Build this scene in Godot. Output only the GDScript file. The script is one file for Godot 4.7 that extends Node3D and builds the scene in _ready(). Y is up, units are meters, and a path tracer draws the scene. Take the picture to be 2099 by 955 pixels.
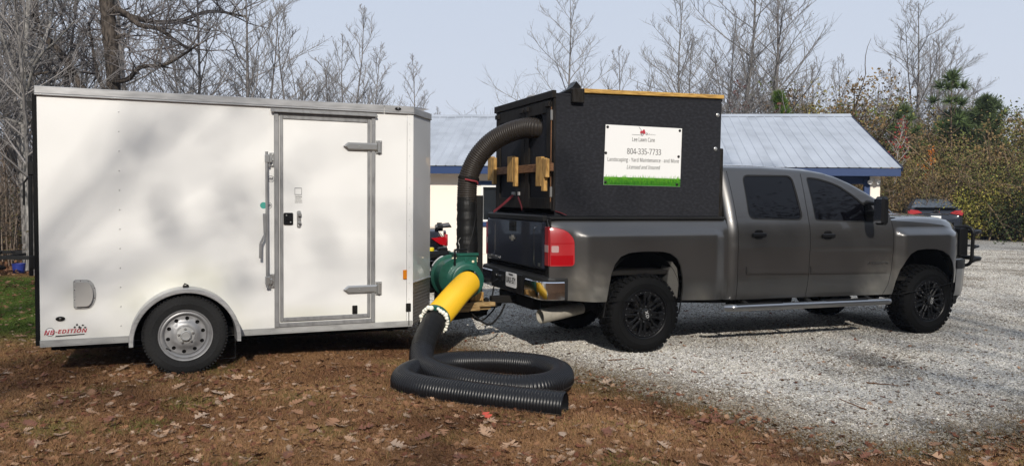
extends Node3D

# ---------------------------------------------------------------- places
const TRUCK_AT := Vector3(1.3796, 0.0, -8.3219)
const TRUCK_TURN := 0.3665
const TRAILER_AT := Vector3(-3.764, 0.0, -6.4535)
const TRAILER_TURN := 0.4155
const TB := 0.3807          # height of the trailer's lower edge

var rng := RandomNumberGenerator.new()
var M := {}
var taken := {}
var lot := PackedVector2Array()


# ---------------------------------------------------------------- a bag of triangles, wound clockwise
class Mb:
	var v := PackedVector3Array()
	var n := PackedVector3Array()
	var c := PackedColorArray()
	var col := Color(1, 1, 1)

	func t(a: Vector3, b: Vector3, d: Vector3, na := Vector3.ZERO, nb := Vector3.ZERO, nd := Vector3.ZERO) -> void:
		v.push_back(a); v.push_back(b); v.push_back(d)
		n.push_back(na); n.push_back(nb); n.push_back(nd)
		c.push_back(col); c.push_back(col); c.push_back(col)

	func th(a: Vector3, b: Vector3, d: Vector3, hint: Vector3) -> void:
		if (b - a).cross(d - a).dot(hint) > 0.0:
			t(a, d, b)
		else:
			t(a, b, d)

	func q(a: Vector3, b: Vector3, d: Vector3, e: Vector3, hint: Vector3) -> void:
		th(a, b, d, hint)
		th(a, d, e, hint)

	func tn(a: Vector3, b: Vector3, d: Vector3, na: Vector3, nb: Vector3, nd: Vector3) -> void:
		if (b - a).cross(d - a).dot(na + nb + nd) > 0.0:
			t(a, d, b, na, nd, nb)
		else:
			t(a, b, d, na, nb, nd)

	func box(size: Vector3, at := Vector3.ZERO, bev := 0.004, B := Basis.IDENTITY) -> void:
		var h := size * 0.5
		bev = minf(bev, minf(h.x, minf(h.y, h.z)) * 0.6)
		if bev <= 0.0:
			for k in 3:
				for s in [-1.0, 1.0]:
					var nn := Vector3.ZERO
					nn[k] = s
					var i := (k + 1) % 3
					var j := (k + 2) % 3
					var pts := []
					for w in [[-1, -1], [1, -1], [1, 1], [-1, 1]]:
						var p := Vector3.ZERO
						p[k] = h[k] * s
						p[i] = h[i] * w[0]
						p[j] = h[j] * w[1]
						pts.append(at + B * p)
					q(pts[0], pts[1], pts[2], pts[3], B * nn)
			return
		var f := func(sx: int, sy: int, sz: int, k: int) -> Vector3:
			var p := Vector3(sx * (h.x - bev), sy * (h.y - bev), sz * (h.z - bev))
			p[k] = [sx, sy, sz][k] * h[k]
			return at + B * p
		for k in 3:
			var i := (k + 1) % 3
			var j := (k + 2) % 3
			for s in [-1, 1]:
				var pts := []
				for w in [[-1, -1], [1, -1], [1, 1], [-1, 1]]:
					var g := [0, 0, 0]
					g[k] = s; g[i] = w[0]; g[j] = w[1]
					pts.append(f.call(g[0], g[1], g[2], k))
				var nn := Vector3.ZERO
				nn[k] = s
				q(pts[0], pts[1], pts[2], pts[3], B * nn)
			for s in [-1, 1]:
				for u in [-1, 1]:
					var pts := []
					for w in [[-1, i], [1, i], [1, j], [-1, j]]:
						var g := [0, 0, 0]
						g[k] = w[0]; g[i] = s; g[j] = u
						pts.append(f.call(g[0], g[1], g[2], w[1]))
					var nn := Vector3.ZERO
					nn[i] = s; nn[j] = u
					q(pts[0], pts[1], pts[2], pts[3], B * nn)
		for sx in [-1, 1]:
			for sy in [-1, 1]:
				for sz in [-1, 1]:
					th(f.call(sx, sy, sz, 0), f.call(sx, sy, sz, 1), f.call(sx, sy, sz, 2), B * Vector3(sx, sy, sz))

	# a box from corner to corner
	func bb(lo: Vector3, hi: Vector3, bev := 0.004) -> void:
		box((hi - lo).abs(), (lo + hi) * 0.5, bev)

	# a square bar between two points
	func bar(a: Vector3, b: Vector3, w: float, d: float, bev := 0.003, up := Vector3.UP) -> void:
		var z := (b - a).normalized()
		if absf(z.dot(up)) > 0.99:
			up = Vector3.RIGHT
		var x := up.cross(z).normalized()
		box(Vector3(w, d, a.distance_to(b)), (a + b) * 0.5, bev, Basis(x, z.cross(x), z))

	func tube(p: Array, r: Array, sides := 8, caps := true, wobble := 0.0) -> void:
		var m := p.size()
		var fx := Vector3.ZERO
		var rings := []
		var norms := []
		for i in m:
			var d: Vector3 = (p[mini(i + 1, m - 1)] - p[maxi(i - 1, 0)]).normalized()
			if i == 0:
				fx = d.cross(Vector3.UP if absf(d.y) < 0.9 else Vector3.RIGHT).normalized()
			else:
				fx = (fx - d * fx.dot(d)).normalized()
			var fy := d.cross(fx)
			var slope := 0.0
			if m > 1:
				var i0 := maxi(i - 1, 0)
				var i1 := mini(i + 1, m - 1)
				var len: float = p[i0].distance_to(p[i1])
				if len > 1e-6:
					slope = (r[i1] - r[i0]) / len
			var ring := PackedVector3Array()
			var nr := PackedVector3Array()
			for k in sides:
				var a := TAU * k / sides
				var o := fx * cos(a) + fy * sin(a)
				ring.push_back(p[i] + o * r[i] * (1.0 + wobble * sin(a * 3.0 + i * 1.7)))
				nr.push_back((o - d * slope).normalized())
			rings.append(ring)
			norms.append(nr)
		for i in m - 1:
			var A: PackedVector3Array = rings[i]
			var Bq: PackedVector3Array = rings[i + 1]
			var NA: PackedVector3Array = norms[i]
			var NB: PackedVector3Array = norms[i + 1]
			for k in sides:
				var l := (k + 1) % sides
				tn(A[k], A[l], Bq[l], NA[k], NA[l], NB[l])
				tn(A[k], Bq[l], Bq[k], NA[k], NB[l], NB[k])
		if caps:
			for e in [0, m - 1]:
				var out: Vector3 = (p[e] - p[1 if e == 0 else m - 2]).normalized()
				for k in sides:
					tn(p[e], rings[e][k], rings[e][(k + 1) % sides], out, out, out)

	# profile of (radius, z) turned about the z axis of T
	func lathe(prof: Array, segs: int, T := Transform3D.IDENTITY, from := 0.0, to := TAU) -> void:
		var mid := Vector2.ZERO
		for q_ in prof:
			mid += q_
		mid /= prof.size()
		for i in prof.size() - 1:
			var a: Vector2 = prof[i]
			var b: Vector2 = prof[i + 1]
			var nd := Vector2(b.y - a.y, -(b.x - a.x))
			for k in segs:
				var t0 := from + (to - from) * k / segs
				var t1 := from + (to - from) * (k + 1) / segs
				var c0 := Vector2(cos(t0), sin(t0))
				var c1 := Vector2(cos(t1), sin(t1))
				var P := [Vector3(c0.x * a.x, c0.y * a.x, a.y), Vector3(c1.x * a.x, c1.y * a.x, a.y), Vector3(c1.x * b.x, c1.y * b.x, b.y), Vector3(c0.x * b.x, c0.y * b.x, b.y)]
				var cm := (c0 + c1).normalized()
				var hint := Vector3(cm.x * nd.x, cm.y * nd.x, nd.y)
				if a.x < 1e-6:
					th(T * P[0], T * P[2], T * P[3], T.basis * hint)
				elif b.x < 1e-6:
					th(T * P[0], T * P[1], T * P[2], T.basis * hint)
				else:
					q(T * P[0], T * P[1], T * P[2], T * P[3], T.basis * hint)

	# a strip of cross-sections, each a row of points, smooth where it bends little
	func loft(rows: Array, out: Vector3) -> void:
		for i in rows.size() - 1:
			var a = rows[i]
			var b = rows[i + 1]
			for k in a.size() - 1:
				var nn: Vector3 = (a[k + 1] - a[k]).cross(b[k] - a[k])
				if nn.length_squared() < 1e-14:
					nn = (b[k + 1] - a[k + 1]).cross(b[k] - b[k + 1])
				q(a[k], a[k + 1], b[k + 1], b[k], nn if nn.dot(out) > 0.0 else -nn)

	# a flat outline given depth along z (outward +z), with an optional chamfer
	func slab(poly: PackedVector2Array, z0: float, z1: float, T := Transform3D.IDENTITY, bev := 0.0) -> void:
		var front := poly
		if bev > 0.0:
			var g := Geometry2D.offset_polygon(poly, -bev)
			if g.size() == 1 and g[0].size() == poly.size():
				front = g[0]
				var best := 0
				for i in front.size():
					if front[i].distance_to(poly[0]) < front[best].distance_to(poly[0]):
						best = i
				var turned := PackedVector2Array()
				for i in front.size():
					turned.push_back(front[(best + i) % front.size()])
				front = turned
				if front.size() > 1 and front[1].distance_to(poly[1]) > bev * 4.0:
					front = poly
					bev = 0.0
			else:
				bev = 0.0
		var ix := Geometry2D.triangulate_polygon(front)
		for i in range(0, ix.size(), 3):
			var A := front[ix[i]]
			var B := front[ix[i + 1]]
			var D := front[ix[i + 2]]
			th(T * Vector3(A.x, A.y, z1), T * Vector3(B.x, B.y, z1), T * Vector3(D.x, D.y, z1), T.basis.z)
		ix = Geometry2D.triangulate_polygon(poly)
		for i in range(0, ix.size(), 3):
			var A := poly[ix[i]]
			var B := poly[ix[i + 1]]
			var D := poly[ix[i + 2]]
			th(T * Vector3(A.x, A.y, z0), T * Vector3(B.x, B.y, z0), T * Vector3(D.x, D.y, z0), -T.basis.z)
		var cw := Geometry2D.is_polygon_clockwise(poly)
		for i in poly.size():
			var a := poly[i]
			var b := poly[(i + 1) % poly.size()]
			var e := (b - a)
			var o := Vector2(-e.y, e.x) if cw else Vector2(e.y, -e.x)
			q(T * Vector3(a.x, a.y, z0), T * Vector3(b.x, b.y, z0), T * Vector3(b.x, b.y, z1 - bev), T * Vector3(a.x, a.y, z1 - bev), T.basis * Vector3(o.x, o.y, 0))
			if bev > 0.0:
				var fa := front[i]
				var fb := front[(i + 1) % front.size()]
				q(T * Vector3(a.x, a.y, z1 - bev), T * Vector3(b.x, b.y, z1 - bev), T * Vector3(fb.x, fb.y, z1), T * Vector3(fa.x, fa.y, z1), T.basis * Vector3(o.x, o.y, e.length()))

	func add(o: Mb, T: Transform3D) -> void:
		var nb := T.basis.inverse().transposed()
		for i in o.v.size():
			v.push_back(T * o.v[i])
			n.push_back((nb * o.n[i]).normalized() if o.n[i] != Vector3.ZERO else Vector3.ZERO)
			c.push_back(o.c[i])

	func mesh(deg := 35.0) -> ArrayMesh:
		var lim := cos(deg_to_rad(deg))
		var at := {}
		var fn := PackedVector3Array()
		fn.resize(v.size() / 3)
		for i in range(0, v.size(), 3):
			var cr := (v[i + 2] - v[i]).cross(v[i + 1] - v[i])
			fn[i / 3] = cr
			if n[i] != Vector3.ZERO:
				continue
			for k in 3:
				var key := Vector3i((v[i + k] * 4000.0).round())
				if at.has(key):
					at[key].append(i / 3)
				else:
					at[key] = [i / 3]
		for i in range(0, v.size(), 3):
			if n[i] != Vector3.ZERO:
				continue
			var f := fn[i / 3]
			var fu := f.normalized()
			for k in 3:
				var s := Vector3.ZERO
				for o in at[Vector3i((v[i + k] * 4000.0).round())]:
					if fn[o].normalized().dot(fu) >= lim:
						s += fn[o]
				n[i + k] = s.normalized() if s.length_squared() > 0.0 else Vector3.UP
		var arr := []
		arr.resize(Mesh.ARRAY_MAX)
		arr[Mesh.ARRAY_VERTEX] = v
		arr[Mesh.ARRAY_NORMAL] = n
		arr[Mesh.ARRAY_COLOR] = c
		var m := ArrayMesh.new()
		m.add_surface_from_arrays(Mesh.PRIMITIVE_TRIANGLES, arr)
		return m


# ---------------------------------------------------------------- naming and tagging
func numbered(called: String) -> String:
	var k: int = taken.get(called, 0)
	taken[called] = k + 1
	return called if k == 0 else "%s_%03d" % [called, k]


func tag(o: Node, label: String, category: String, group := "") -> Node:
	o.set_meta("label", label)
	o.set_meta("category", category)
	if group:
		o.set_meta("group", group)
	return o


func thing(called: String, label: String, category: String, at := Vector3.ZERO, turn := 0.0, group := "") -> Node3D:
	var o := Node3D.new()
	o.name = numbered(called)
	add_child(o)
	o.position = at
	o.rotation.y = turn
	tag(o, label, category, group)
	return o


func part(called: String, what, m: Material, parent: Node3D, label := "", deg := 35.0) -> MeshInstance3D:
	var o := MeshInstance3D.new()
	var used := {}
	for ch in parent.get_children():
		used[String(ch.name)] = true
	var nm := called
	var k := 0
	while used.has(nm):
		k += 1
		nm = "%s_%03d" % [called, k]
	o.name = nm
	o.mesh = what.mesh(deg) if what is Mb else what
	o.material_override = m
	parent.add_child(o)
	if label:
		o.set_meta("label", label)
	return o


func struct(called: String, what, m: Material, deg := 35.0) -> MeshInstance3D:
	var o := MeshInstance3D.new()
	o.name = numbered(called)
	o.mesh = what.mesh(deg) if what is Mb else what
	o.material_override = m
	add_child(o)
	o.set_meta("kind", "structure")
	return o


func copy(o: Node3D, at: Vector3, turn: float, size := 1.0, label := "", group := "") -> Node3D:
	var r: Node3D = o.duplicate()
	r.name = numbered(String(o.name).rstrip("0123456789").trim_suffix("_"))
	add_child(r)
	r.position = at
	r.rotation = Vector3(0, turn, 0)
	r.scale = Vector3.ONE * size
	if label:
		r.set_meta("label", label)
	if group:
		r.set_meta("group", group)
	return r


func swarm(called: String, mesh: Mesh, m: Material, where: Array, tints: Array, parent: Node3D = self) -> MultiMeshInstance3D:
	var mm := MultiMesh.new()
	mm.transform_format = MultiMesh.TRANSFORM_3D
	mm.use_colors = not tints.is_empty()
	mm.mesh = mesh
	mm.instance_count = where.size()
	for i in where.size():
		mm.set_instance_transform(i, where[i])
		if mm.use_colors:
			mm.set_instance_color(i, tints[i])
	var o := MultiMeshInstance3D.new()
	o.name = numbered(called) if parent == self else called
	o.multimesh = mm
	o.material_override = m
	parent.add_child(o, true)
	o.set_meta("kind", "stuff")
	return o


# ---------------------------------------------------------------- materials
func S(r: float, g: float, b: float, a := 1.0) -> Color:   # linear reflectance in, albedo_color out
	var c := Color(r, g, b).linear_to_srgb()
	c.a = a
	return c


func mat(called: String, c: Color, rough := 0.7, metal := 0.0) -> StandardMaterial3D:
	var m := StandardMaterial3D.new()
	m.resource_name = called
	m.albedo_color = c
	m.roughness = rough
	m.metallic = metal
	M[called] = m
	return m


func noise_tex(freq: float, stops: Array, seed_ := 1, kind := FastNoiseLite.TYPE_SIMPLEX_SMOOTH, oct := 4, size := 512) -> NoiseTexture2D:
	var f := FastNoiseLite.new()
	f.noise_type = kind
	f.frequency = freq
	f.seed = seed_
	f.fractal_octaves = oct
	if kind == FastNoiseLite.TYPE_CELLULAR:
		f.cellular_return_type = FastNoiseLite.RETURN_CELL_VALUE
		f.fractal_type = FastNoiseLite.FRACTAL_NONE
	var g := Gradient.new()
	g.offsets = PackedFloat32Array()
	g.colors = PackedColorArray()
	var of := PackedFloat32Array()
	var co := PackedColorArray()
	for s in stops:
		of.push_back(s[0])
		co.push_back(s[1])
	g.offsets = of
	g.colors = co
	var t := NoiseTexture2D.new()
	t.width = size
	t.height = size
	t.seamless = true
	t.noise = f
	t.color_ramp = g
	return t


func G(x: float) -> Color:
	return Color(x, x, x)


func triplanar(m: StandardMaterial3D, t: Texture2D, scale: Vector3, world := false) -> void:
	m.albedo_texture = t
	m.uv1_triplanar = true
	m.uv1_world_triplanar = world
	m.uv1_scale = scale


func make_materials() -> void:
	var soft := noise_tex(0.012, [[0.0, G(0.80)], [0.5, G(0.93)], [1.0, G(1.0)]], 3)
	var fine := noise_tex(0.06, [[0.0, G(0.72)], [0.5, G(0.88)], [1.0, G(1.0)]], 5)
	var grain := noise_tex(0.02, [[0.0, Color(0.62, 0.55, 0.46)], [0.42, Color(0.86, 0.82, 0.76)], [0.55, Color(0.95, 0.92, 0.88)], [1.0, Color(1, 1, 1)]], 8, FastNoiseLite.TYPE_SIMPLEX_SMOOTH, 5)
	var bark := noise_tex(0.025, [[0.0, G(0.40)], [0.45, G(0.72)], [0.6, G(0.9)], [1.0, G(1.0)]], 11, FastNoiseLite.TYPE_SIMPLEX_SMOOTH, 5)
	var speck := noise_tex(0.10, [[0.0, G(0.62)], [0.4, G(0.8)], [0.62, G(0.92)], [1.0, G(1.0)]], 17, FastNoiseLite.TYPE_SIMPLEX_SMOOTH, 3)
	var stones := noise_tex(0.085, [[0.0, Color(0.36, 0.35, 0.35)], [0.3, Color(0.66, 0.65, 0.64)], [0.6, Color(0.82, 0.82, 0.81)], [0.85, Color(0.95, 0.95, 0.95)], [1.0, Color(1, 0.98, 0.94)]], 21, FastNoiseLite.TYPE_CELLULAR, 1, 1024)
	var soil := noise_tex(0.05, [[0.0, Color(0.45, 0.40, 0.36)], [0.4, Color(0.72, 0.67, 0.62)], [0.65, Color(0.9, 0.86, 0.8)], [1.0, Color(1, 1, 1)]], 29, FastNoiseLite.TYPE_SIMPLEX_SMOOTH, 6, 1024)
	var tread := noise_tex(0.02, [[0.0, G(0.5)], [1.0, G(1)]], 31)

	var m := mat("lawn", S(1, 1, 1), 1.0)
	triplanar(m, soil, Vector3.ONE * 0.9, true)
	m.vertex_color_use_as_albedo = true
	m.heightmap_enabled = true
	m.heightmap_texture = soil
	m.heightmap_scale = 2.0
	m = mat("gravel", S(1, 1, 1), 0.95)
	triplanar(m, stones, Vector3.ONE * 0.8, true)
	m.vertex_color_use_as_albedo = true
	m.heightmap_enabled = true
	m.heightmap_texture = stones
	m.heightmap_scale = 1.2
	m = mat("pebble", S(1, 1, 1), 0.9)
	m.vertex_color_use_as_albedo = true
	m = mat("grass", S(1, 1, 1), 0.9)
	m.vertex_color_use_as_albedo = true
	m.backlight_enabled = true
	m.backlight = Color(0.12, 0.10, 0.06)
	m = mat("dead_leaf", S(1, 1, 1), 0.75)
	m.vertex_color_use_as_albedo = true
	m = mat("leaf", S(1, 1, 1), 0.7)
	m.vertex_color_use_as_albedo = true
	m.backlight_enabled = true
	m.backlight = Color(0.16, 0.15, 0.08)
	m = mat("bark", S(1, 1, 1), 0.95)
	m.vertex_color_use_as_albedo = true
	triplanar(m, bark, Vector3(1.4, 0.35, 1.4))
	m.heightmap_enabled = true
	m.heightmap_texture = bark
	m.heightmap_scale = 1.5
	m = mat("twig", S(1, 1, 1), 0.95)
	m.vertex_color_use_as_albedo = true

	# the trailer
	m = mat("white_skin", S(0.79, 0.785, 0.765), 0.32)
	triplanar(m, noise_tex(0.010, [[0.0, G(0.965)], [1.0, G(1.0)]], 53, FastNoiseLite.TYPE_SIMPLEX_SMOOTH, 3), Vector3.ONE * 0.25)
	m.vertex_color_use_as_albedo = true
	m.clearcoat_enabled = true
	m.clearcoat = 0.35
	m.clearcoat_roughness = 0.12
	m = mat("nose_skin", S(0.72, 0.725, 0.73), 0.16, 0.0)
	m.clearcoat_enabled = true
	m.clearcoat_roughness = 0.04
	m = mat("aluminium", S(0.50, 0.50, 0.50), 0.38, 0.40)
	triplanar(m, soft, Vector3(0.6, 3.0, 0.6))
	m = mat("dull_aluminium", S(0.44, 0.44, 0.43), 0.5, 0.3)
	triplanar(m, soft, Vector3(0.6, 2.0, 0.6))
	m = mat("frame_grey", S(0.34, 0.34, 0.34), 0.42, 0.45)
	triplanar(m, soft, Vector3(2.0, 0.7, 2.0))
	mat("zinc", S(0.46, 0.46, 0.45), 0.30, 0.7)
	m = mat("tread_plate", S(0.30, 0.29, 0.28), 0.4, 0.8)
	m = mat("grey_vent", S(0.36, 0.345, 0.325), 0.6)
	mat("dark_seam", S(0.012, 0.012, 0.012), 0.8)
	m = mat("rubber", S(0.0085, 0.0085, 0.0085), 0.75)
	triplanar(m, fine, Vector3.ONE * 2.0)
	m = mat("trailer_rubber", S(0.030, 0.030, 0.030), 0.8)
	triplanar(m, fine, Vector3.ONE * 1.5)
	m = mat("silver_rim", S(0.34, 0.34, 0.345), 0.45, 0.40)
	triplanar(m, soft, Vector3.ONE * 1.5)
	mat("black_plastic", S(0.014, 0.014, 0.014), 0.5)
	mat("black_gloss", S(0.01, 0.01, 0.01), 0.12)
	mat("black_satin", S(0.006, 0.006, 0.0065), 0.38)
	mat("chassis", S(0.015, 0.014, 0.013), 0.9)
	m = mat("amber", S(0.62, 0.20, 0.01), 0.15)
	mat("red_print", S(0.42, 0.03, 0.05), 0.4)
	mat("black_print", S(0.02, 0.02, 0.02), 0.5)
	mat("grey_print", S(0.12, 0.12, 0.13), 0.5)
	mat("white_print", S(0.82, 0.82, 0.82), 0.5)
	mat("teal_print", S(0.05, 0.32, 0.26), 0.5)

	# the truck
	for k in 2:   # plain, and with road dust mixed in by the vertex colours
		m = mat(["truck_paint", "dusty_truck_paint"][k], S(0.080, 0.078, 0.076) if k == 0 else S(0.42, 0.40, 0.35), 0.36, 0.80 if k == 0 else 0.72)
		m.vertex_color_use_as_albedo = k == 1
		m.clearcoat_enabled = true
		m.clearcoat = 1.0
		m.clearcoat_roughness = 0.04
	m = mat("navy_paint", S(0.012, 0.015, 0.026), 0.35, 0.2)
	m.clearcoat_enabled = true
	m.clearcoat = 1.0
	m.clearcoat_roughness = 0.06
	m = mat("tinted_glass", S(0.002, 0.002, 0.003), 0.03)
	m.metallic_specular = 0.38
	mat("chrome", S(0.75, 0.75, 0.76), 0.10, 1.0)
	mat("dull_chrome", S(0.42, 0.42, 0.42), 0.28, 1.0)
	m = mat("red_lens", S(0.33, 0.005, 0.009), 0.12)
	m.clearcoat_enabled = true
	m = mat("dark_red_lens", S(0.30, 0.004, 0.008), 0.12)
	mat("clear_lens", S(0.42, 0.27, 0.26), 0.12)
	mat("pale_lens", S(0.34, 0.33, 0.30), 0.15)
	m = mat("tan_pipe", S(0.40, 0.37, 0.31), 0.6, 0.2)
	triplanar(m, soft, Vector3.ONE * 2.0)
	m = mat("liner", S(0.008, 0.008, 0.008), 0.95)
	m = mat("dusty_liner", S(0.10, 0.095, 0.085), 0.95)
	triplanar(m, speck, Vector3.ONE * 2.0)

	# the wooden box
	m = mat("black_board", S(0.026, 0.027, 0.032), 0.66)
	triplanar(m, noise_tex(0.07, [[0.0, G(0.74)], [0.5, G(0.86)], [0.72, G(0.95)], [0.8, G(1.0)], [1.0, G(1.0)]], 41, FastNoiseLite.TYPE_SIMPLEX_SMOOTH, 5), Vector3(0.5, 0.9, 0.5))
	m = mat("black_timber", S(0.022, 0.021, 0.021), 0.55)
	triplanar(m, grain, Vector3(3.0, 0.5, 3.0))
	m = mat("pine", S(0.50, 0.31, 0.10), 0.75)
	triplanar(m, grain, Vector3(4.0, 0.7, 4.0))
	m = mat("pine_long", S(0.52, 0.33, 0.09), 0.75)
	triplanar(m, grain, Vector3(0.6, 4.0, 4.0))
	m = mat("stained_wood", S(0.20, 0.10, 0.045), 0.75)
	triplanar(m, grain, Vector3(4.0, 4.0, 0.7))
	m = mat("old_wood", S(0.38, 0.27, 0.13), 0.85)
	triplanar(m, grain, Vector3(0.8, 4.0, 4.0))
	mat("sign_white", S(0.74, 0.74, 0.73), 0.35)
	m = mat("sign_grass", S(1, 1, 1), 0.4)
	m.vertex_color_use_as_albedo = true
	mat("red_strap", S(0.20, 0.018, 0.025), 0.8)

	# the blower and its hoses
	m = mat("green_steel", S(0.008, 0.095, 0.065), 0.35)
	triplanar(m, soft, Vector3.ONE * 2.0)
	m.clearcoat_enabled = true
	m.clearcoat = 0.3
	m = mat("yellow_hose", S(0.74, 0.44, 0.012), 0.45)
	m = mat("black_hose", S(0.006, 0.006, 0.007), 0.33)
	m = mat("dusty_hose", S(0.026, 0.021, 0.017), 0.45)
	m = mat("black_tarp", S(0.007, 0.007, 0.007), 0.5)
	m.heightmap_enabled = true
	m.heightmap_texture = soft
	m.uv1_triplanar = true
	m.uv1_scale = Vector3(3, 0.8, 3)
	m.heightmap_scale = 2.0
	m = mat("foam", S(0.74, 0.66, 0.46), 0.95)
	m = mat("white_foam", S(0.76, 0.74, 0.64), 0.95)
	mat("yellow_cap", S(0.70, 0.55, 0.02), 0.4)

	# the building and what stands round it
	m = mat("white_wall", S(0.84, 0.76, 0.67), 0.85)
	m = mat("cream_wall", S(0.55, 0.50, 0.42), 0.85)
	m = mat("roof_metal", S(0.43, 0.465, 0.52), 0.55, 0.10)
	triplanar(m, soft, Vector3.ONE * 0.12)
	mat("blue_trim", S(0.008, 0.033, 0.115), 0.5)
	mat("dark_blue_trim", S(0.006, 0.014, 0.045), 0.6)
	mat("window_glass", S(0.012, 0.014, 0.016), 0.04)
	mat("white_frame", S(0.78, 0.78, 0.76), 0.5)
	m = mat("car_black", S(0.006, 0.006, 0.009), 0.10, 0.0)
	m = mat("car_slate", S(0.022, 0.026, 0.036), 0.10, 0.0)
	mat("car_glass", S(0.09, 0.11, 0.14), 0.05)
	mat("bucket_blue", S(0.02, 0.035, 0.22), 0.5)
	# dull surfaces that hardly mirror anything
	for d in [["rubber", 0.18], ["trailer_rubber", 0.2], ["liner", 0.05], ["chassis", 0.12], ["black_plastic", 0.3], ["black_satin", 0.35], ["black_board", 0.22], ["black_timber", 0.22], ["black_tarp", 0.32], ["dusty_hose", 0.32], ["black_hose", 0.42], ["dark_seam", 0.1],
			["lawn", 0.15], ["grass", 0.2], ["leaf", 0.25], ["bark", 0.2], ["twig", 0.2], ["pebble", 0.25], ["gravel", 0.2], ["dead_leaf", 0.25]]:
		M[d[0]].metallic_specular = d[1]


# ---------------------------------------------------------------- small tools
func ss(a: float, b: float, x: float) -> float:
	return smoothstep(a, b, x)


func table(t: Array, x: float) -> float:
	if x <= t[0][0]:
		return t[0][1]
	for i in t.size() - 1:
		if x <= t[i + 1][0]:
			return lerpf(t[i][1], t[i + 1][1], (x - t[i][0]) / (t[i + 1][0] - t[i][0]))
	return t[-1][1]


func spline(keys: Array, step: float) -> Array:
	var cv := Curve3D.new()
	cv.bake_interval = step * 0.5
	for i in keys.size():
		var a: Vector3 = keys[maxi(i - 1, 0)]
		var b: Vector3 = keys[mini(i + 1, keys.size() - 1)]
		var d := (b - a) / 6.0
		cv.add_point(keys[i], -d, d)
	var out := []
	var n := maxi(2, int(cv.get_baked_length() / step))
	for i in n + 1:
		out.append(cv.sample_baked(cv.get_baked_length() * i / n, true))
	return out


func fillet(pts: Array, rad: float, seg := 4) -> PackedVector2Array:
	var out := PackedVector2Array()
	var n := pts.size()
	for i in n:
		var p: Vector2 = pts[i]
		var a: Vector2 = pts[(i + n - 1) % n]
		var b: Vector2 = pts[(i + 1) % n]
		var r := minf(rad, minf(p.distance_to(a), p.distance_to(b)) * 0.45)
		var p0 := p + (a - p).normalized() * r
		var p1 := p + (b - p).normalized() * r
		for k in seg + 1:
			var t := float(k) / seg
			out.push_back(p0.lerp(p, t).lerp(p.lerp(p1, t), t))
	return out


func disc(c: Vector2, r: float, n := 16, ry := 0.0) -> PackedVector2Array:
	var o := PackedVector2Array()
	for i in n:
		o.push_back(c + Vector2(cos(TAU * i / n) * r, sin(TAU * i / n) * (ry if ry > 0.0 else r)))
	return o


# a curved sheet: the outline in (along, height), pushed out by D(along, height)
func panel(mb: Mb, poly: PackedVector2Array, holes: Array, D: Callable, cell: float, flip := 0.0, lip := 0.02, tint = null) -> void:
	var lo := Vector2(1e9, 1e9)
	var hi := -lo
	for p in poly:
		lo = lo.min(p)
		hi = hi.max(p)
	var put := func(p: Vector2, back := 0.0) -> Vector3:
		var z: float = D.call(p.x, p.y) - back
		return Vector3(p.x, p.y, z if flip == 0.0 else flip - z)
	var nor := func(p: Vector2) -> Vector3:
		var e := 0.004
		var v := Vector3(-(D.call(p.x + e, p.y) - D.call(p.x - e, p.y)) / (2 * e), -(D.call(p.x, p.y + e) - D.call(p.x, p.y - e)) / (2 * e), 1.0).normalized()
		return v if flip == 0.0 else Vector3(v.x, v.y, -v.z)
	var nx := int(ceil((hi.x - lo.x) / cell))
	var ny := int(ceil((hi.y - lo.y) / cell))
	for i in nx:
		for j in ny:
			var a := lo + Vector2(i, j) * cell
			var sq := PackedVector2Array([a, a + Vector2(cell, 0), a + Vector2(cell, cell), a + Vector2(0, cell)])
			var bits: Array = Geometry2D.intersect_polygons(sq, poly)
			for h in holes:
				var next := []
				for b in bits:
					next.append_array(Geometry2D.clip_polygons(b, h))
				bits = next
			for b in bits:
				if b.size() < 3:
					continue
				var ix := Geometry2D.triangulate_polygon(b)
				for k in range(0, ix.size(), 3):
					var P: Array = [b[ix[k]], b[ix[k + 1]], b[ix[k + 2]]]
					var at := mb.v.size()
					mb.tn(put.call(P[0]), put.call(P[1]), put.call(P[2]), nor.call(P[0]), nor.call(P[1]), nor.call(P[2]))
					if tint != null:
						for w in 3:
							mb.c[at + w] = tint.call(mb.v[at + w].x, mb.v[at + w].y)
	if tint != null:
		mb.col = tint.call(0.0, 1.1)
	if lip > 0.0:
		for ring in [poly] + holes:
			var cw := Geometry2D.is_polygon_clockwise(ring)
			if ring != poly:
				cw = not cw
			for i in ring.size():
				var a: Vector2 = ring[i]
				var b: Vector2 = ring[(i + 1) % ring.size()]
				var e := b - a
				var o := Vector2(-e.y, e.x) if cw else Vector2(e.y, -e.x)
				var m := maxi(1, int(e.length() / cell))
				for k in m:
					var p := a.lerp(b, float(k) / m)
					var r := a.lerp(b, float(k + 1) / m)
					mb.q(put.call(p), put.call(r), put.call(r, lip), put.call(p, lip), Vector3(o.x, o.y, 0))
	mb.col = Color(1, 1, 1)


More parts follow.
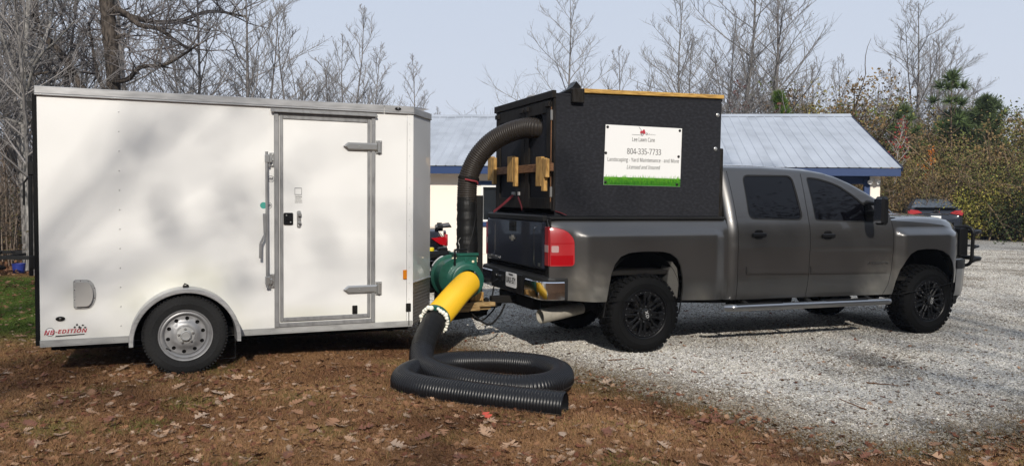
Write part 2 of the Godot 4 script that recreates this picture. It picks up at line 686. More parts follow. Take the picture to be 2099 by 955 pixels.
func letters(called: String, text: String, m: Material, parent: Node3D, at: Vector3, width: float, height: float, B := Basis.IDENTITY, bold := false, font := "Droid Sans", depth := 0.002) -> MeshInstance3D:
	var f := SystemFont.new()
	f.font_names = PackedStringArray([font])
	if bold:
		f.font_weight = 700
	var tm := TextMesh.new()
	tm.text = text
	tm.font = f
	tm.font_size = 32
	tm.pixel_size = 0.01
	tm.depth = 0.02
	tm.curve_step = 2.0
	var bx := tm.get_aabb()
	var o := MeshInstance3D.new()
	o.mesh = tm
	o.material_override = m
	o.name = called
	parent.add_child(o, true)
	var sx := width / maxf(bx.size.x, 1e-4)
	var sy := height / maxf(bx.size.y, 1e-4) if height > 0.0 else sx
	var sz := depth / 0.02
	var c := bx.get_center()
	o.transform = Transform3D(Basis(B.x * sx, B.y * sy, B.z * sz), at - B * Vector3(c.x * sx, c.y * sy, 0))
	return o


# ================================================================ the ground
func lot_edge(x: float, z: float) -> float:   # metres inside (+) or outside (-) of the gravel lot
	var p := Vector2(x, z)
	var best := 1e9
	for i in lot.size():
		best = minf(best, p.distance_squared_to(Geometry2D.get_closest_point_to_segment(p, lot[i], lot[(i + 1) % lot.size()])))
	best = sqrt(best)
	return best if Geometry2D.is_point_in_polygon(p, lot) else -best


var wig := FastNoiseLite.new()


func lot_field(x: float, z: float) -> float:
	return lot_edge(x, z) + wig.get_noise_2d(x * 90.0, z * 90.0) * 0.32 + wig.get_noise_2d(x * 400.0 + 77.0, z * 400.0) * 0.12


func ground_y(x: float, z: float, e := 1e9) -> float:
	if e > 1e8:
		e = lot_edge(x, z)
	var y := 0.10 * ss(0.1, 1.9, -e) * ss(-13.0, -9.0, z)
	y += 0.30 * ss(14.0, 30.0, -z) * ss(5.0, 15.0, x)
	y += 0.012 * wig.get_noise_2d(x * 60.0, z * 60.0) * ss(-0.2, 0.5, -e)
	return y


func grid_lines(a: float, b: float, n0: float, n1: float, fine: float) -> Array:
	var out := []
	var x := n0
	while x <= n1 + 1e-6:
		out.append(x)
		x += fine
	var s := fine
	x = n0
	while x > a:
		s *= 1.22
		x -= s
		out.push_front(x)
	s = fine
	x = out[-1]
	while x < b:
		s *= 1.22
		x += s
		out.append(x)
	return out


func make_ground() -> void:
	wig.noise_type = FastNoiseLite.TYPE_SIMPLEX_SMOOTH
	wig.frequency = 0.01
	wig.fractal_octaves = 3
	wig.seed = 4
	lot = PackedVector2Array([Vector2(60, -6.6), Vector2(8, -6.6), Vector2(5, -6.3), Vector2(3.75, -5.8), Vector2(3.15, -5.45), Vector2(2.6, -5.15), Vector2(2.2, -5.3), Vector2(1.75, -6.0), Vector2(1.2, -6.75), Vector2(0.65, -7.2), Vector2(0.1, -7.75), Vector2(-0.4, -8.5),
		Vector2(-1.0, -9.4), Vector2(-2.2, -10.6), Vector2(-3.6, -12.0), Vector2(-5.0, -14.5), Vector2(-6.5, -18.0), Vector2(-7.0, -26.0), Vector2(10.0, -26.0), Vector2(11.5, -33.0), Vector2(15.0, -32.0), Vector2(19.0, -27.5), Vector2(28.0, -24.0), Vector2(60, -20)])
	var xs := grid_lines(-260, 260, -6.5, 9.0, 0.10)
	var zs := grid_lines(-420, 60, -15.0, -3.2, 0.10)
	var H := []
	var E := []
	for i in xs.size():
		var hr := PackedFloat32Array()
		var er := PackedFloat32Array()
		for j in zs.size():
			var e := lot_edge(xs[i], zs[j])
			hr.push_back(ground_y(xs[i], zs[j], e))
			er.push_back(e + wig.get_noise_2d(xs[i] * 90.0, zs[j] * 90.0) * 0.32 + wig.get_noise_2d(xs[i] * 400.0 + 77.0, zs[j] * 400.0) * 0.12)
		H.append(hr)
		E.append(er)
	var lawn := Mb.new()
	var grav := Mb.new()
	var brown := Color(0.11, 0.055, 0.030)
	var tan_ := Color(0.20, 0.115, 0.062)
	var green := Color(0.06, 0.09, 0.022)
	for i in xs.size() - 1:
		for j in zs.size() - 1:
			var P := []
			var F := []
			for w in [[0, 0], [1, 0], [1, 1], [0, 1]]:
				P.append(Vector3(xs[i + w[0]], H[i + w[0]][j + w[1]], zs[j + w[1]]))
				F.append(E[i + w[0]][j + w[1]])
			for tri in [[0, 1, 2], [0, 2, 3]]:
				var at := lawn.v.size()
				lawn.th(P[tri[0]], P[tri[1]], P[tri[2]], Vector3.UP)
				for k in 3:
					var p: Vector3 = lawn.v[at + k]
					var k1 := wig.get_noise_2d(p.x * 70.0, p.z * 110.0) * 0.5 + 0.5
					var g := ss(0.70, 0.84, wig.get_noise_2d(p.x * 110.0 + 300.0, p.z * 150.0) * 0.5 + 0.5) * 0.6
					# greener lawn beyond the trailer's left end
					g = maxf(g, ss(-7.5, -9.0, p.z) * ss(-16.0, -14.8, p.z) * ss(-3.5, -5.0, p.x) * 0.9)
					lawn.c[at + k] = brown.lerp(tan_, k1).lerp(green, g)
				# the gravel lies on it where the field is positive
				var cut := [[P[tri[0]], F[tri[0]]], [P[tri[1]], F[tri[1]]], [P[tri[2]], F[tri[2]]]]
				var out := []
				for k in 3:
					var a = cut[k]
					var b = cut[(k + 1) % 3]
					if a[1] >= 0.0:
						out.append(a)
					if (a[1] >= 0.0) != (b[1] >= 0.0):
						var s: float = a[1] / (a[1] - b[1])
						out.append([a[0].lerp(b[0], s), 0.0])
				for k in range(1, out.size() - 1):
					var pts := [out[0], out[k], out[k + 1]]
					at = grav.v.size()
					grav.th(pts[0][0] + Vector3.UP * 0.006, pts[1][0] + Vector3.UP * 0.006, pts[2][0] + Vector3.UP * 0.006, Vector3.UP)
					for w in 3:
						var p: Vector3 = grav.v[at + w]
						grav.c[at + w] = gravel_tint(p.x, p.z)
	struct("ground", lawn, M.lawn, 60)
	struct("gravel_lot", grav, M.gravel, 60)


func gravel_tint(x: float, z: float) -> Color:
	var e := lot_edge(x, z)
	var k := wig.get_noise_2d(x * 40.0 + 9.0, z * 90.0) * 0.5 + 0.5
	var dirt := ss(0.50, 0.75, wig.get_noise_2d(x * 65.0 + 800.0, z * 160.0) * 0.5 + 0.5) * 0.75
	dirt = maxf(dirt, ss(0.9, 0.1, e) * 0.75)
	return Color(0.50, 0.49, 0.475).lerp(Color(0.66, 0.64, 0.60), k).lerp(Color(0.16, 0.13, 0.095), dirt)


func make_scatter() -> void:
	rng.seed = 77
	# ---- crushed stone: patches of loose stones, turned and laid over the lot
	var meshes := []
	for w in 3:
		var mb := Mb.new()
		for i in 300:
			var r := sqrt(rng.randf()) * 0.42
			var a := rng.randf() * TAU
			var s := rng.randf_range(0.0045, 0.0115) * (1.0 if rng.randf() < 0.9 else 1.5)
			var B := Basis.from_euler(Vector3(rng.randf() * TAU, rng.randf() * TAU, rng.randf() * TAU)).scaled(Vector3(s * rng.randf_range(0.8, 1.5), s * 0.8, s))
			var c := Vector3(cos(a) * r, s * 0.25, sin(a) * r)
			var tone := pow(rng.randf(), 0.8) * 0.50 + 0.24
			mb.col = Color(tone * 1.0, tone * 0.985, tone * rng.randf_range(0.90, 1.0)) if rng.randf() < 0.95 else Color(0.19, 0.14, 0.10)
			var vs := [Vector3(1, 0, 0), Vector3(-1, 0.1, 0), Vector3(0, 1, 0.2), Vector3(0.1, -1, 0), Vector3(0, 0.2, 1), Vector3(0.2, 0, -1)]
			for k in 6:
				vs[k] = c + B * (vs[k] * rng.randf_range(0.75, 1.2))
			for f in [[0, 2, 4], [2, 1, 4], [1, 3, 4], [3, 0, 4], [2, 0, 5], [1, 2, 5], [3, 1, 5], [0, 3, 5]]:
				var fc: Vector3 = (vs[f[0]] + vs[f[1]] + vs[f[2]]) / 3.0 - c
				mb.th(vs[f[0]], vs[f[1]], vs[f[2]], fc)
		meshes.append(mb.mesh(5))
	var where := [[], [], []]
	var tints := [[], [], []]
	var tries := 0
	for i in 9000:
		var z := -4.6 - pow(rng.randf(), 1.7) * 19.0
		var x := rng.randf_range(-3.5, 3.5 - z * 0.62)
		var e := lot_field(x, z)
		if e < -0.28 or e < rng.randf_range(-0.4, 0.7):
			continue
		var w := rng.randi() % 3
		var k := rng.randf_range(0.85, 1.1)
		var sc := rng.randf_range(0.85, 1.25)
		where[w].append(Transform3D(Basis(Vector3.UP, rng.randf() * TAU).scaled(Vector3(sc, sc, sc)), Vector3(x, ground_y(x, z) + 0.007, z)))
		var gt := gravel_tint(x, z)
		tints[w].append(Color(gt.r * 1.45 * k, gt.g * 1.45 * k, gt.b * 1.45 * k))
	for w in 3:
		swarm("gravel_stones", meshes[w], M.pebble, where[w], tints[w])

	# ---- dead turf: tufts of short blades
	var tufts := []
	for w in 3:
		var mb := Mb.new()
		for i in 110:
			var r := sqrt(rng.randf()) * 0.16
			var a := rng.randf() * TAU
			var p := Vector3(cos(a) * r, -0.004, sin(a) * r)
			var d := rng.randf() * TAU
			var lean := rng.randf_range(0.6, 2.4)
			var hgt := rng.randf_range(0.010, 0.027)
			var side := Vector3(cos(d), 0, sin(d)) * rng.randf_range(0.0010, 0.0019)
			var fw := Vector3(-sin(d), 0, cos(d)) * hgt * lean
			var tone := rng.randf_range(0.55, 1.25)
			mb.col = Color(tone, tone * rng.randf_range(0.9, 1.0), tone * rng.randf_range(0.75, 1.0))
			var m := p + fw * 0.4 + Vector3.UP * hgt * 0.7
			var e := p + fw + Vector3.UP * hgt
			mb.q(p - side, p + side, m + side * 0.7, m - side * 0.7, Vector3.UP + fw.normalized() * 0.2)
			mb.th(m - side * 0.7, m + side * 0.7, e, Vector3.UP)
		tufts.append(mb.mesh(5))
	where = [[], [], []]
	tints = [[], [], []]
	for i in 36000:
		var z := -3.9 - pow(rng.randf(), 1.5) * 12.0
		var x := rng.randf_range(0.80 * z - 1.2, 7.5 if z > -7.0 else 1.5)
		var e := lot_field(x, z)
		if e > 0.30 or e > rng.randf_range(-0.2, 0.45):
			continue
		var w := rng.randi() % 3
		var k1 := wig.get_noise_2d(x * 70.0, z * 110.0) * 0.5 + 0.5
		var g := ss(0.69, 0.83, wig.get_noise_2d(x * 110.0 + 300.0, z * 150.0) * 0.5 + 0.5) * 0.7
		g = maxf(g, ss(-7.5, -9.0, z) * ss(-16.0, -14.8, z) * ss(-3.5, -5.0, x) * 0.95)
		if rng.randf() < 0.02:
			g = maxf(g, 0.6)
		var c := Color(0.15, 0.075, 0.042).lerp(Color(0.35, 0.205, 0.108), clampf((k1 - 0.5) * 1.7 + 0.5 + rng.randf_range(-0.35, 0.35), 0, 1)).lerp(Color(0.10, 0.16, 0.03), g)
		if e > -0.45:
			c = c.lerp([Color(0.085, 0.075, 0.038), Color(0.07, 0.095, 0.03), Color(0.12, 0.08, 0.045)][rng.randi() % 3], 0.55)
		var sc := rng.randf_range(0.8, 1.3)
		where[w].append(Transform3D(Basis(Vector3.UP, rng.randf() * TAU).scaled(Vector3(sc, sc * rng.randf_range(0.7, 1.5), sc)), Vector3(x, ground_y(x, z), z)))
		tints[w].append(c)
	for w in 3:
		swarm("dead_grass", tufts[w], M.grass, where[w], tints[w])


func oak_leaf(k: int) -> ArrayMesh:
	rng.seed = 500 + k
	var half := []
	var lobes := 3 + k % 2
	half.append(Vector2(0.0, -0.5))
	half.append(Vector2(0.02, -0.42))
	for i in lobes:
		var y := -0.36 + 0.72 * (i + 0.3) / lobes
		var w := (0.20 + 0.13 * sin(PI * (i + 0.8) / lobes)) * rng.randf_range(0.8, 1.2)
		half.append(Vector2(w, y + 0.07))
		half.append(Vector2(w * 0.85, y + 0.13))
		half.append(Vector2(0.07, y + 0.12))
	half.append(Vector2(0.07, 0.42))
	half.append(Vector2(0.0, 0.52))
	var mb := Mb.new()
	var curl := rng.randf_range(0.6, 1.8)
	var roll := rng.randf_range(-0.7, 0.9)
	var tw := rng.randf_range(-0.9, 0.9)
	var f := func(p: Vector2) -> Vector3:
		return Vector3(p.x, 0.05 + curl * p.x * p.x + roll * p.y * p.y * 0.6 + tw * p.x * p.y, p.y)
	for s in [-1.0, 1.0]:
		for i in half.size() - 1:
			var a := Vector2(half[i].x * s, half[i].y)
			var b := Vector2(half[i + 1].x * s, half[i + 1].y)
			var a0 := Vector2(0, a.y)
			var b0 := Vector2(0, b.y)
			mb.q(f.call(a0), f.call(a), f.call(b), f.call(b0), Vector3.UP)
	mb.box(Vector3(0.012, 0.012, 0.18), f.call(Vector2(0, -0.5)) + Vector3(0, 0, -0.08), 0.0)
	return mb.mesh(60)


func make_fallen_leaves() -> void:
	var shapes := []
	for k in 8:
		shapes.append(oak_leaf(k))
	rng.seed = 91
	var tones := [[Color(0.32, 0.20, 0.125), "pale tan curled oak leaf lying on the brown grass"], [Color(0.23, 0.118, 0.062), "brown curled oak leaf lying on the brown grass"],
		[Color(0.14, 0.055, 0.032), "dark rust brown oak leaf lying on the brown grass"], [Color(0.33, 0.235, 0.17), "greyish pale oak leaf lying on the brown grass"]]
	var mats := []
	for tn in tones:
		var m := mat("leaf_tone", S(tn[0].r, tn[0].g, tn[0].b), 0.8)
		m.backlight_enabled = true
		m.backlight = Color(0.1, 0.07, 0.04)
		mats.append(m)
	var red := mat("red_leaf_tone", S(0.42, 0.06, 0.035), 0.7)
	var n := 0
	var spots := []
	while n < 300:
		var z := -4.45 - pow(rng.randf(), 1.35) * 3.9
		var x := rng.randf_range(0.66 * z, -0.66 * z)
		if lot_field(x, z) > -0.1 or Vector2(x + 0.2, (z + 6.4) * 0.9).length() < 0.85:
			continue
		if wig.get_noise_2d(x * 130.0 + 50.0, z * 130.0) * 0.5 + 0.5 < rng.randf_range(0.2, 0.75):
			continue
		spots.append(Vector3(x, ground_y(x, z) + 0.018, z))
		n += 1
	spots.sort_custom(func(a, b): return a.z > b.z)
	for i in spots.size():
		var k := [0, 0, 1, 1, 1, 2, 2, 3][rng.randi() % 8] as int
		var o := MeshInstance3D.new()
		o.name = numbered("fallen_leaf")
		o.mesh = shapes[rng.randi() % 8]
		o.material_override = mats[k]
		add_child(o)
		o.position = spots[i]
		var s := rng.randf_range(0.075, 0.14)
		o.basis = Basis.from_euler(Vector3(rng.randf_range(-0.4, 0.4), rng.randf() * TAU, rng.randf_range(-0.4, 0.4) + (PI if rng.randf() < 0.4 else 0.0))).scaled(Vector3(s, s, s))
		tag(o, tones[k][1], "leaf", ["pale tan leaves on the lawn", "brown leaves on the lawn", "rust brown leaves on the lawn", "greyish leaves on the lawn"][k])
	var o := MeshInstance3D.new()
	o.name = numbered("fallen_leaf")
	o.mesh = shapes[2]
	o.material_override = red
	add_child(o)
	o.position = Vector3(-0.155, ground_y(-0.155, -5.4) + 0.02, -5.42)
	o.basis = Basis.from_euler(Vector3(0.5, 0.7, 0.1)).scaled(Vector3.ONE * 0.12)
	tag(o, "bright red leaf on the grass in front of the black hose coil", "leaf")
	# the smaller crumbs of leaf that nobody could count
	var where := []
	var tints := []
	for i in 21000:
		var z := -4.2 - pow(rng.randf(), 1.3) * 9.5
		var x := rng.randf_range(0.72 * z, minf(-0.72 * z, 6.0))
		var e := lot_field(x, z)
		if e > 0.0 and rng.randf() > 0.06:
			continue
		if e < 0.0 and wig.get_noise_2d(x * 90.0 + 50.0, z * 130.0) * 0.5 + 0.5 < rng.randf_range(0.08, 0.70):
			continue
		var s := rng.randf_range(0.028, 0.072)
		where.append(Transform3D(Basis.from_euler(Vector3(rng.randf_range(-0.5, 0.5), rng.randf() * TAU, rng.randf_range(-0.5, 0.5))).scaled(Vector3(s, s, s)), Vector3(x, ground_y(x, z) + 0.014, z)))
		var c: Color = tones[[0, 1, 1, 2, 2, 3][rng.randi() % 6]][0]
		tints.append(c * rng.randf_range(0.6, 1.05))
	swarm("leaf_litter", shapes[5], M.dead_leaf, where, tints)
	# the drift of leaves along the edge of the woods
	where = []
	tints = []
	for i in 7000:
		var x := rng.randf_range(-18.0, -5.5)
		var z := rng.randf_range(-26.0, -13.0)
		if z > -15.6 and rng.randf() < 0.75:
			continue
		var s := rng.randf_range(0.06, 0.13)
		where.append(Transform3D(Basis.from_euler(Vector3(rng.randf_range(-0.6, 0.6), rng.randf() * TAU, rng.randf_range(-0.6, 0.6))).scaled(Vector3(s, s, s)), Vector3(x, ground_y(x, z) + rng.randf_range(0.01, 0.06), z)))
		tints.append(Color(0.30, 0.17, 0.10).lerp(Color(0.20, 0.09, 0.05), rng.randf()))
	swarm("woodland_litter", shapes[1], M.dead_leaf, where, tints)


# ================================================================ trees
func limb(mb: Mb, p: Vector3, d: Vector3, len: float, r0: float, r1: float, seg: int, sides: int, wob: float, lift: float) -> Array:
	var pts := [p]
	var rs := [r0]
	var dir := d.normalized()
	for i in seg:
		dir = (dir + Vector3(rng.randf_range(-wob, wob), rng.randf_range(-wob, wob) * 0.6 + lift, rng.randf_range(-wob, wob))).normalized()
		p += dir * len / seg
		pts.append(p)
		rs.append(lerpf(r0, r1, float(i + 1) / seg))
	mb.tube(pts, rs, sides, false)
	return pts


func along(pts: Array, t: float) -> Vector3:
	var f := clampf(t, 0, 1) * (pts.size() - 1)
	var i := mini(int(f), pts.size() - 2)
	return pts[i].lerp(pts[i + 1], f - i)


# opt: H, r, first, n, open (radians from upright), reach, lift, subs, twigs, leaves, leaf colour, bark colour
func make_tree(called: String, label: String, category: String, group: String, sd: int, opt: Dictionary) -> Node3D:
	rng.seed = sd
	var root := thing(called, label, category, Vector3.ZERO, 0.0, group)
	var tr := Mb.new()
	var cr := Mb.new()
	var bark: Color = opt.get("bark", Color(0.30, 0.27, 0.25))
	var H: float = opt.H
	var r: float = opt.r
	tr.col = bark
	cr.col = bark * 0.86
	var stems := []
	for s in int(opt.get("stems", 1)):
		var lean := Vector3(rng.randf_range(-1, 1), 0, rng.randf_range(-1, 1)) * float(opt.get("lean", 0.04))
		stems.append(limb(tr, Vector3(lean.x, -0.15, lean.z) * (1.0 if s else 0.2), Vector3.UP + lean * (2.2 if s else 1.0), H * (1.0 if s == 0 else rng.randf_range(0.7, 0.95)), r * (1.0 if s == 0 else 0.75), r * 0.12, 9, 8, 0.045, 0.05))
	var leaves := Mb.new()
	for stem in stems:
		var n: int = opt.n
		for i in n:
			var t: float = opt.first + (0.97 - opt.first) * (i + rng.randf() * 0.8) / n
			var az := i * 2.4 + rng.randf_range(-0.5, 0.5)
			var op: float = opt.open * rng.randf_range(0.75, 1.25) * lerpf(1.15, 0.6, t)
			var d := Vector3(cos(az) * sin(op), cos(op), sin(az) * sin(op))
			var L: float = H * opt.reach * pow(1.0 - t * 0.92, 0.8) * rng.randf_range(0.7, 1.2)
			var br: float = maxf(0.010, r * 0.42 * pow(1.0 - t, 0.8) + 0.006)
			var P := limb(cr, along(stem, t), d, L, br, 0.006, 6, 5, 0.13, opt.lift)
			var subs: int = opt.subs
			for j in subs:
				var t2 := 0.18 + 0.8 * (j + rng.randf()) / subs
				var dd: Vector3 = (along(P, minf(t2 + 0.1, 1.0)) - along(P, t2 - 0.1)).normalized()
				var o := Vector3(rng.randf_range(-1, 1), rng.randf_range(-0.2, 0.9), rng.randf_range(-1, 1)).normalized()
				var L2 := L * rng.randf_range(0.25, 0.5) * (1.15 - t2 * 0.6)
				var Q := limb(cr, along(P, t2), dd + o * 1.2, L2, maxf(0.006, br * 0.4), 0.004, 3, 3, 0.16, 0.10)
				for k in int(opt.twigs):
					var t3 = 0.2 + 0.8 * (k + rng.randf()) / opt.twigs
					var o2 := Vector3(rng.randf_range(-1, 1), rng.randf_range(-0.3, 1), rng.randf_range(-1, 1)).normalized()
					var Z := limb(cr, along(Q, t3), (Q[-1] - Q[0]).normalized() + o2 * 0.8, L2 * rng.randf_range(0.3, 0.6), 0.005, 0.003, 2, 3, 0.2, 0.06)
					if rng.randf() < opt.get("leaves", 0.0):
						for w in int(opt.get("clump", 1)):
							leaf_bit(leaves, Z[-1] + Vector3(rng.randf_range(-1, 1), rng.randf_range(-1, 1), rng.randf_range(-1, 1)) * float(opt.get("scatter", 0.03)), float(opt.get("leaf", 0.05)), opt.get("tint", Color(0.1, 0.08, 0.06)))
	if opt.has("bough"):   # a long bough with clumps of leaves left on it
		var tip: Vector3 = opt.bough
		var bp := spline([along(stems[0], 0.42), Vector3(tip.x * 0.35, lerpf(H * 0.42, tip.y, 0.5), tip.z * 0.3), tip * Vector3(0.75, 0.93, 0.8), tip], 0.5)
		var brs := []
		for i in bp.size():
			brs.append(lerpf(0.11, 0.03, float(i) / bp.size()))
		tr.tube(bp, brs, 7, true)
		for i in 22:
			var c := tip + Vector3(rng.randf_range(-1, 1) * 3.4, rng.randf_range(-1, 1) * 2.0, rng.randf_range(-1, 1) * 2.0)
			var near := along(bp, rng.randf_range(0.4, 1.0))
			var rr := rng.randf_range(0.16, 0.40)
			cr.tube([near, near.lerp(c, 0.5) + Vector3(0, 0.3, 0), c], [0.025, 0.015, 0.008], 4, false)
			for k in int(12 * rr / 0.28):
				leaf_bit(leaves, c + Vector3(rng.randfn(0, rr), rng.randfn(0, rr), rng.randfn(0, rr)), 0.20, opt.tint)
	part("trunk", tr, M.bark, root)
	part("crown", cr, M.twig, root)
	if leaves.v.size():
		part("leaves", leaves, M.leaf, root)
	return root


func leaf_bit(mb: Mb, p: Vector3, s: float, c: Color) -> void:
	var d := Vector3(rng.randf_range(-1, 1), rng.randf_range(-1, 1), rng.randf_range(-1, 1)).normalized()
	var u := d.cross(Vector3(rng.randf_range(-1, 1), rng.randf_range(-1, 1), rng.randf_range(-1, 1))).normalized()
	var w := d.cross(u)
	s *= rng.randf_range(0.6, 1.3)
	var k := rng.randf_range(0.65, 1.3)
	mb.col = Color(c.r * k, c.g * k, c.b * k)
	var nn := w
	mb.tn(p - d * s * 0.5, p + u * s * 0.32, p + d * s * 0.5, nn, nn, nn)
	mb.tn(p - d * s * 0.5, p + d * s * 0.5, p - u * s * 0.32 + w * s * 0.1, nn, nn, nn)


# a thicket: woody stems, arching canes and leaves gathered on them; size about 1 m, scaled when placed
func make_bush(called: String, label: String, category: String, group: String, sd: int, wide: float, high: float, tints: Array, count: int, leaf := 0.085, canes := 10, cane_tint := Color(0.22, 0.165, 0.11)) -> Node3D:
	rng.seed = sd
	var root := thing(called, label, category, Vector3.ZERO, 0.0, group)
	var st := Mb.new()
	var lv := Mb.new()
	var spots := []
	for i in canes:
		st.col = cane_tint * rng.randf_range(0.5, 1.25)
		var a := rng.randf() * TAU
		var b := Vector3(cos(a), 0, sin(a)) * rng.randf() * wide * 0.5
		var out := Vector3(cos(a) * rng.randf_range(0.1, 0.7), 1.0, sin(a) * rng.randf_range(0.1, 0.7))
		var P := limb(st, b, out, high * rng.randf_range(0.7, 1.25), 0.035, 0.008, 8, 4, 0.16, -0.03)
		for j in 9:
			var t := rng.randf_range(0.25, 1.0)
			var Q := limb(st, along(P, t), Vector3(rng.randf_range(-1, 1), rng.randf_range(-0.5, 0.8), rng.randf_range(-1, 1)), high * rng.randf_range(0.12, 0.34), 0.012, 0.004, 4, 3, 0.3, -0.06)
			spots.append(Q[-1])
			spots.append(Q[2])
	for i in int(count / 26.0):
		var c: Vector3 = spots[rng.randi() % spots.size()] if rng.randf() < 0.6 else Vector3(rng.randfn(0, 0.38) * wide, high * (0.10 + 0.85 * rng.randf()), rng.randfn(0, 0.38) * wide)
		c.y = maxf(c.y, 0.05)
		var rr := rng.randf_range(0.10, 0.30)
		var tint: Color = tints[rng.randi() % tints.size()]
		for j in 26:
			leaf_bit(lv, c + Vector3(rng.randfn(0, rr), rng.randfn(0, rr * 0.7), rng.randfn(0, rr)), leaf, tint)
	part("stems", st, M.twig, root)
	part("foliage", lv, M.leaf, root)
	return root


func needle_tuft(mb: Mb, p: Vector3, d: Vector3, len: float, n: int, c: Color) -> void:
	for i in n:
		var o := Vector3(rng.randf_range(-1, 1), rng.randf_range(-1, 1), rng.randf_range(-1, 1)).normalized()
		var e := (d * 0.75 + o).normalized() * len * rng.randf_range(0.6, 1.1)
		var s := e.cross(Vector3(rng.randf_range(-1, 1), rng.randf_range(-1, 1), rng.randf_range(-1, 1))).normalized() * len * 0.045
		var k := rng.randf_range(0.6, 1.35)
		mb.col = Color(c.r * k, c.g * k, c.b * k)
		var nn := s.cross(e).normalized()
		mb.tn(p - s, p + s, p + e, nn, nn, nn)


func make_pine(called: String, label: String, group: String, sd: int, H: float, first: float, reach: float, tint: Color, whorls: int, arms: int, tuft := 0.24, thick := 3) -> Node3D:
	rng.seed = sd
	var root := thing(called, label, "pine tree", Vector3.ZERO, 0.0, group)
	var tr := Mb.new()
	tr.col = Color(0.16, 0.12, 0.09)
	var nd := Mb.new()
	var stem := limb(tr, Vector3(0, -0.1, 0), Vector3.UP, H, H * 0.012, 0.02, 9, 7, 0.035, 0.05)
	for i in whorls:
		var t := first + (0.97 - first) * i / (whorls - 1.0)
		var p := along(stem, t)
		var f := (t - first) / (1.0 - first)
		for k in arms:
			var az := k * TAU / arms + i * 1.1 + rng.randf_range(-0.5, 0.5)
			var op := lerpf(1.25, 0.45, f) * rng.randf_range(0.8, 1.15)
			var L := H * reach * sin(PI * (0.28 + 0.66 * f)) * rng.randf_range(0.5, 1.2)
			var P := limb(tr, p, Vector3(cos(az) * sin(op), cos(op), sin(az) * sin(op)), L, 0.024, 0.010, 5, 4, 0.12, 0.12)
			var d: Vector3 = ((P[-1] - P[-2]).normalized() + Vector3.UP * 0.6).normalized()
			needle_tuft(nd, P[-1], d, tuft * 1.15, 70, tint)
			for j in thick:
				var t2 := rng.randf_range(0.5, 0.95)
				var q := along(P, t2) + Vector3(rng.randfn(0, 0.12), rng.randfn(0.05, 0.08), rng.randfn(0, 0.12)) * (0.4 + L * 0.5)
				needle_tuft(nd, q, d, tuft * rng.randf_range(0.75, 1.0), 46, tint)
	needle_tuft(nd, stem[-1], Vector3.UP, tuft * 1.2, 80, tint)
	part("trunk", tr, M.bark, root)
	part("needles", nd, M.leaf, root)
	return root


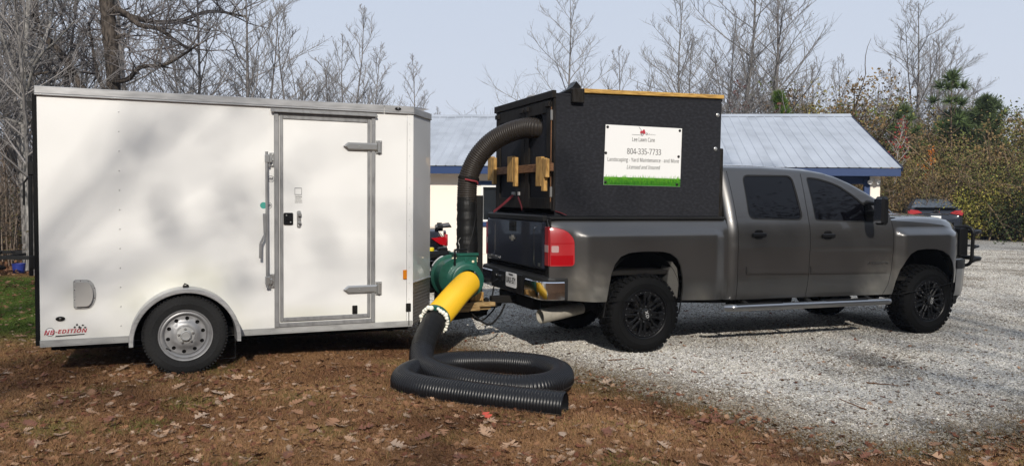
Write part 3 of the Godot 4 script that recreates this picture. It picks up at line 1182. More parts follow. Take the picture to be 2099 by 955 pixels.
func make_big_oak() -> void:
	rng.seed = 313
	var root := thing("oak_tree", "thick dark trunked bare oak with gnarled limbs rising behind the trailer roof", "tree", Vector3(-8.95, 0, -18.2))
	var tr := Mb.new()
	var cr := Mb.new()
	tr.col = Color(0.125, 0.105, 0.09)
	cr.col = Color(0.17, 0.155, 0.15)
	tr.tube([Vector3(0, -0.2, 0), Vector3(0.03, 1.0, 0), Vector3(0.02, 2.6, 0), Vector3(0.05, 4.2, 0), Vector3(-0.02, 5.2, 0), Vector3(-0.10, 6.3, 0), Vector3(-0.25, 8.5, 0.1)], [0.25, 0.18, 0.155, 0.145, 0.155, 0.15, 0.08], 12, false, 0.05)
	var limbs := [
		[[Vector3(-0.05, 3.5, 0.1), Vector3(-0.55, 3.9, 0.2), Vector3(-0.85, 4.5, 0.25), Vector3(-1.35, 5.1, 0.3), Vector3(-1.5, 5.6, 0.3), Vector3(-1.45, 6.2, 0.3), Vector3(-1.7, 6.9, 0.3)], 0.105],
		[[Vector3(-0.65, 4.15, 0.2), Vector3(-1.2, 4.25, 0.3), Vector3(-1.7, 4.1, 0.4)], 0.045],
		[[Vector3(-0.1, 3.7, -0.1), Vector3(-0.5, 4.3, -0.4), Vector3(-0.8, 4.9, -0.8), Vector3(-1.0, 5.6, -1.0)], 0.06],
		[[Vector3(0.1, 5.7, 0), Vector3(0.45, 5.55, 0.2), Vector3(0.75, 5.3, 0.25), Vector3(1.2, 5.2, 0.3), Vector3(1.65, 4.9, 0.3), Vector3(1.9, 4.75, 0.3)], 0.075],
		[[Vector3(0.1, 5.65, 0.05), Vector3(0.7, 5.5, -0.3), Vector3(1.3, 5.55, -0.5), Vector3(2.0, 5.8, -0.6), Vector3(2.8, 5.7, -0.7)], 0.07],
		[[Vector3(0.1, 5.0, 0.0), Vector3(0.28, 5.1, 0.1), Vector3(0.38, 5.12, 0.1)], 0.06],
		[[Vector3(0.05, 4.1, 0.1), Vector3(0.5, 4.1, 0.3), Vector3(0.9, 4.35, 0.5), Vector3(1.5, 4.4, 0.6), Vector3(2.2, 4.8, 0.7)], 0.06],
		[[Vector3(-0.1, 6.2, 0), Vector3(-0.6, 6.2, 0.2), Vector3(-1.1, 5.95, 0.2), Vector3(-1.6, 6.3, 0.3)], 0.08],
		[[Vector3(0.05, 6.0, 0), Vector3(0.6, 6.6, 0.3), Vector3(1.2, 7.0, 0.5), Vector3(2.2, 7.2, 0.6)], 0.10],
		[[Vector3(0.05, 4.6, -0.1), Vector3(-0.4, 5.2, -0.6), Vector3(-0.6, 6.0, -1.0)], 0.05]]
	for l in limbs:
		var P := spline(l[0], 0.16)
		var rs := []
		for i in P.size():
			rs.append(lerpf(l[1], l[1] * 0.3, float(i) / P.size()))
		tr.tube(P, rs, 8, true, 0.08)
		var n := int(P.size() * 1.1)
		for i in n:
			var t := 0.15 + 0.85 * rng.randf()
			var o := Vector3(rng.randf_range(-1, 1), rng.randf_range(-0.3, 1), rng.randf_range(-1, 1))
			var L := rng.randf_range(0.5, 1.4)
			var Q := limb(cr, along(P, t), o, L, 0.022, 0.006, 6, 4, 0.32, 0.02)
			for j in 6:
				var Z := limb(cr, along(Q, rng.randf_range(0.2, 1)), Vector3(rng.randf_range(-1, 1), rng.randf_range(-0.4, 1), rng.randf_range(-1, 1)), L * rng.randf_range(0.25, 0.55), 0.009, 0.004, 3, 3, 0.3, 0.0)
				for k in 3:
					limb(cr, along(Z, rng.randf_range(0.3, 1)), Vector3(rng.randf_range(-1, 1), rng.randf_range(-0.4, 1), rng.randf_range(-1, 1)), L * 0.18, 0.005, 0.003, 2, 3, 0.3, 0.0)
	part("trunk", tr, M.bark, root)
	part("crown", cr, M.twig, root)


func make_pale_tree() -> void:
	rng.seed = 71
	var root := thing("bare_tree", "pale barked bare tree standing just left of the trailer's rear corner", "tree", Vector3(-10.05, 0, -16.8))
	root.scale = Vector3.ONE * 1.2
	var tr := Mb.new()
	var cr := Mb.new()
	tr.col = Color(0.36, 0.345, 0.325)
	cr.col = Color(0.20, 0.19, 0.185)
	var stem := spline([Vector3(0.02, -0.2, 0), Vector3(0.05, 0.9, 0), Vector3(0.0, 1.9, 0), Vector3(-0.03, 2.9, 0), Vector3(0.03, 3.7, 0), Vector3(0.10, 4.6, 0), Vector3(0.12, 5.6, -0.1), Vector3(0.2, 7.4, -0.2)], 0.3)
	var rs := []
	for i in stem.size():
		rs.append(lerpf(0.064, 0.020, float(i) / stem.size()))
	tr.tube(stem, rs, 9, false, 0.04)
	for l in [[Vector3(0.0, 3.0, 0), Vector3(-0.25, 3.8, 0.1), Vector3(-0.42, 4.6, 0.1), Vector3(-0.55, 5.6, 0.15), Vector3(-0.75, 7.0, 0.2)], [Vector3(0.05, 3.1, 0), Vector3(0.35, 3.6, 0.2), Vector3(0.7, 3.85, 0.3), Vector3(1.1, 4.2, 0.4)],
			[Vector3(0.0, 2.5, 0), Vector3(-0.5, 2.7, 0.2), Vector3(-0.9, 2.85, 0.3)], [Vector3(0.03, 3.4, 0), Vector3(0.3, 4.3, -0.3), Vector3(0.4, 5.4, -0.4), Vector3(0.7, 6.6, -0.5)], [Vector3(0.0, 2.9, 0), Vector3(-0.3, 3.2, -0.3), Vector3(-0.6, 4.0, -0.6), Vector3(-0.7, 5.2, -0.8)]]:
		var P := spline(l, 0.25)
		var r2 := []
		for i in P.size():
			r2.append(lerpf(0.030, 0.008, float(i) / P.size()))
		tr.tube(P, r2, 7, false)
		for i in 10:
			var Q := limb(cr, along(P, rng.randf_range(0.15, 1)), Vector3(rng.randf_range(-1, 1), rng.randf_range(0, 1.4), rng.randf_range(-1, 1)), rng.randf_range(0.5, 1.3), 0.014, 0.005, 5, 3, 0.2, 0.05)
			for j in 6:
				limb(cr, along(Q, rng.randf_range(0.2, 1)), Vector3(rng.randf_range(-1, 1), rng.randf_range(-0.2, 1), rng.randf_range(-1, 1)), rng.randf_range(0.15, 0.45), 0.006, 0.003, 3, 3, 0.25, 0.03)
	part("trunk", tr, M.bark, root)
	part("crown", cr, M.twig, root)


func make_woods() -> void:
	make_big_oak()
	make_pale_tree()
	var grey := Color(0.245, 0.23, 0.22)
	# kinds of bare tree, each built once and then copied
	var gl := "bare trees in the wood behind the trailer"
	var gb := "bare trees beyond the metal roofed building"
	var gr := "bare trees rising over the thicket at right"
	var ll := "slender bare grey tree in the wood behind the trailer"
	var lb := "slender bare grey tree beyond the metal roofed building"
	var lr := "slender bare grey tree rising over the thicket at right"
	var A := make_tree("bare_tree", ll, "tree", gl, 21, {"H": 11.0, "r": 0.085, "first": 0.22, "n": 26, "open": 1.0, "reach": 0.44, "lift": 0.035, "subs": 9, "twigs": 6, "leaves": 0.12, "leaf": 0.045, "tint": Color(0.07, 0.05, 0.04), "bark": grey})
	var B := make_tree("bare_tree", ll, "tree", gl, 22, {"H": 10.0, "r": 0.06, "first": 0.22, "n": 18, "open": 0.80, "reach": 0.38, "lift": 0.05, "subs": 8, "twigs": 5, "bark": grey, "stems": 3, "lean": 0.13})
	var C := make_tree("bare_tree", ll, "tree", gl, 23, {"H": 9.0, "r": 0.05, "first": 0.25, "n": 22, "open": 0.78, "reach": 0.33, "lift": 0.05, "subs": 8, "twigs": 5, "bark": grey * 1.1})
	var D := make_tree("bare_tree", ll, "tree", gl, 24, {"H": 12.0, "r": 0.085, "first": 0.20, "n": 26, "open": 0.95, "reach": 0.42, "lift": 0.04, "subs": 9, "twigs": 6, "leaves": 0.06, "leaf": 0.05, "tint": Color(0.10, 0.05, 0.04), "bark": grey * 1.15})
	# the wood at left: the first four places take the trees just built
	var spots := [[A, -6.15, -18.0, 0.62, 0.3], [B, -11.6, -20.5, 0.9, 1.1], [C, -10.2, -17.0, 0.85, 2.0], [D, -10.6, -22.5, 0.85, 0.5]]
	rng.seed = 5
	for s in spots:
		s[0].position = Vector3(s[1], ground_y(s[1], s[2]), s[2])
		s[0].rotation.y = s[4]
		s[0].scale = Vector3(1.3, 1.0, 1.3) * s[3]
	A.set_meta("label", "bare tree dotted with dark seed balls rising over the middle of the trailer roof")
	A.remove_meta("group")
	var more := [[B, -5.2, -19.8, 0.62], [C, -7.6, -19.0, 0.85], [A, -13.0, -19.0, 0.95], [C, -12.1, -16.4, 0.95], [D, -14.5, -22.0, 0.95],
		[C, -9.3, -15.8, 0.8], [B, -12.9, -22.6, 0.9], [B, -6.6, -21.0, 0.66], [C, -5.9, -24.0, 0.66], [C, -14.0, -17.6, 0.9], [D, -16.0, -26.0, 1.05], [B, -15.0, -24.5, 1.0], [C, -10.9, -15.6, 0.75], [B, -11.0, -28.0, 0.9]]
	for s in more:
		copy(s[0], Vector3(s[1], ground_y(s[1], s[2]), s[2]), rng.randf() * TAU, s[3], ll, gl).scale *= Vector3(1.35, 1.0, 1.35)
	# beyond the building
	var back := [[B, -6.6, -33.0, 0.92], [C, -5.7, -34.0, 0.92], [B, -7.3, -34.5, 0.85], [C, -4.3, -34.0, 0.83], [C, -3.5, -36.0, 0.62], [C, -2.6, -37.0, 0.55], [D, 2.45, -36.0, 0.87], [B, 4.85, -36.0, 0.82], [C, 5.4, -37.0, 0.82], [D, 7.6, -35.5, 0.85], [B, 8.5, -34.0, 0.95], [D, 9.8, -35.0, 1.08],
		[A, 10.9, -34.0, 1.02], [B, 11.2, -37.0, 1.05], [C, 10.2, -38.0, 0.95], [C, 12.6, -36.0, 0.80], [B, 14.3, -38.0, 0.78], [C, 16.0, -38.5, 0.82], [B, 16.6, -40.0, 0.85], [C, 7.0, -40.0, 0.7], [A, 9.0, -40.0, 0.85], [C, 13.6, -40.0, 0.8], [C, 0.2, -40.0, 0.45], [C, 6.3, -37.0, 0.72]]
	for s in back:
		copy(s[0], Vector3(s[1], ground_y(s[1], s[2]), s[2]), rng.randf() * TAU, s[3], lb, gb).scale *= Vector3(1.35, 1.0, 1.35)
	var right := [[A, 17.6, -36.5, 0.92], [B, 18.6, -37.0, 0.95], [C, 19.4, -38.0, 1.0], [B, 20.3, -38.5, 0.90], [C, 17.0, -35.5, 0.85], [C, 21.5, -39.0, 0.82], [C, 18.9, -35.0, 0.72], [B, 23.5, -42.0, 0.72], [A, 20.9, -41.0, 0.85]]
	for s in right:
		copy(s[0], Vector3(s[1], ground_y(s[1], s[2]), s[2]), rng.randf() * TAU, s[3], lr, gr).scale *= Vector3(1.35, 1.0, 1.35)
	# a bush-leaved dogwood with red and brown leaves hanging on, right of the box top
	var red := make_tree("reddish_tree", "small tree with dusky red and brown leaves just right of the black box top", "tree", "", 31, {"H": 6.4, "r": 0.06, "first": 0.3, "n": 18, "open": 0.7, "reach": 0.27, "lift": 0.06, "subs": 6, "twigs": 4, "leaves": 0.6, "leaf": 0.08, "clump": 2, "scatter": 0.08, "tint": Color(0.17, 0.07, 0.06), "bark": grey})
	red.position = Vector3(9.15, 0, -33.0)
	var tawny := copy(red, Vector3(10.35, 0, -32.0), 2.0, 0.84, "small tree with sparse tawny leaves beside the pines beyond the roof")
	tawny.name = numbered("tawny_tree")
	var maple := make_tree("red_maple", "young maple with a few bright red leaves beyond the building's right end", "tree", "", 33, {"H": 4.4, "r": 0.04, "first": 0.42, "n": 14, "open": 0.8, "reach": 0.32, "lift": 0.04, "subs": 5, "twigs": 4, "leaves": 0.5, "leaf": 0.08, "clump": 2, "scatter": 0.12, "tint": Color(0.24, 0.03, 0.03), "bark": Color(0.42, 0.40, 0.37)})
	maple.position = Vector3(14.3, ground_y(14.3, -30.0), -30.6)
	var orange := make_tree("orange_sapling", "sapling with orange leaves in front of the thicket", "tree", "", 34, {"H": 3.4, "r": 0.035, "first": 0.5, "n": 10, "open": 0.9, "reach": 0.26, "lift": 0.04, "subs": 4, "twigs": 3, "leaves": 0.7, "leaf": 0.09, "clump": 3, "scatter": 0.10, "tint": Color(0.45, 0.16, 0.03), "bark": Color(0.42, 0.40, 0.37)})
	orange.position = Vector3(15.4, ground_y(15.4, -30.0), -30.4)

	# pines
	var pine_tint := Color(0.088, 0.128, 0.045)
	var p1 := make_pine("pine_tree", "bright green young pine standing just beyond the roof ridge", "", 41, 5.9, 0.30, 0.12, Color(0.085, 0.15, 0.022), 13, 5, 0.26, 5)
	p1.position = Vector3(10.85, 0, -32.5)
	copy(p1, Vector3(11.6, 0, -33.2), 1.0, 0.80, "smaller dull green pine beside the bright young pine beyond the roof")
	var p2 := make_pine("pine_tree", "open topped pine with star shaped needle tufts above the thicket", "", 42, 6.3, 0.66, 0.15, pine_tint, 4, 4, 0.42, 0)
	p2.position = Vector3(17.5, 0.25, -32.2)
	copy(p2, Vector3(15.9, 0.2, -32.6), 1.3, 0.80, "lower open pine top left of the star tufted pine above the thicket")
	var p3 := make_pine("pine_tree", "rounded dark green pine crown above the right thicket", "", 43, 5.3, 0.62, 0.15, Color(0.085, 0.118, 0.05), 7, 6, 0.36, 5)
	p3.position = Vector3(18.55, 0.3, -32.4)
	copy(p3, Vector3(18.0, 0.3, -33.4), 0.6, 0.93, "dark pine crown between the two taller pines above the thicket")
	copy(p3, Vector3(22.2, 0.3, -33.0), 2.2, 1.10, "dark conifer at the far right edge of the thicket")

	# the thicket at right
	var olive := [Color(0.15, 0.15, 0.048), Color(0.12, 0.14, 0.042), Color(0.18, 0.14, 0.055), Color(0.22, 0.195, 0.065)]
	var rust := [Color(0.20, 0.13, 0.06), Color(0.17, 0.12, 0.055), Color(0.15, 0.14, 0.055), Color(0.24, 0.165, 0.08)]
	var gold := [Color(0.28, 0.26, 0.05), Color(0.23, 0.225, 0.05), Color(0.18, 0.185, 0.05), Color(0.31, 0.265, 0.055), Color(0.18, 0.14, 0.055)]
	var deep := [Color(0.045, 0.060, 0.022), Color(0.06, 0.068, 0.024), Color(0.035, 0.05, 0.02)]
	var g_o := "olive shrubs of the thicket"
	var g_r := "rust brown shrubs of the thicket"
	var g_g := "yellow leaved shrubs of the thicket"
	var g_d := "dark green shrubs of the thicket"
	var l_o := "olive green shrub tangled with bare vines in the thicket at right"
	var l_r := "rust brown shrub tangled with bare vines in the thicket at right"
	var l_g := "yellow leaved shrub low in the thicket at right"
	var l_d := "dark green shrub in the thicket at right"
	var bo := make_bush("shrub", l_o, "shrub", g_o, 51, 1.5, 3.0, olive, 7000, 0.072, 14)
	var br := make_bush("shrub", l_r, "shrub", g_r, 52, 1.6, 3.2, rust, 6200, 0.072, 20)
	var bg := make_bush("shrub", l_g, "shrub", g_g, 53, 1.2, 1.8, gold, 5200, 0.068, 10)
	var bd := make_bush("shrub", l_d, "shrub", g_d, 54, 1.3, 2.4, deep, 4600, 0.085, 8)
	var put := [[bo, 17.4, -29.5, 1.0, 0], [br, 16.0, -30.5, 1.05, 0], [bg, 16.1, -28.2, 1.0, 0], [bd, 17.35, -27.2, 1.0, 0],
		[bo, 19.6, -30.0, 1.35, 0], [br, 18.4, -31.0, 1.35, 0], [bo, 21.4, -31.0, 1.5, 0], [br, 20.6, -28.4, 1.35, 0], [bo, 22.4, -28.4, 1.5, 0], [br, 23.8, -29.6, 1.55, 0], [bo, 14.8, -32.5, 1.05, 0], [br, 13.4, -33.0, 1.05, 0],
		[bg, 16.75, -28.6, 1.15, 0], [bg, 18.2, -27.0, 0.95, 0], [bo, 18.6, -28.4, 1.0, 0], [br, 19.8, -26.6, 1.0, 0], [bd, 20.6, -26.2, 1.0, 0], [bo, 21.0, -27.2, 1.25, 0], [bd, 21.6, -25.4, 1.0, 0], [br, 22.6, -26.4, 1.4, 0], [bo, 16.6, -32.5, 1.25, 0], [bd, 16.8, -28.3, 0.8, 0],
		[br, 15.0, -30.0, 0.8, 0], [br, 14.1, -31.4, 0.9, 0], [bo, 24.5, -27.0, 1.7, 0], [bd, 23.4, -25.0, 1.2, 0], [bg, 19.7, -25.9, 0.8, 0], [br, 17.9, -28.2, 0.95, 0], [bo, 15.2, -31.2, 0.95, 0], [bo, 25.5, -31.0, 1.8, 0], [br, 22.2, -32.5, 1.55, 0], [bo, 20.2, -32.6, 1.5, 0], [bg, 23.0, -28.0, 1.9, 0],
		[bo, 12.2, -33.2, 1.05, 0], [br, 12.9, -34.6, 1.15, 0], [br, 12.5, -36.0, 1.95, 0], [bo, 13.5, -36.6, 1.9, 0], [br, 14.7, -37.0, 1.9, 0], [bo, 15.9, -36.4, 1.75, 0], [br, 17.2, -36.0, 1.7, 0], [bo, 18.6, -36.0, 1.7, 0], [bo, 26.5, -26.0, 1.6, 0], [bd, 18.0, -30.0, 1.2, 0]]
	rng.seed = 8
	var first := {}
	for s in put:
		var at := Vector3(s[1], ground_y(s[1], s[2]) - 0.05, s[2])
		if not first.has(s[0]):
			first[s[0]] = true
			s[0].position = at
			s[0].scale = Vector3.ONE * s[3]
		else:
			copy(s[0], at, rng.randf() * TAU, s[3])
	# undergrowth along the wood's edge at left, read as one mass
	var where := []
	var tints := []
	var sap := Mb.new()
	rng.seed = 61
	sap.col = Color(1, 1, 1)
	for i in 3:
		var P := limb(sap, Vector3(rng.randf_range(-0.3, 0.3), -0.1, rng.randf_range(-0.3, 0.3)), Vector3(rng.randf_range(-0.12, 0.12), 1, rng.randf_range(-0.12, 0.12)), rng.randf_range(2.6, 4.6), 0.022, 0.006, 7, 4, 0.06, 0.05)
		for j in 12:
			var Q := limb(sap, along(P, rng.randf_range(0.15, 0.98)), Vector3(rng.randf_range(-1, 1), rng.randf_range(0.2, 1.4), rng.randf_range(-1, 1)), rng.randf_range(0.3, 0.9), 0.008, 0.003, 3, 3, 0.2, 0.05)
			limb(sap, Q[1], Vector3(rng.randf_range(-1, 1), rng.randf_range(-0.2, 1), rng.randf_range(-1, 1)), rng.randf_range(0.2, 0.5), 0.005, 0.003, 2, 3, 0.2, 0.05)
	var sapling := sap.mesh()
	for i in 640:
		var x := rng.randf_range(-24.0, -5.0)
		var z := rng.randf_range(-40.0, -16.5)
		if z > -19.0 and rng.randf() < 0.45:
			continue
		var s := rng.randf_range(0.5, 1.05) * (0.75 if x > -9.5 else 1.0)
		where.append(Transform3D(Basis(Vector3.UP, rng.randf() * TAU).scaled(Vector3(s, s, s)), Vector3(x, 0, z)))
		var k := rng.randf_range(0.6, 1.2)
		tints.append(Color(0.24, 0.19, 0.15) * k)
	for i in 420:   # and far behind the building
		var x := rng.randf_range(-14.0, 34.0)
		var z := rng.randf_range(-54.0, -39.0)
		var s := rng.randf_range(0.8, 1.45)
		where.append(Transform3D(Basis(Vector3.UP, rng.randf() * TAU).scaled(Vector3(s, s * 1.05, s)), Vector3(x, 0, z)))
		tints.append(Color(0.27, 0.25, 0.245) * rng.randf_range(0.75, 1.1))
	swarm("woodland_undergrowth", sapling, M.twig, where, tints)
	# brown leafy cover on the woodland floor
	var bits := Mb.new()
	for i in 420:
		leaf_bit(bits, Vector3(rng.randfn(0, 0.55), absf(rng.randfn(0.0, 0.7)), rng.randfn(0, 0.55)), 0.055, Color(1, 1, 1))
	var cover := bits.mesh(5)
	where = []
	tints = []
	for i in 420:
		var x := rng.randf_range(-24.0, -5.0)
		var z := rng.randf_range(-38.0, -17.5)
		var s := rng.randf_range(0.7, 1.5)
		where.append(Transform3D(Basis(Vector3.UP, rng.randf() * TAU).scaled(Vector3(s, s * rng.randf_range(0.7, 1.2), s)), Vector3(x, 0, z)))
		tints.append([Color(0.13, 0.085, 0.05), Color(0.10, 0.085, 0.04), Color(0.16, 0.11, 0.07), Color(0.075, 0.075, 0.03)][rng.randi() % 4] * rng.randf_range(0.7, 1.2))
	swarm("woodland_brush", cover, M.leaf, where, tints)

	# trees behind the photographer, whose crowns dapple the trailer and the lawn
	var shade := make_tree("shade_tree", "tall leafy tree behind the viewer, left of the sun's path", "tree", "", 81, {"H": 30.0, "r": 0.30, "first": 0.36, "n": 32, "open": 1.1, "reach": 0.30, "lift": 0.03, "subs": 8, "twigs": 4, "leaves": 0.38, "leaf": 0.22, "clump": 4, "scatter": 0.35, "bough": Vector3(3.9, 20.1, 0.0), "tint": Color(0.15, 0.09, 0.05), "bark": grey})
	shade.position = Vector3(-2.9, 0.1, 22.0)
	copy(shade, Vector3(10.6, 0.1, 23.0), 3.1, 0.95, "tall leafy tree behind the viewer, well to the right")
	copy(shade, Vector3(-14.0, 0.1, 19.0), 4.4, 0.9, "tall leafy tree behind the viewer, far to the left")
	# the low woods behind the viewer, which show only as dark reflections
	rng.seed = 62
	where = []
	tints = []
	var wide := []
	var wide_t := []
	for i in 520:
		var x := rng.randf_range(-45.0, 55.0)
		var z := rng.randf_range(17.0, 45.0)
		var s := rng.randf_range(1.6, 2.6)
		where.append(Transform3D(Basis(Vector3.UP, rng.randf() * TAU).scaled(Vector3(s, s, s)), Vector3(x, 0, z)))
		tints.append(Color(0.20, 0.17, 0.15) * rng.randf_range(0.6, 1.1))
		s = rng.randf_range(2.5, 4.5)
		wide.append(Transform3D(Basis(Vector3.UP, rng.randf() * TAU).scaled(Vector3(s, s * 1.5, s)), Vector3(x, rng.randf_range(-0.5, 2.5), z)))
		wide_t.append([Color(0.10, 0.07, 0.045), Color(0.06, 0.065, 0.03), Color(0.13, 0.085, 0.055)][rng.randi() % 3])
	for i in 420:   # and along the right side of the lot
		var x := rng.randf_range(21.0, 40.0)
		var z := rng.randf_range(-5.0, 22.0)
		var s := rng.randf_range(2.0, 3.0)
		where.append(Transform3D(Basis(Vector3.UP, rng.randf() * TAU).scaled(Vector3(s, s, s)), Vector3(x, 0, z)))
		tints.append(Color(0.16, 0.14, 0.12) * rng.randf_range(0.6, 1.1))
		s = rng.randf_range(2.5, 4.0)
		wide.append(Transform3D(Basis(Vector3.UP, rng.randf() * TAU).scaled(Vector3(s, s * 1.5, s)), Vector3(x + 1.5, rng.randf_range(-0.5, 9.0), z)))
		wide_t.append([Color(0.07, 0.055, 0.035), Color(0.04, 0.05, 0.02), Color(0.10, 0.065, 0.045)][rng.randi() % 3])
	swarm("woods_behind_the_viewer", sapling, M.twig, where, tints)
	swarm("brush_behind_the_viewer", cover, M.leaf, wide, wide_t)
	place_words("shrub", "olive shrubs of the thicket")
	place_words("shrub", "rust brown shrubs of the thicket")
	place_words("shrub", "yellow leaved shrubs of the thicket")
	place_words("shrub", "dark green shrubs of the thicket")
	place_words("bare_tree", gl)
	place_words("bare_tree", gb)
	place_words("bare_tree", gr)


# tells alike neighbours apart by their order from left to right
func place_words(called: String, group: String) -> void:
	var all := []
	for o in get_children():
		if o is Node3D and String(o.name).begins_with(called) and o.get_meta("group", "") == group:
			all.append(o)
	all.sort_custom(func(a, b): return a.position.x / -a.position.z < b.position.x / -b.position.z)
	var ones := ["first", "second", "third", "fourth", "fifth", "sixth", "seventh", "eighth", "ninth", "tenth", "eleventh", "twelfth", "thirteenth", "fourteenth", "fifteenth", "sixteenth", "seventeenth", "eighteenth", "nineteenth"]
	for i in all.size():
		var w: String = ones[i] if i < 19 else ("twentieth" if i == 19 else ("twenty-" + ones[i - 20] if i < 29 else "thirtieth"))
		all[i].set_meta("label", "%s, %s from left" % [all[i].get_meta("label"), w])


# ================================================================ the building
func make_building() -> void:
	var turn := -0.11
	var root := thing("metal_roofed_building", "low white building with a pale metal roof and blue trim", "building", Vector3(8.62, 0, -18.05), turn)
	# local x runs along the front (negative = left), z towards the camera; the front eave is at z = 0
	var L := 17.3736
	var eave := 2.345
	var rise := 1.56
	var run := 3.95
	var wl := -L + 0.3
	var wr := -2.55
	var zw := -0.45
	var wall := Mb.new()
	var base := -0.15
	# front wall with an opening for the window
	var w0 := -9.48
	var w1 := -7.55
	var s0 := 1.02
	var s1 := 1.90
	for b in [[wl, w0, base, 2.2], [w1, wr, base, 2.2], [w0, w1, base, s0], [w0, w1, s1, 2.2]]:
		wall.bb(Vector3(b[0], b[2], zw - 0.2), Vector3(b[1], b[3], zw), 0.0)
	wall.bb(Vector3(wl, base, -2 * run + 0.4), Vector3(wl + 0.2, 2.2, zw - 0.2), 0.0)
	wall.bb(Vector3(wl + 0.2, base, -2 * run + 0.4), Vector3(-0.35, 2.2, -2 * run + 0.6), 0.0)
	wall.bb(Vector3(-0.55, base, -2 * run + 0.6), Vector3(-0.35, 2.2, -2.6), 0.0)
	part("front_wall", wall, M.white_wall, root)
	for s in [-0.35 - 0.2, wl]:
		var gb := Mb.new()
		gb.slab(PackedVector2Array([Vector2(-0.4, 2.2), Vector2(-run, 2.2 + (run - 0.4) * rise / run), Vector2(-2 * run + 0.4, 2.2)]), 0.0, 0.19, Transform3D(Basis(Vector3(0, 0, 1), Vector3.UP, Vector3(-1, 0, 0)), Vector3(s + 0.195, 0, 0)))
		part("gable", gb, M.white_wall, root)
	# porch at the right end: recessed wall with a window, side return
	var porch := Mb.new()
	var pz := -2.6
	for b in [[wr - 0.2, -1.30, base, 2.2], [-0.86, -0.35, base, 2.2], [-1.30, -0.86, base, 0.95], [-1.30, -0.86, 1.84, 2.2]]:
		porch.bb(Vector3(b[0], b[2], pz - 0.15), Vector3(b[1], b[3], pz), 0.0)
	porch.bb(Vector3(wr - 0.2, base, pz), Vector3(wr - 0.002, 2.2, zw - 0.2), 0.0)
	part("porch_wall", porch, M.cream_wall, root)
	var pw := Mb.new()
	pw.bb(Vector3(-1.30, 0.95, pz - 0.09), Vector3(-0.86, 1.84, pz - 0.07), 0.0)
	var pwo := part("porch_window", pw, M.window_glass, root)
	var pf := Mb.new()
	for b in [[-1.30, -1.27, 0.95, 1.84], [-0.89, -0.86, 0.95, 1.84], [-1.27, -0.89, 1.81, 1.84], [-1.27, -0.89, 0.95, 0.98]]:
		pf.bb(Vector3(b[0], b[2], pz - 0.07), Vector3(b[1], b[3], pz + 0.012), 0.002)
	part("frame", pf, M.old_wood, pwo)
	# ceiling under the roof
	var ce := Mb.new()
	ce.bb(Vector3(-L + 0.1, 2.205, -2 * run + 0.1), Vector3(-0.1, 2.23, -0.06), 0.0)
	part("soffit", ce, M.white_wall, root)
	# posts
	var po := Mb.new()
	po.bb(Vector3(-0.53, base, -0.62), Vector3(-0.31, 2.2, -0.40), 0.01)
	part("porch_post", po, M.white_wall, root)
	po = Mb.new()
	po.bb(Vector3(-0.66, base, -0.50), Vector3(-0.535, 2.08, -0.395), 0.006)
	part("downpipe", po, M.blue_trim, root)
	# window at left
	var wn := Mb.new()
	wn.bb(Vector3(w0, s0, zw - 0.12), Vector3(w1, s1, zw - 0.10), 0.0)
	var win := part("window", wn, M.window_glass, root)
	var fr := Mb.new()
	for b in [[w0, w0 + 0.05, s0, s1], [w1 - 0.05, w1, s0, s1], [w0 + 0.05, w1 - 0.05, s1 - 0.05, s1], [w0 + 0.05, w1 - 0.05, s0, s0 + 0.05], [w0 + 0.50, w0 + 0.55, s0 + 0.05, s1 - 0.05], [w0 + 1.12, w0 + 1.17, s0 + 0.05, s1 - 0.05]]:
		fr.bb(Vector3(b[0], b[2], zw - 0.1), Vector3(b[1], b[3], zw + 0.015), 0.004)
	part("frame", fr, M.white_frame, win)
	var sl := Mb.new()
	sl.bb(Vector3(w0 - 0.12, s0 - 0.11, zw), Vector3(w1 + 0.12, s0 - 0.004, zw + 0.05), 0.006)
	part("sill", sl, M.blue_trim, win)
	sl = Mb.new()
	sl.bb(Vector3(w0 - 0.12, s1 + 0.004, zw), Vector3(w1 + 0.12, s1 + 0.10, zw + 0.04), 0.006)
	part("header", sl, M.blue_trim, win)
	# fascia, frieze and the porch beam
	var fa := Mb.new()
	fa.bb(Vector3(-L, 2.155, -0.055), Vector3(0, eave - 0.022, -0.02), 0.004)
	part("fascia", fa, M.blue_trim, root)
	fa = Mb.new()
	fa.bb(Vector3(wr + 0.002, 1.985, -0.60), Vector3(-0.535, 2.2, -0.44), 0.006)
	part("porch_beam", fa, M.blue_trim, root)
	# roof: ribbed panels, lapped side by side
	var up := Vector3(0, rise, -run).normalized()
	var nr := Vector3(0, run, rise).normalized()
	var slope := sqrt(rise * rise + run * run)
	var wide := 0.9144
	var count := int(ceil(L / wide))
	for side in 2:
		var B := Basis(Vector3.RIGHT, nr, -up) if side == 0 else Basis(Vector3.LEFT, Vector3(0, run, -rise).normalized(), -Vector3(0, rise, run).normalized())
		var org := Vector3(0, eave, 0) if side == 0 else Vector3(-L, eave, -2 * run)
		var sheet := Mb.new()
		var row0 := []
		var row1 := []
		for r in 4:
			for d in [[0.0, 0.0], [0.18, 0.0], [0.195, 0.011], [0.215, 0.011], [0.2286, 0.0]]:
				row0.append(Vector3(-(r * 0.2286 + d[0]), d[1], 0.0))
				row1.append(Vector3(-(r * 0.2286 + d[0]), d[1], -slope))
		row0.append(Vector3(-0.940, -0.002, 0.0))
		row1.append(Vector3(-0.940, -0.002, -slope))
		sheet.loft([row0, row1], Vector3.UP)
		var under0 := []
		var under1 := []
		for p in row0:
			under0.append(p - Vector3(0, 0.006, 0))
		for p in row1:
			under1.append(p - Vector3(0, 0.006, 0))
		sheet.loft([under0, under1], Vector3.DOWN)
		sheet.loft([row0, under0], Vector3.BACK)
		var ms := sheet.mesh(20)
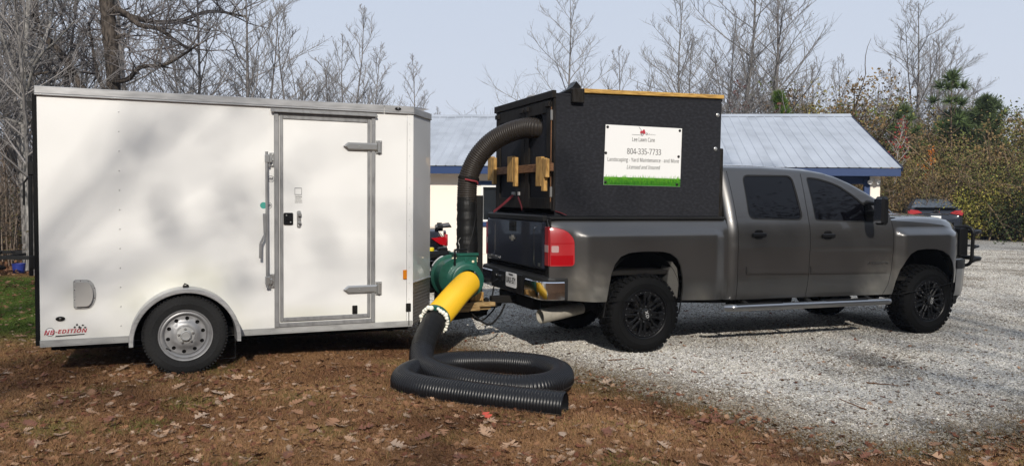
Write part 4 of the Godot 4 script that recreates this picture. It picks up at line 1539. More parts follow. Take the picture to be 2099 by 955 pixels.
		for k in count:
			var o := part("roof_panel", ms, M.roof_metal, root)
			o.transform = Transform3D(B, org + (Vector3.LEFT if side == 0 else Vector3.RIGHT) * k * wide + Vector3(0, 0.0005 * (k % 2), 0))
	var cap := Mb.new()
	cap.loft([[Vector3(0.02, eave + rise - 0.05, -run + 0.16), Vector3(0.02, eave + rise + 0.035, -run), Vector3(0.02, eave + rise - 0.05, -run - 0.16)], [Vector3(-L - 0.3, eave + rise - 0.05, -run + 0.16), Vector3(-L - 0.3, eave + rise + 0.035, -run), Vector3(-L - 0.3, eave + rise - 0.05, -run - 0.16)]], Vector3.UP)
	part("ridge_cap", cap, M.roof_metal, root)
	# rake trim at the right gable end
	var rk := Mb.new()
	rk.bar(Vector3(0.02, eave - 0.04, 0.0), Vector3(0.02, eave + rise - 0.045, -run), 0.03, 0.10, 0.004)
	rk.bar(Vector3(0.02, eave - 0.04, -2 * run), Vector3(0.02, eave + rise - 0.045, -run - 0.02), 0.03, 0.10, 0.004)
	part("rake_trim", rk, M.dark_blue_trim, root)
	# flood lamp on the post
	var fl := Mb.new()
	fl.box(Vector3(0.10, 0.10, 0.05), Vector3(-0.50, 2.10, -0.37), 0.01)
	fl.lathe([Vector2(0, -0.02), Vector2(0.03, -0.02), Vector2(0.055, 0.08), Vector2(0.05, 0.085), Vector2(0, 0.06)], 12, Transform3D(Basis.from_euler(Vector3(0.5, -0.6, 0)), Vector3(-0.54, 2.06, -0.32)))
	fl.lathe([Vector2(0, -0.02), Vector2(0.03, -0.02), Vector2(0.055, 0.08), Vector2(0.05, 0.085), Vector2(0, 0.06)], 12, Transform3D(Basis.from_euler(Vector3(0.5, 0.6, 0)), Vector3(-0.43, 2.06, -0.32)))
	part("flood_lamp", fl, M.white_frame, root)


# ================================================================ the enclosed trailer
func rivet(mb: Mb, at: Vector3, r := 0.006) -> void:
	mb.lathe([Vector2(r, 0.0), Vector2(r * 0.8, r * 0.55), Vector2(0, r * 0.75)], 7, Transform3D(Basis.IDENTITY, at))


func make_trailer() -> void:
	var t := thing("enclosed_trailer", "white single axle enclosed cargo trailer with an aluminium framed side door", "trailer", TRAILER_AT, TRAILER_TURN)
	var L := 3.083
	var W := 1.83
	var top := TB + 2.06
	# local: x forward, y up from the lower ground, z outward (this side at z = 0)
	var dirt := func(x: float, y: float) -> Color:
		var n1 := wig.get_noise_2d(x * 180.0, y * 180.0) * 0.5 + 0.5
		var d := ss(0.30, 0.0, y - TB) * 0.45 * n1
		d = maxf(d, ss(0.75, 0.45, Vector2(x - 1.075, y - TB - 0.05).length()) * 0.6 * n1)
		d = maxf(d, ss(0.22, 0.06, Vector2((x - 0.27) * 1.2, y - TB - 0.36).length()) * 0.4 * n1)
		return Color(1, 1, 1).lerp(Color(0.70, 0.69, 0.52), clampf(d, 0, 1))
	var flat := func(_x: float, _y: float) -> float: return 0.0
	# the skin, in sheets; the wheel opening and the doorway are cut out
	var arch := PackedVector2Array()
	for i in 25:
		var a := PI * i / 24.0
		arch.push_back(Vector2(1.075 + cos(a) * 0.405, TB + 0.01 + sin(a) * 0.405))
	arch.push_back(Vector2(0.67, TB - 0.2))
	arch.push_back(Vector2(1.48, TB - 0.2))
	var door_hole := PackedVector2Array([Vector2(1.885, TB + 0.126), Vector2(2.652, TB + 0.126), Vector2(2.652, TB + 1.916), Vector2(1.885, TB + 1.916)])
	var seams := [0.0, 0.57, 1.79, 3.025]
	for i in 3:
		var sk := Mb.new()
		var z := 0.0012 if i == 1 else 0.0
		var off := func(_x: float, _y: float) -> float: return z
		var x0: float = seams[i]
		var x1: float = seams[i + 1]
		panel(sk, PackedVector2Array([Vector2(x0, TB), Vector2(x1, TB), Vector2(x1, top - 0.01), Vector2(x0, top - 0.01)]), [arch] if i < 2 else [door_hole], off, 0.06, 0.0, 0.012, dirt)
		part("side_sheet", sk, M.white_skin, t)
	var rv := Mb.new()
	for x in [0.57, 1.79]:
		for k in 12:
			var y := TB + 0.13 + k * 0.16
			if x == 1.79 and k > 11:
				continue
			if x == 0.57:
				rivet(rv, Vector3(x + 0.012, y, 0.0012))
	for k in 13:
		rivet(rv, Vector3(3.05, TB + 0.1 + k * 0.15, 0.002), 0.005)
	for p in [[2.22, 1.62], [2.23, 0.93], [2.24, 0.52]]:
		rivet(rv, Vector3(p[0], TB + p[1], 0.0), 0.006)
	part("rivets", rv, M.zinc, t)
	# other walls, roof, floor
	var sh := Mb.new()
	sh.bb(Vector3(0.0, TB, -W), Vector3(L, top - 0.01, -W + 0.02), 0.0)
	part("far_wall", sh, M.white_skin, t)
	sh = Mb.new()
	var rows := []
	for k in 9:
		var z := -W * k / 8.0
		var y := top + 0.005 + 0.05 * sin(PI * k / 8.0)
		rows.append([Vector3(0.0, y, z), Vector3(L, y, z), Vector3(L + 0.33 * minf(1.0, minf(k, 8 - k) / 2.1), y, z)])
	sh.loft(rows, Vector3.UP)
	part("roof", sh, M.white_skin, t)
	sh = Mb.new()
	sh.bb(Vector3(0.02, TB + 0.012, -W + 0.02), Vector3(L, TB + 0.035, -0.02), 0.0)
	part("floor", sh, M.chassis, t)
	# nose: a facet on each side and a flat between them
	var nose := [Vector2(L, 0.0), Vector2(L + 0.33, -0.48), Vector2(L + 0.33, -W + 0.48), Vector2(L, -W)]
	for i in 3:
		var a: Vector2 = nose[i]
		var b: Vector2 = nose[i + 1]
		var d := (b - a).normalized()
		var o := Vector3(-d.y, 0, d.x)
		var B := Basis(Vector3(d.x, 0, d.y), Vector3.UP, o)
		var ln := a.distance_to(b)
		var np := Mb.new()
		np.box(Vector3(ln, 2.06 - 0.05 - 0.40, 0.012), Vector3(a.x, 0, a.y) + B * Vector3(ln * 0.5, TB + 0.40 + (2.01 - 0.40) * 0.5, -0.006), 0.002, B)
		part("nose_panel", np, M.nose_skin, t)
		np = Mb.new()
		np.box(Vector3(ln, 0.40, 0.014), Vector3(a.x, 0, a.y) + B * Vector3(ln * 0.5, TB + 0.20, -0.006), 0.002, B)
		# raised pattern of the tread plate
		for ix in int(ln / 0.032):
			for iy in 12:
				var s := 1.0 if (ix + iy) % 2 == 0 else -1.0
				np.box(Vector3(0.024, 0.006, 0.003), Vector3(a.x, 0, a.y) + B * Vector3(0.02 + ix * 0.032, TB + 0.02 + iy * 0.032, 0.002), 0.0, B * Basis(Vector3.BACK, s * PI / 4))
		part("stone_guard", np, M.tread_plate, t)
		np = Mb.new()
		np.box(Vector3(ln, 0.055, 0.016), Vector3(a.x, 0, a.y) + B * Vector3(ln * 0.5, top - 0.03, 0.004), 0.004, B)
		np.box(Vector3(ln, 0.008, 0.02), Vector3(a.x, 0, a.y) + B * Vector3(ln * 0.5, top - 0.062, 0.004), 0.003, B)
		part("nose_trim", np, M.aluminium, t)
		np = Mb.new()
		np.box(Vector3(ln, 0.012, 0.02), Vector3(a.x, 0, a.y) + B * Vector3(ln * 0.5, TB + 0.405, 0.003), 0.003, B)
		part("guard_trim", np, M.aluminium, t)
	# trims along the side
	var tm := Mb.new()
	tm.bb(Vector3(-0.015, top - 0.055, 0.001), Vector3(2.80, top, 0.016), 0.005)
	tm.bb(Vector3(-0.015, top - 0.069, 0.001), Vector3(2.80, top - 0.056, 0.022), 0.004)
	tm.bb(Vector3(2.806, top - 0.055, 0.001), Vector3(L + 0.008, top, 0.016), 0.005)
	tm.bb(Vector3(2.806, top - 0.069, 0.001), Vector3(L + 0.008, top - 0.056, 0.022), 0.004)
	tm.bb(Vector3(-0.015, top - 0.006, -0.10), Vector3(L + 0.008, top + 0.004, 0.016), 0.004)
	for x in [0.03, 0.56, 0.95, 1.4, 1.75, 2.2, 2.6, 2.78, 2.83]:
		rivet(tm, Vector3(x, top - 0.062, 0.020), 0.006)
	part("roof_trim", tm, M.aluminium, t)
	tm = Mb.new()
	tm.bb(Vector3(3.027, TB + 0.001, 0.001), Vector3(L + 0.004, top - 0.07, 0.0045), 0.0015)
	tm.box(Vector3(0.02, 2.0, 0.02), Vector3(L - 0.003, TB + 1.0, -0.009), 0.006)
	part("corner_post", tm, M.white_skin, t)
	for b in [[-0.004, 0.64, [0.02, 0.19, 0.36, 0.53]], [1.525, L, [1.6, 1.78, 1.97, 2.16, 2.34, 2.52, 2.7, 2.88]]]:
		tm = Mb.new()
		tm.bb(Vector3(b[0], TB - 0.002, 0.002), Vector3(b[1], TB + 0.045, 0.009), 0.003)
		tm.bb(Vector3(b[0], TB - 0.012, -0.05), Vector3(b[1], TB - 0.003, 0.009), 0.002)
		for x in b[2]:
			rivet(tm, Vector3(x, TB + 0.02, 0.009), 0.006)
		part("bottom_rail", tm, M.dull_aluminium, t)
	# door frame: jambs and head, then the leaf's own edging
	var fr := Mb.new()
	fr.bb(Vector3(1.812, TB + 0.046, 0.002), Vector3(1.852, TB + 1.955, 0.018), 0.004)
	fr.bb(Vector3(2.682, TB + 0.046, 0.002), Vector3(2.72, TB + 1.955, 0.018), 0.004)
	fr.bb(Vector3(1.852, TB + 0.046, 0.002), Vector3(2.682, TB + 0.084, 0.016), 0.004)
	fr.bb(Vector3(1.852, TB + 1.93, 0.002), Vector3(2.682, TB + 1.955, 0.016), 0.004)
	fr.bb(Vector3(1.785, TB + 1.957, 0.002), Vector3(2.735, TB + 1.985, 0.014), 0.003)
	fr.bb(Vector3(1.785, TB + 1.948, 0.018), Vector3(2.735, TB + 1.962, 0.045), 0.003)
	for y in [0.1, 0.55, 1.0, 1.4, 1.88]:
		rivet(fr, Vector3(1.832, TB + y, 0.018), 0.006)
		rivet(fr, Vector3(2.70, TB + y, 0.018), 0.006)
	for x in [1.95, 2.25, 2.6]:
		rivet(fr, Vector3(x, TB + 0.065, 0.016), 0.006)
		rivet(fr, Vector3(x, TB + 1.971, 0.014), 0.006)
	part("door_frame", fr, M.frame_grey, t)
	var gap := Mb.new()
	gap.bb(Vector3(1.853, TB + 0.085, -0.03), Vector3(2.681, TB + 1.929, -0.004), 0.0)
	part("door_gap", gap, M.dark_seam, t)
	var door := Mb.new()
	panel(door, PackedVector2Array([Vector2(1.888, TB + 0.130), Vector2(2.648, TB + 0.130), Vector2(2.648, TB + 1.908), Vector2(1.888, TB + 1.908)]), [], func(_x, _y): return 0.004, 0.06, 0.0, 0.006, func(x, y): return Color(1, 1, 1).lerp(Color(0.70, 0.69, 0.50), ss(TB + 0.30, TB + 0.10, y) * 0.6 * (wig.get_noise_2d(x * 180.0, y * 180.0) * 0.5 + 0.6)))
	var leaf := part("side_door", door, M.white_skin, t)
	var ed := Mb.new()
	ed.bb(Vector3(1.860, TB + 0.095, 0.0), Vector3(1.890, TB + 1.925, 0.014), 0.004)
	ed.bb(Vector3(2.646, TB + 0.095, 0.0), Vector3(2.676, TB + 1.925, 0.014), 0.004)
	ed.bb(Vector3(1.8905, TB + 0.095, 0.0), Vector3(2.6455, TB + 0.132, 0.014), 0.004)
	ed.bb(Vector3(1.8905, TB + 1.893, 0.0), Vector3(2.6455, TB + 1.925, 0.014), 0.004)
	for y in [0.14, 0.98, 1.42]:
		rivet(ed, Vector3(1.875, TB + y, 0.014), 0.005)
		rivet(ed, Vector3(2.661, TB + y, 0.014), 0.005)
	for x in [1.92, 2.26, 2.62]:
		rivet(ed, Vector3(x, TB + 0.113, 0.014), 0.005)
		rivet(ed, Vector3(x, TB + 1.909, 0.014), 0.005)
	part("door_edging", ed, M.frame_grey, leaf)
	for y in [1.672, 0.362]:
		var hg := Mb.new()
		hg.slab(PackedVector2Array([Vector2(2.42, y), Vector2(2.465, y + 0.036), Vector2(2.74, y + 0.036), Vector2(2.74, y - 0.036), Vector2(2.465, y - 0.036)]), 0.016, 0.034, Transform3D(Basis.IDENTITY, Vector3(0, TB, 0)), 0.014)
		hg.box(Vector3(0.058, 0.125, 0.006), Vector3(2.755, TB + y, 0.006), 0.003)
		hg.tube([Vector3(2.752, TB + y - 0.05, 0.024), Vector3(2.752, TB + y + 0.05, 0.024)], [0.013, 0.013], 8)
		for p in [Vector2(2.44, 0), Vector2(2.57, 0)]:
			rivet(hg, Vector3(p.x, TB + y + p.y, 0.034), 0.008)
		for p in [Vector2(2.772, 0.048), Vector2(2.772, -0.048), Vector2(2.738, 0.05), Vector2(2.738, -0.05)]:
			rivet(hg, Vector3(p.x, TB + y + p.y, 0.009), 0.007)
		part("strap_hinge", hg, M.zinc, leaf)
	var lt := Mb.new()
	lt.slab(fillet([Vector2(1.893, 0.958), Vector2(1.975, 0.958), Vector2(1.975, 1.066), Vector2(1.893, 1.066)], 0.012), 0.004, 0.016, Transform3D(Basis.IDENTITY, Vector3(0, TB, 0)), 0.003)
	lt.box(Vector3(0.05, 0.035, 0.012), Vector3(1.935, TB + 1.01, 0.02), 0.004)
	part("flush_latch", lt, M.black_satin, leaf)
	lt = Mb.new()
	rivet(lt, Vector3(1.917, TB + 1.043, 0.016), 0.007)
	rivet(lt, Vector3(1.953, TB + 0.982, 0.016), 0.008)
	part("key_cylinder", lt, M.zinc, leaf)
	var hs := Mb.new()
	hs.slab(fillet([Vector2(2.008, 0.932), Vector2(2.045, 0.932), Vector2(2.045, 1.084), Vector2(2.008, 1.084)], 0.018), 0.004, 0.010, Transform3D(Basis.IDENTITY, Vector3(0, TB, 0)))
	hs.box(Vector3(0.03, 0.036, 0.03), Vector3(2.03, TB + 1.052, 0.022), 0.006)
	hs.box(Vector3(0.025, 0.022, 0.03), Vector3(2.032, TB + 0.975, 0.02), 0.005)
	rivet(hs, Vector3(2.026, TB + 0.948, 0.010), 0.009)
	part("hasp", hs, M.zinc, leaf)
	for p in [[2.531, 0.172], [3.043, 0.170]]:
		var hb := Mb.new()
		hb.slab(fillet([Vector2(p[0] - 0.024, p[1] - 0.04), Vector2(p[0] + 0.024, p[1] - 0.04), Vector2(p[0] + 0.024, p[1] + 0.04), Vector2(p[0] - 0.024, p[1] + 0.04)], 0.008), 0.003, 0.012, Transform3D(Basis.IDENTITY, Vector3(0, TB, 0)), 0.002)
		hb.box(Vector3(0.02, 0.034, 0.012), Vector3(p[0], TB + p[1], 0.016), 0.004)
		part("holdback_catch", hb, M.chassis, leaf if p[0] < 2.8 else t)
	var chain := Mb.new()
	chain.tube([Vector3(3.046, TB + 0.13, 0.012), Vector3(3.047, TB + 0.0, 0.012)], [0.004, 0.004], 6)
	part("chain", chain, M.chassis, t)
	# caution label, printed on the door leaf
	var cl := Mb.new()
	for b in [[1.990, 1.225, 2.052, 1.230], [1.990, 1.283, 2.052, 1.288], [1.990, 1.230, 1.993, 1.283], [2.049, 1.230, 2.052, 1.283]]:
		cl.bb(Vector3(b[0], TB + b[1], 0.004), Vector3(b[2], TB + b[3], 0.0055), 0.0)
	part("label_frame", cl, M.grey_print, leaf)
	letters("label_heading", "CAUTION", M.black_print, leaf, Vector3(2.022, TB + 1.208, 0.005), 0.058, 0.013, Basis.IDENTITY, true, "Droid Sans", 0.001)
	letters("label_line", "DOOR MUST BE", M.black_print, leaf, Vector3(2.022, TB + 1.190, 0.005), 0.05, 0.008, Basis.IDENTITY, false, "Droid Sans", 0.001)
	letters("label_line", "CLOSED AND LOCKED", M.black_print, leaf, Vector3(2.022, TB + 1.174, 0.005), 0.065, 0.008, Basis.IDENTITY, false, "Droid Sans", 0.001)
	letters("label_line", "BEFORE MOVING", M.black_print, leaf, Vector3(2.024, TB + 1.158, 0.005), 0.065, 0.008, Basis.IDENTITY, false, "Droid Sans", 0.001)
	# bar lock beside the door
	var bl := Mb.new()
	bl.tube([Vector3(1.748, TB + 0.41, 0.045), Vector3(1.745, TB + 1.60, 0.045)], [0.013, 0.013], 10)
	var bo := part("lock_bar", bl, M.frame_grey, t)
	for y in [1.53, 0.462]:
		bl = Mb.new()
		bl.box(Vector3(0.046, 0.125, 0.008), Vector3(1.795, TB + y, 0.006), 0.003)
		bl.box(Vector3(0.03, 0.05, 0.030), Vector3(1.777, TB + y, 0.026), 0.006)
		bl.box(Vector3(0.036, 0.075, 0.034), Vector3(1.747, TB + y + 0.01, 0.044), 0.006)
		bl.box(Vector3(0.014, 0.11, 0.022), Vector3(1.768, TB + y - 0.01, 0.03), 0.004)
		for d in [-0.045, 0.0, 0.045]:
			rivet(bl, Vector3(1.802, TB + y + d, 0.010), 0.008)
		part("lock_bracket", bl, M.zinc, bo)
	bl = Mb.new()
	bl.bar(Vector3(1.722, TB + 1.06, 0.060), Vector3(1.728, TB + 0.88, 0.056), 0.026, 0.012, 0.003, Vector3.BACK)
	bl.bar(Vector3(1.728, TB + 0.88, 0.058), Vector3(1.688, TB + 0.80, 0.066), 0.020, 0.012, 0.003, Vector3.BACK)
	bl.bar(Vector3(1.688, TB + 0.80, 0.068), Vector3(1.686, TB + 0.67, 0.068), 0.022, 0.016, 0.003, Vector3.BACK)
	part("lock_handle", bl, M.frame_grey, bo)
	# round decals by the bar
	for p in [[1.786, 1.362, false], [1.765, 1.128, true]]:
		var dc := Mb.new()
		dc.lathe([Vector2(0.030, 0.0), Vector2(0.030, 0.0008), Vector2(0.026, 0.001), Vector2(0.026, 0.0)], 20, Transform3D(Basis.IDENTITY, Vector3(p[0], TB + p[1], 0.001)))
		dc.box(Vector3(0.04, 0.004, 0.001), Vector3(p[0], TB + p[1] - 0.004, 0.0014), 0.0)
		dc.box(Vector3(0.03, 0.003, 0.001), Vector3(p[0], TB + p[1] - 0.013, 0.0014), 0.0)
		dc.slab(PackedVector2Array([Vector2(-0.022, 0.0), Vector2(-0.006, 0.017), Vector2(0.002, 0.006), Vector2(0.012, 0.018), Vector2(0.023, 0.0)]), 0.0, 0.001, Transform3D(Basis.IDENTITY, Vector3(p[0], TB + p[1], 0.0012)))
		part("round_decal", dc, M.grey_print, t)
		if p[2]:
			dc = Mb.new()
			dc.slab(disc(Vector2.ZERO, 0.029, 20), 0.0, 0.0008, Transform3D(Basis.IDENTITY, Vector3(1.722, TB + 1.13, 0.0012)))
			part("teal_decal", dc, M.teal_print, t)
	# air vent near the rear
	var vp := PackedVector2Array([Vector2(0.237, 0.30), Vector2(0.25, 0.285), Vector2(0.335, 0.285)])
	for i in 9:
		var a := -PI / 2 + PI * i / 8.0
		vp.push_back(Vector2(0.335 + cos(a) * 0.066, 0.404 + sin(a) * 0.119))
	vp.append_array(PackedVector2Array([Vector2(0.25, 0.523), Vector2(0.237, 0.51)]))
	var vt := Mb.new()
	vt.slab(vp, 0.001, 0.008, Transform3D(Basis.IDENTITY, Vector3(0, TB, 0)), 0.002)
	var vo := part("side_vent", vt, M.dull_aluminium, t)
	vt = Mb.new()
	var cup := Transform3D(Basis(Vector3.RIGHT, Vector3.UP, Vector3.BACK), Vector3(0, TB, 0))
	var inner: PackedVector2Array = Geometry2D.offset_polygon(vp, -0.020)[0]
	var mid_: PackedVector2Array = Geometry2D.offset_polygon(vp, -0.030)[0]
	vt.slab(inner, 0.006, 0.030, cup, 0.010)
	part("vent_hood", vt, M.grey_vent, vo)
	vt = Mb.new()
	for p in [Vector2(0.247, 0.30), Vector2(0.246, 0.36), Vector2(0.246, 0.44), Vector2(0.247, 0.51), Vector2(0.29, 0.514), Vector2(0.345, 0.508), Vector2(0.388, 0.45), Vector2(0.39, 0.37), Vector2(0.345, 0.297), Vector2(0.29, 0.294)]:
		rivet(vt, Vector3(p.x, TB + p.y, 0.008), 0.005)
	part("vent_screws", vt, M.chrome, vo)
	# marker lamps
	for p in [[0.142, 0.212, 0.034, 0.018], [2.932, 2.036, 0.030, 0.013]]:
		var ml := Mb.new()
		ml.slab(disc(Vector2.ZERO, p[2], 16, p[3]), 0.0, 0.012, Transform3D(Basis.IDENTITY, Vector3(p[0], TB + p[1], 0.002 if p[1] < 1.0 else 0.017)), 0.004)
		var mo := part("marker_lamp", ml, M.chassis, t)
		ml = Mb.new()
		ml.lathe([Vector2(0.010, 0.0), Vector2(0.008, 0.006), Vector2(0.0, 0.008)], 12, Transform3D(Basis.IDENTITY, Vector3(p[0], TB + p[1], 0.014 if p[1] < 1.0 else 0.029)))
		part("lens", ml, M.dull_chrome, mo)
	var am := Mb.new()
	am.box(Vector3(0.038, 0.088, 0.012), Vector3(3.008, TB + 0.484, 0.008), 0.004)
	part("amber_reflector", am, M.amber, t)
	# the red and black lettering at the rear corner
	var sk2 := Basis(Vector3(1, 0, 0), Vector3(0.28, 1, 0), Vector3.BACK)
	var dec := Mb.new()
	dec.slab(disc(Vector2.ZERO, 0.034, 20), 0.0, 0.0008, Transform3D(Basis.IDENTITY, Vector3(0.068, TB + 0.108, 0.0022)))
	var dg := part("decal_globe", dec, M.black_print, t)
	dec = Mb.new()
	dec.slab(disc(Vector2.ZERO, 0.030, 20), 0.0, 0.0008, Transform3D(Basis.IDENTITY, Vector3(0.068, TB + 0.108, 0.0031)))
	part("decal_ring", dec, M.white_print, dg)
	letters("decal_initials", "NB", M.red_print, t, Vector3(0.064, TB + 0.104, 0.0045), 0.066, 0.036, sk2, true, "Droid Sans", 0.0012)
	letters("decal_lettering", "-EDITION", M.red_print, t, Vector3(0.218, TB + 0.108, 0.003), 0.222, 0.031, sk2, true, "Droid Sans", 0.0012)
	dec = Mb.new()
	dec.slab(PackedVector2Array([Vector2(0.108, 0.076), Vector2(0.315, 0.082), Vector2(0.312, 0.074), Vector2(0.103, 0.066)]), 0.0, 0.0008, Transform3D(Basis.IDENTITY, Vector3(0, TB, 0.0022)))
	for s in [-1, 1]:
		for i in 3:
			for j in 2:
				if (i + j) % 2 == 0:
					dec.slab(PackedVector2Array([Vector2(0, 0), Vector2(0.014, 0.002 * s), Vector2(0.015, 0.015), Vector2(0.001, 0.013)]), 0.0, 0.0008, Transform3D(Basis(Vector3.BACK, -0.45 * s), Vector3(0.280 + s * 0.018 + (i - 1) * 0.0145 - 0.006 + (i - 1) * 0.002, TB + 0.128 + j * 0.013 + 0.006 * (1 - absf(i - 1)), 0.0022)))
		dec.box(Vector3(0.003, 0.035, 0.001), Vector3(0.280 + s * 0.005, TB + 0.128, 0.0026), 0.0, Basis(Vector3.BACK, 0.4 * s))
	part("decal_flags", dec, M.black_print, t)
	# fender
	var fd := Mb.new()
	var rows_o := []
	for i in 33:
		var a := -0.06 + (PI + 0.12) * i / 32.0
		var o := Vector3(cos(a), sin(a), 0)
		var c := Vector3(1.077, TB + 0.008, 0)
		rows_o.append([c + o * 0.398 + Vector3(0, 0, 0.0), c + o * 0.398 + Vector3(0, 0, 0.222), c + o * 0.402 + Vector3(0, 0, 0.228), c + o * 0.430 + Vector3(0, 0, 0.228), c + o * 0.434 + Vector3(0, 0, 0.222), c + o * 0.434 + Vector3(0, 0, 0.002)])
	for i in 32:
		for k in 5:
			var a0 = rows_o[i]
			var b0 = rows_o[i + 1]
			var mid: Vector3 = (a0[k] + b0[k + 1]) * 0.5
			var o := (mid - Vector3(1.077, TB + 0.008, mid.z)).normalized()
			var hint: Vector3 = [-o, Vector3.BACK - o, Vector3.BACK, Vector3.BACK + o, o][k]
			fd.q(a0[k], a0[k + 1], b0[k + 1], b0[k], hint)
	part("fender", fd, M.aluminium, t)
	fd = Mb.new()
	for i in 64:
		var a := 0.05 + (PI - 0.1) * i / 63.0
		var o := Vector3(cos(a), sin(a), 0)
		fd.box(Vector3(0.010, 0.020, 0.005), Vector3(1.077, TB + 0.008, 0.229) + o * 0.410, 0.0, Basis(Vector3.BACK, a - PI / 2 + 0.6 * (1 if i % 2 else -1)))
	part("tread_pattern", fd, M.aluminium, t)
	fd = Mb.new()
	fd.box(Vector3(0.05, 0.014, 0.03), Vector3(1.08, TB + 0.450, 0.10), 0.003)
	fd.tube([Vector3(1.06, TB + 0.45, 0.1), Vector3(1.07, TB + 0.472, 0.1), Vector3(1.10, TB + 0.458, 0.1)], [0.006, 0.007, 0.005], 6)
	part("fender_clip", fd, M.chassis, t)
	var well := Mb.new()
	well.bb(Vector3(0.66, TB - 0.02, -0.30), Vector3(1.49, TB + 0.43, -0.28), 0.0)
	for i in 16:
		var a := PI * i / 16.0
		var b := PI * (i + 1) / 16.0
		var c := Vector3(1.075, TB + 0.01, 0)
		var pa := c + Vector3(cos(a), sin(a), 0) * 0.42
		var pb := c + Vector3(cos(b), sin(b), 0) * 0.42
		well.q(pa, pb, pb - Vector3(0, 0, 0.29), pa - Vector3(0, 0, 0.29), c - (pa + pb) * 0.5)
	part("wheel_well", well, M.liner, t)
	# wheels and axle
	var wh := Node3D.new()
	wh.name = "wheel"
	t.add_child(wh)
	wh.position = Vector3(1.073, TB + 0.052, 0.205)
	var ty := Mb.new()
	ty.lathe([Vector2(0.200, -0.03), Vector2(0.212, -0.012), Vector2(0.235, -0.002), Vector2(0.255, 0.0), Vector2(0.262, 0.003), Vector2(0.290, -0.002), Vector2(0.310, -0.010), Vector2(0.322, -0.022), Vector2(0.327, -0.034), Vector2(0.334, -0.055), Vector2(0.336, -0.066), Vector2(0.330, -0.068), Vector2(0.330, -0.074), Vector2(0.337, -0.076), Vector2(0.338, -0.10), Vector2(0.331, -0.102), Vector2(0.331, -0.108), Vector2(0.338, -0.11), Vector2(0.334, -0.150), Vector2(0.322, -0.182), Vector2(0.29, -0.20), Vector2(0.21, -0.19)], 72)
	for i in 72:
		var a := TAU * i / 72
		ty.box(Vector3(0.012, 0.014, 0.030), Vector3(cos(a), sin(a), 0) * 0.327 + Vector3(0, 0, -0.030), 0.0, Basis(Vector3.BACK, a - PI / 2))
	part("tyre", ty, M.trailer_rubber, wh, "", 25)
	var rm := Mb.new()
	rm.lathe([Vector2(0.198, -0.02), Vector2(0.204, -0.006), Vector2(0.212, -0.004), Vector2(0.214, -0.010), Vector2(0.211, -0.014)], 56)
	rm.lathe([Vector2(0.170, -0.030), Vector2(0.177, -0.018), Vector2(0.184, -0.014), Vector2(0.190, -0.018), Vector2(0.198, -0.02)], 56)
	rm.lathe([Vector2(0.170, -0.030), Vector2(0.166, -0.042), Vector2(0.161, -0.034)], 56)
	part("rim", rm, M.silver_rim, wh)
	var holes := []
	for i in 10:
		var a := TAU * (i + 0.35) / 10
		holes.append(disc(Vector2(cos(a), sin(a)) * 0.139, 0.0165, 14))
	holes.append(disc(Vector2.ZERO, 0.04, 20))
	var ds := Mb.new()
	panel(ds, disc(Vector2.ZERO, 0.163, 48), holes, func(x, y): return -0.036 + 0.026 * ss(0.135, 0.085, sqrt(x * x + y * y)) - 0.004 * ss(0.07, 0.06, sqrt(x * x + y * y)), 0.03, 0.0, 0.012)
	part("wheel_disc", ds, M.silver_rim, wh)
	var hb2 := Mb.new()
	hb2.lathe([Vector2(0.072, -0.02), Vector2(0.070, -0.006), Vector2(0.045, -0.004), Vector2(0.042, 0.016), Vector2(0.034, 0.022), Vector2(0.030, 0.018), Vector2(0.0, 0.018)], 28)
	part("hub_cap", hb2, M.dull_aluminium, wh)
	hb2 = Mb.new()
	for i in 5:
		var a := TAU * i / 5 + PI / 2 + 0.1
		hb2.lathe([Vector2(0.011, 0.0), Vector2(0.010, 0.016), Vector2(0.0, 0.018)], 6, Transform3D(Basis.IDENTITY, Vector3(cos(a) * 0.058, sin(a) * 0.058, -0.005)))
	part("lug_nuts", hb2, M.zinc, wh)
	hb2 = Mb.new()
	hb2.lathe([Vector2(0.165, -0.06), Vector2(0.0, -0.06)], 24)
	hb2.lathe([Vector2(0.165, -0.16), Vector2(0.165, -0.06)], 24)
	part("brake_drum", hb2, M.chassis, wh)
	hb2 = Mb.new()
	hb2.tube([Vector3(-0.115, -0.125, -0.026), Vector3(-0.14, -0.105, -0.018), Vector3(-0.15, -0.10, -0.012)], [0.005, 0.005, 0.006], 6)
	part("valve_stem", hb2, M.chassis, wh)
	var w2: Node3D = wh.duplicate()
	w2.name = "wheel_001"
	t.add_child(w2)
	w2.position = Vector3(1.073, TB + 0.052, -W - 0.205)
	w2.rotation.y = PI
	var ax := Mb.new()
	ax.tube([Vector3(1.073, TB + 0.04, 0.05), Vector3(1.073, TB + 0.04, -W - 0.05)], [0.035, 0.035], 10)
	ax.bar(Vector3(0.65, TB - 0.06, -0.10), Vector3(1.5, TB - 0.06, -0.10), 0.045, 0.03)
	ax.bar(Vector3(0.65, TB - 0.06, -W + 0.10), Vector3(1.5, TB - 0.06, -W + 0.10), 0.045, 0.03)
	part("axle", ax, M.chassis, t)
	var ch := Mb.new()
	for z in [-0.16, -W + 0.16]:
		ch.bar(Vector3(0.06, TB - 0.038, z * 1.0), Vector3(L, TB - 0.038, z), 0.05, 0.05)
	for k in 6:
		ch.bar(Vector3(0.15 + k * 0.55, TB - 0.04, -0.1), Vector3(0.15 + k * 0.55, TB - 0.04, -W + 0.1), 0.05, 0.05)
	part("chassis_frame", ch, M.chassis, t)
	# rear: ramp door, posts, bar locks
	var rd := Mb.new()
	rd.bb(Vector3(-0.028, TB + 0.06, -W + 0.06), Vector3(-0.002, top - 0.09, -0.06), 0.006)
	part("ramp_door", rd, M.white_skin, t)
	rd = Mb.new()
	rd.bb(Vector3(-0.034, TB, -0.055), Vector3(0.0, top - 0.055, 0.0), 0.004)
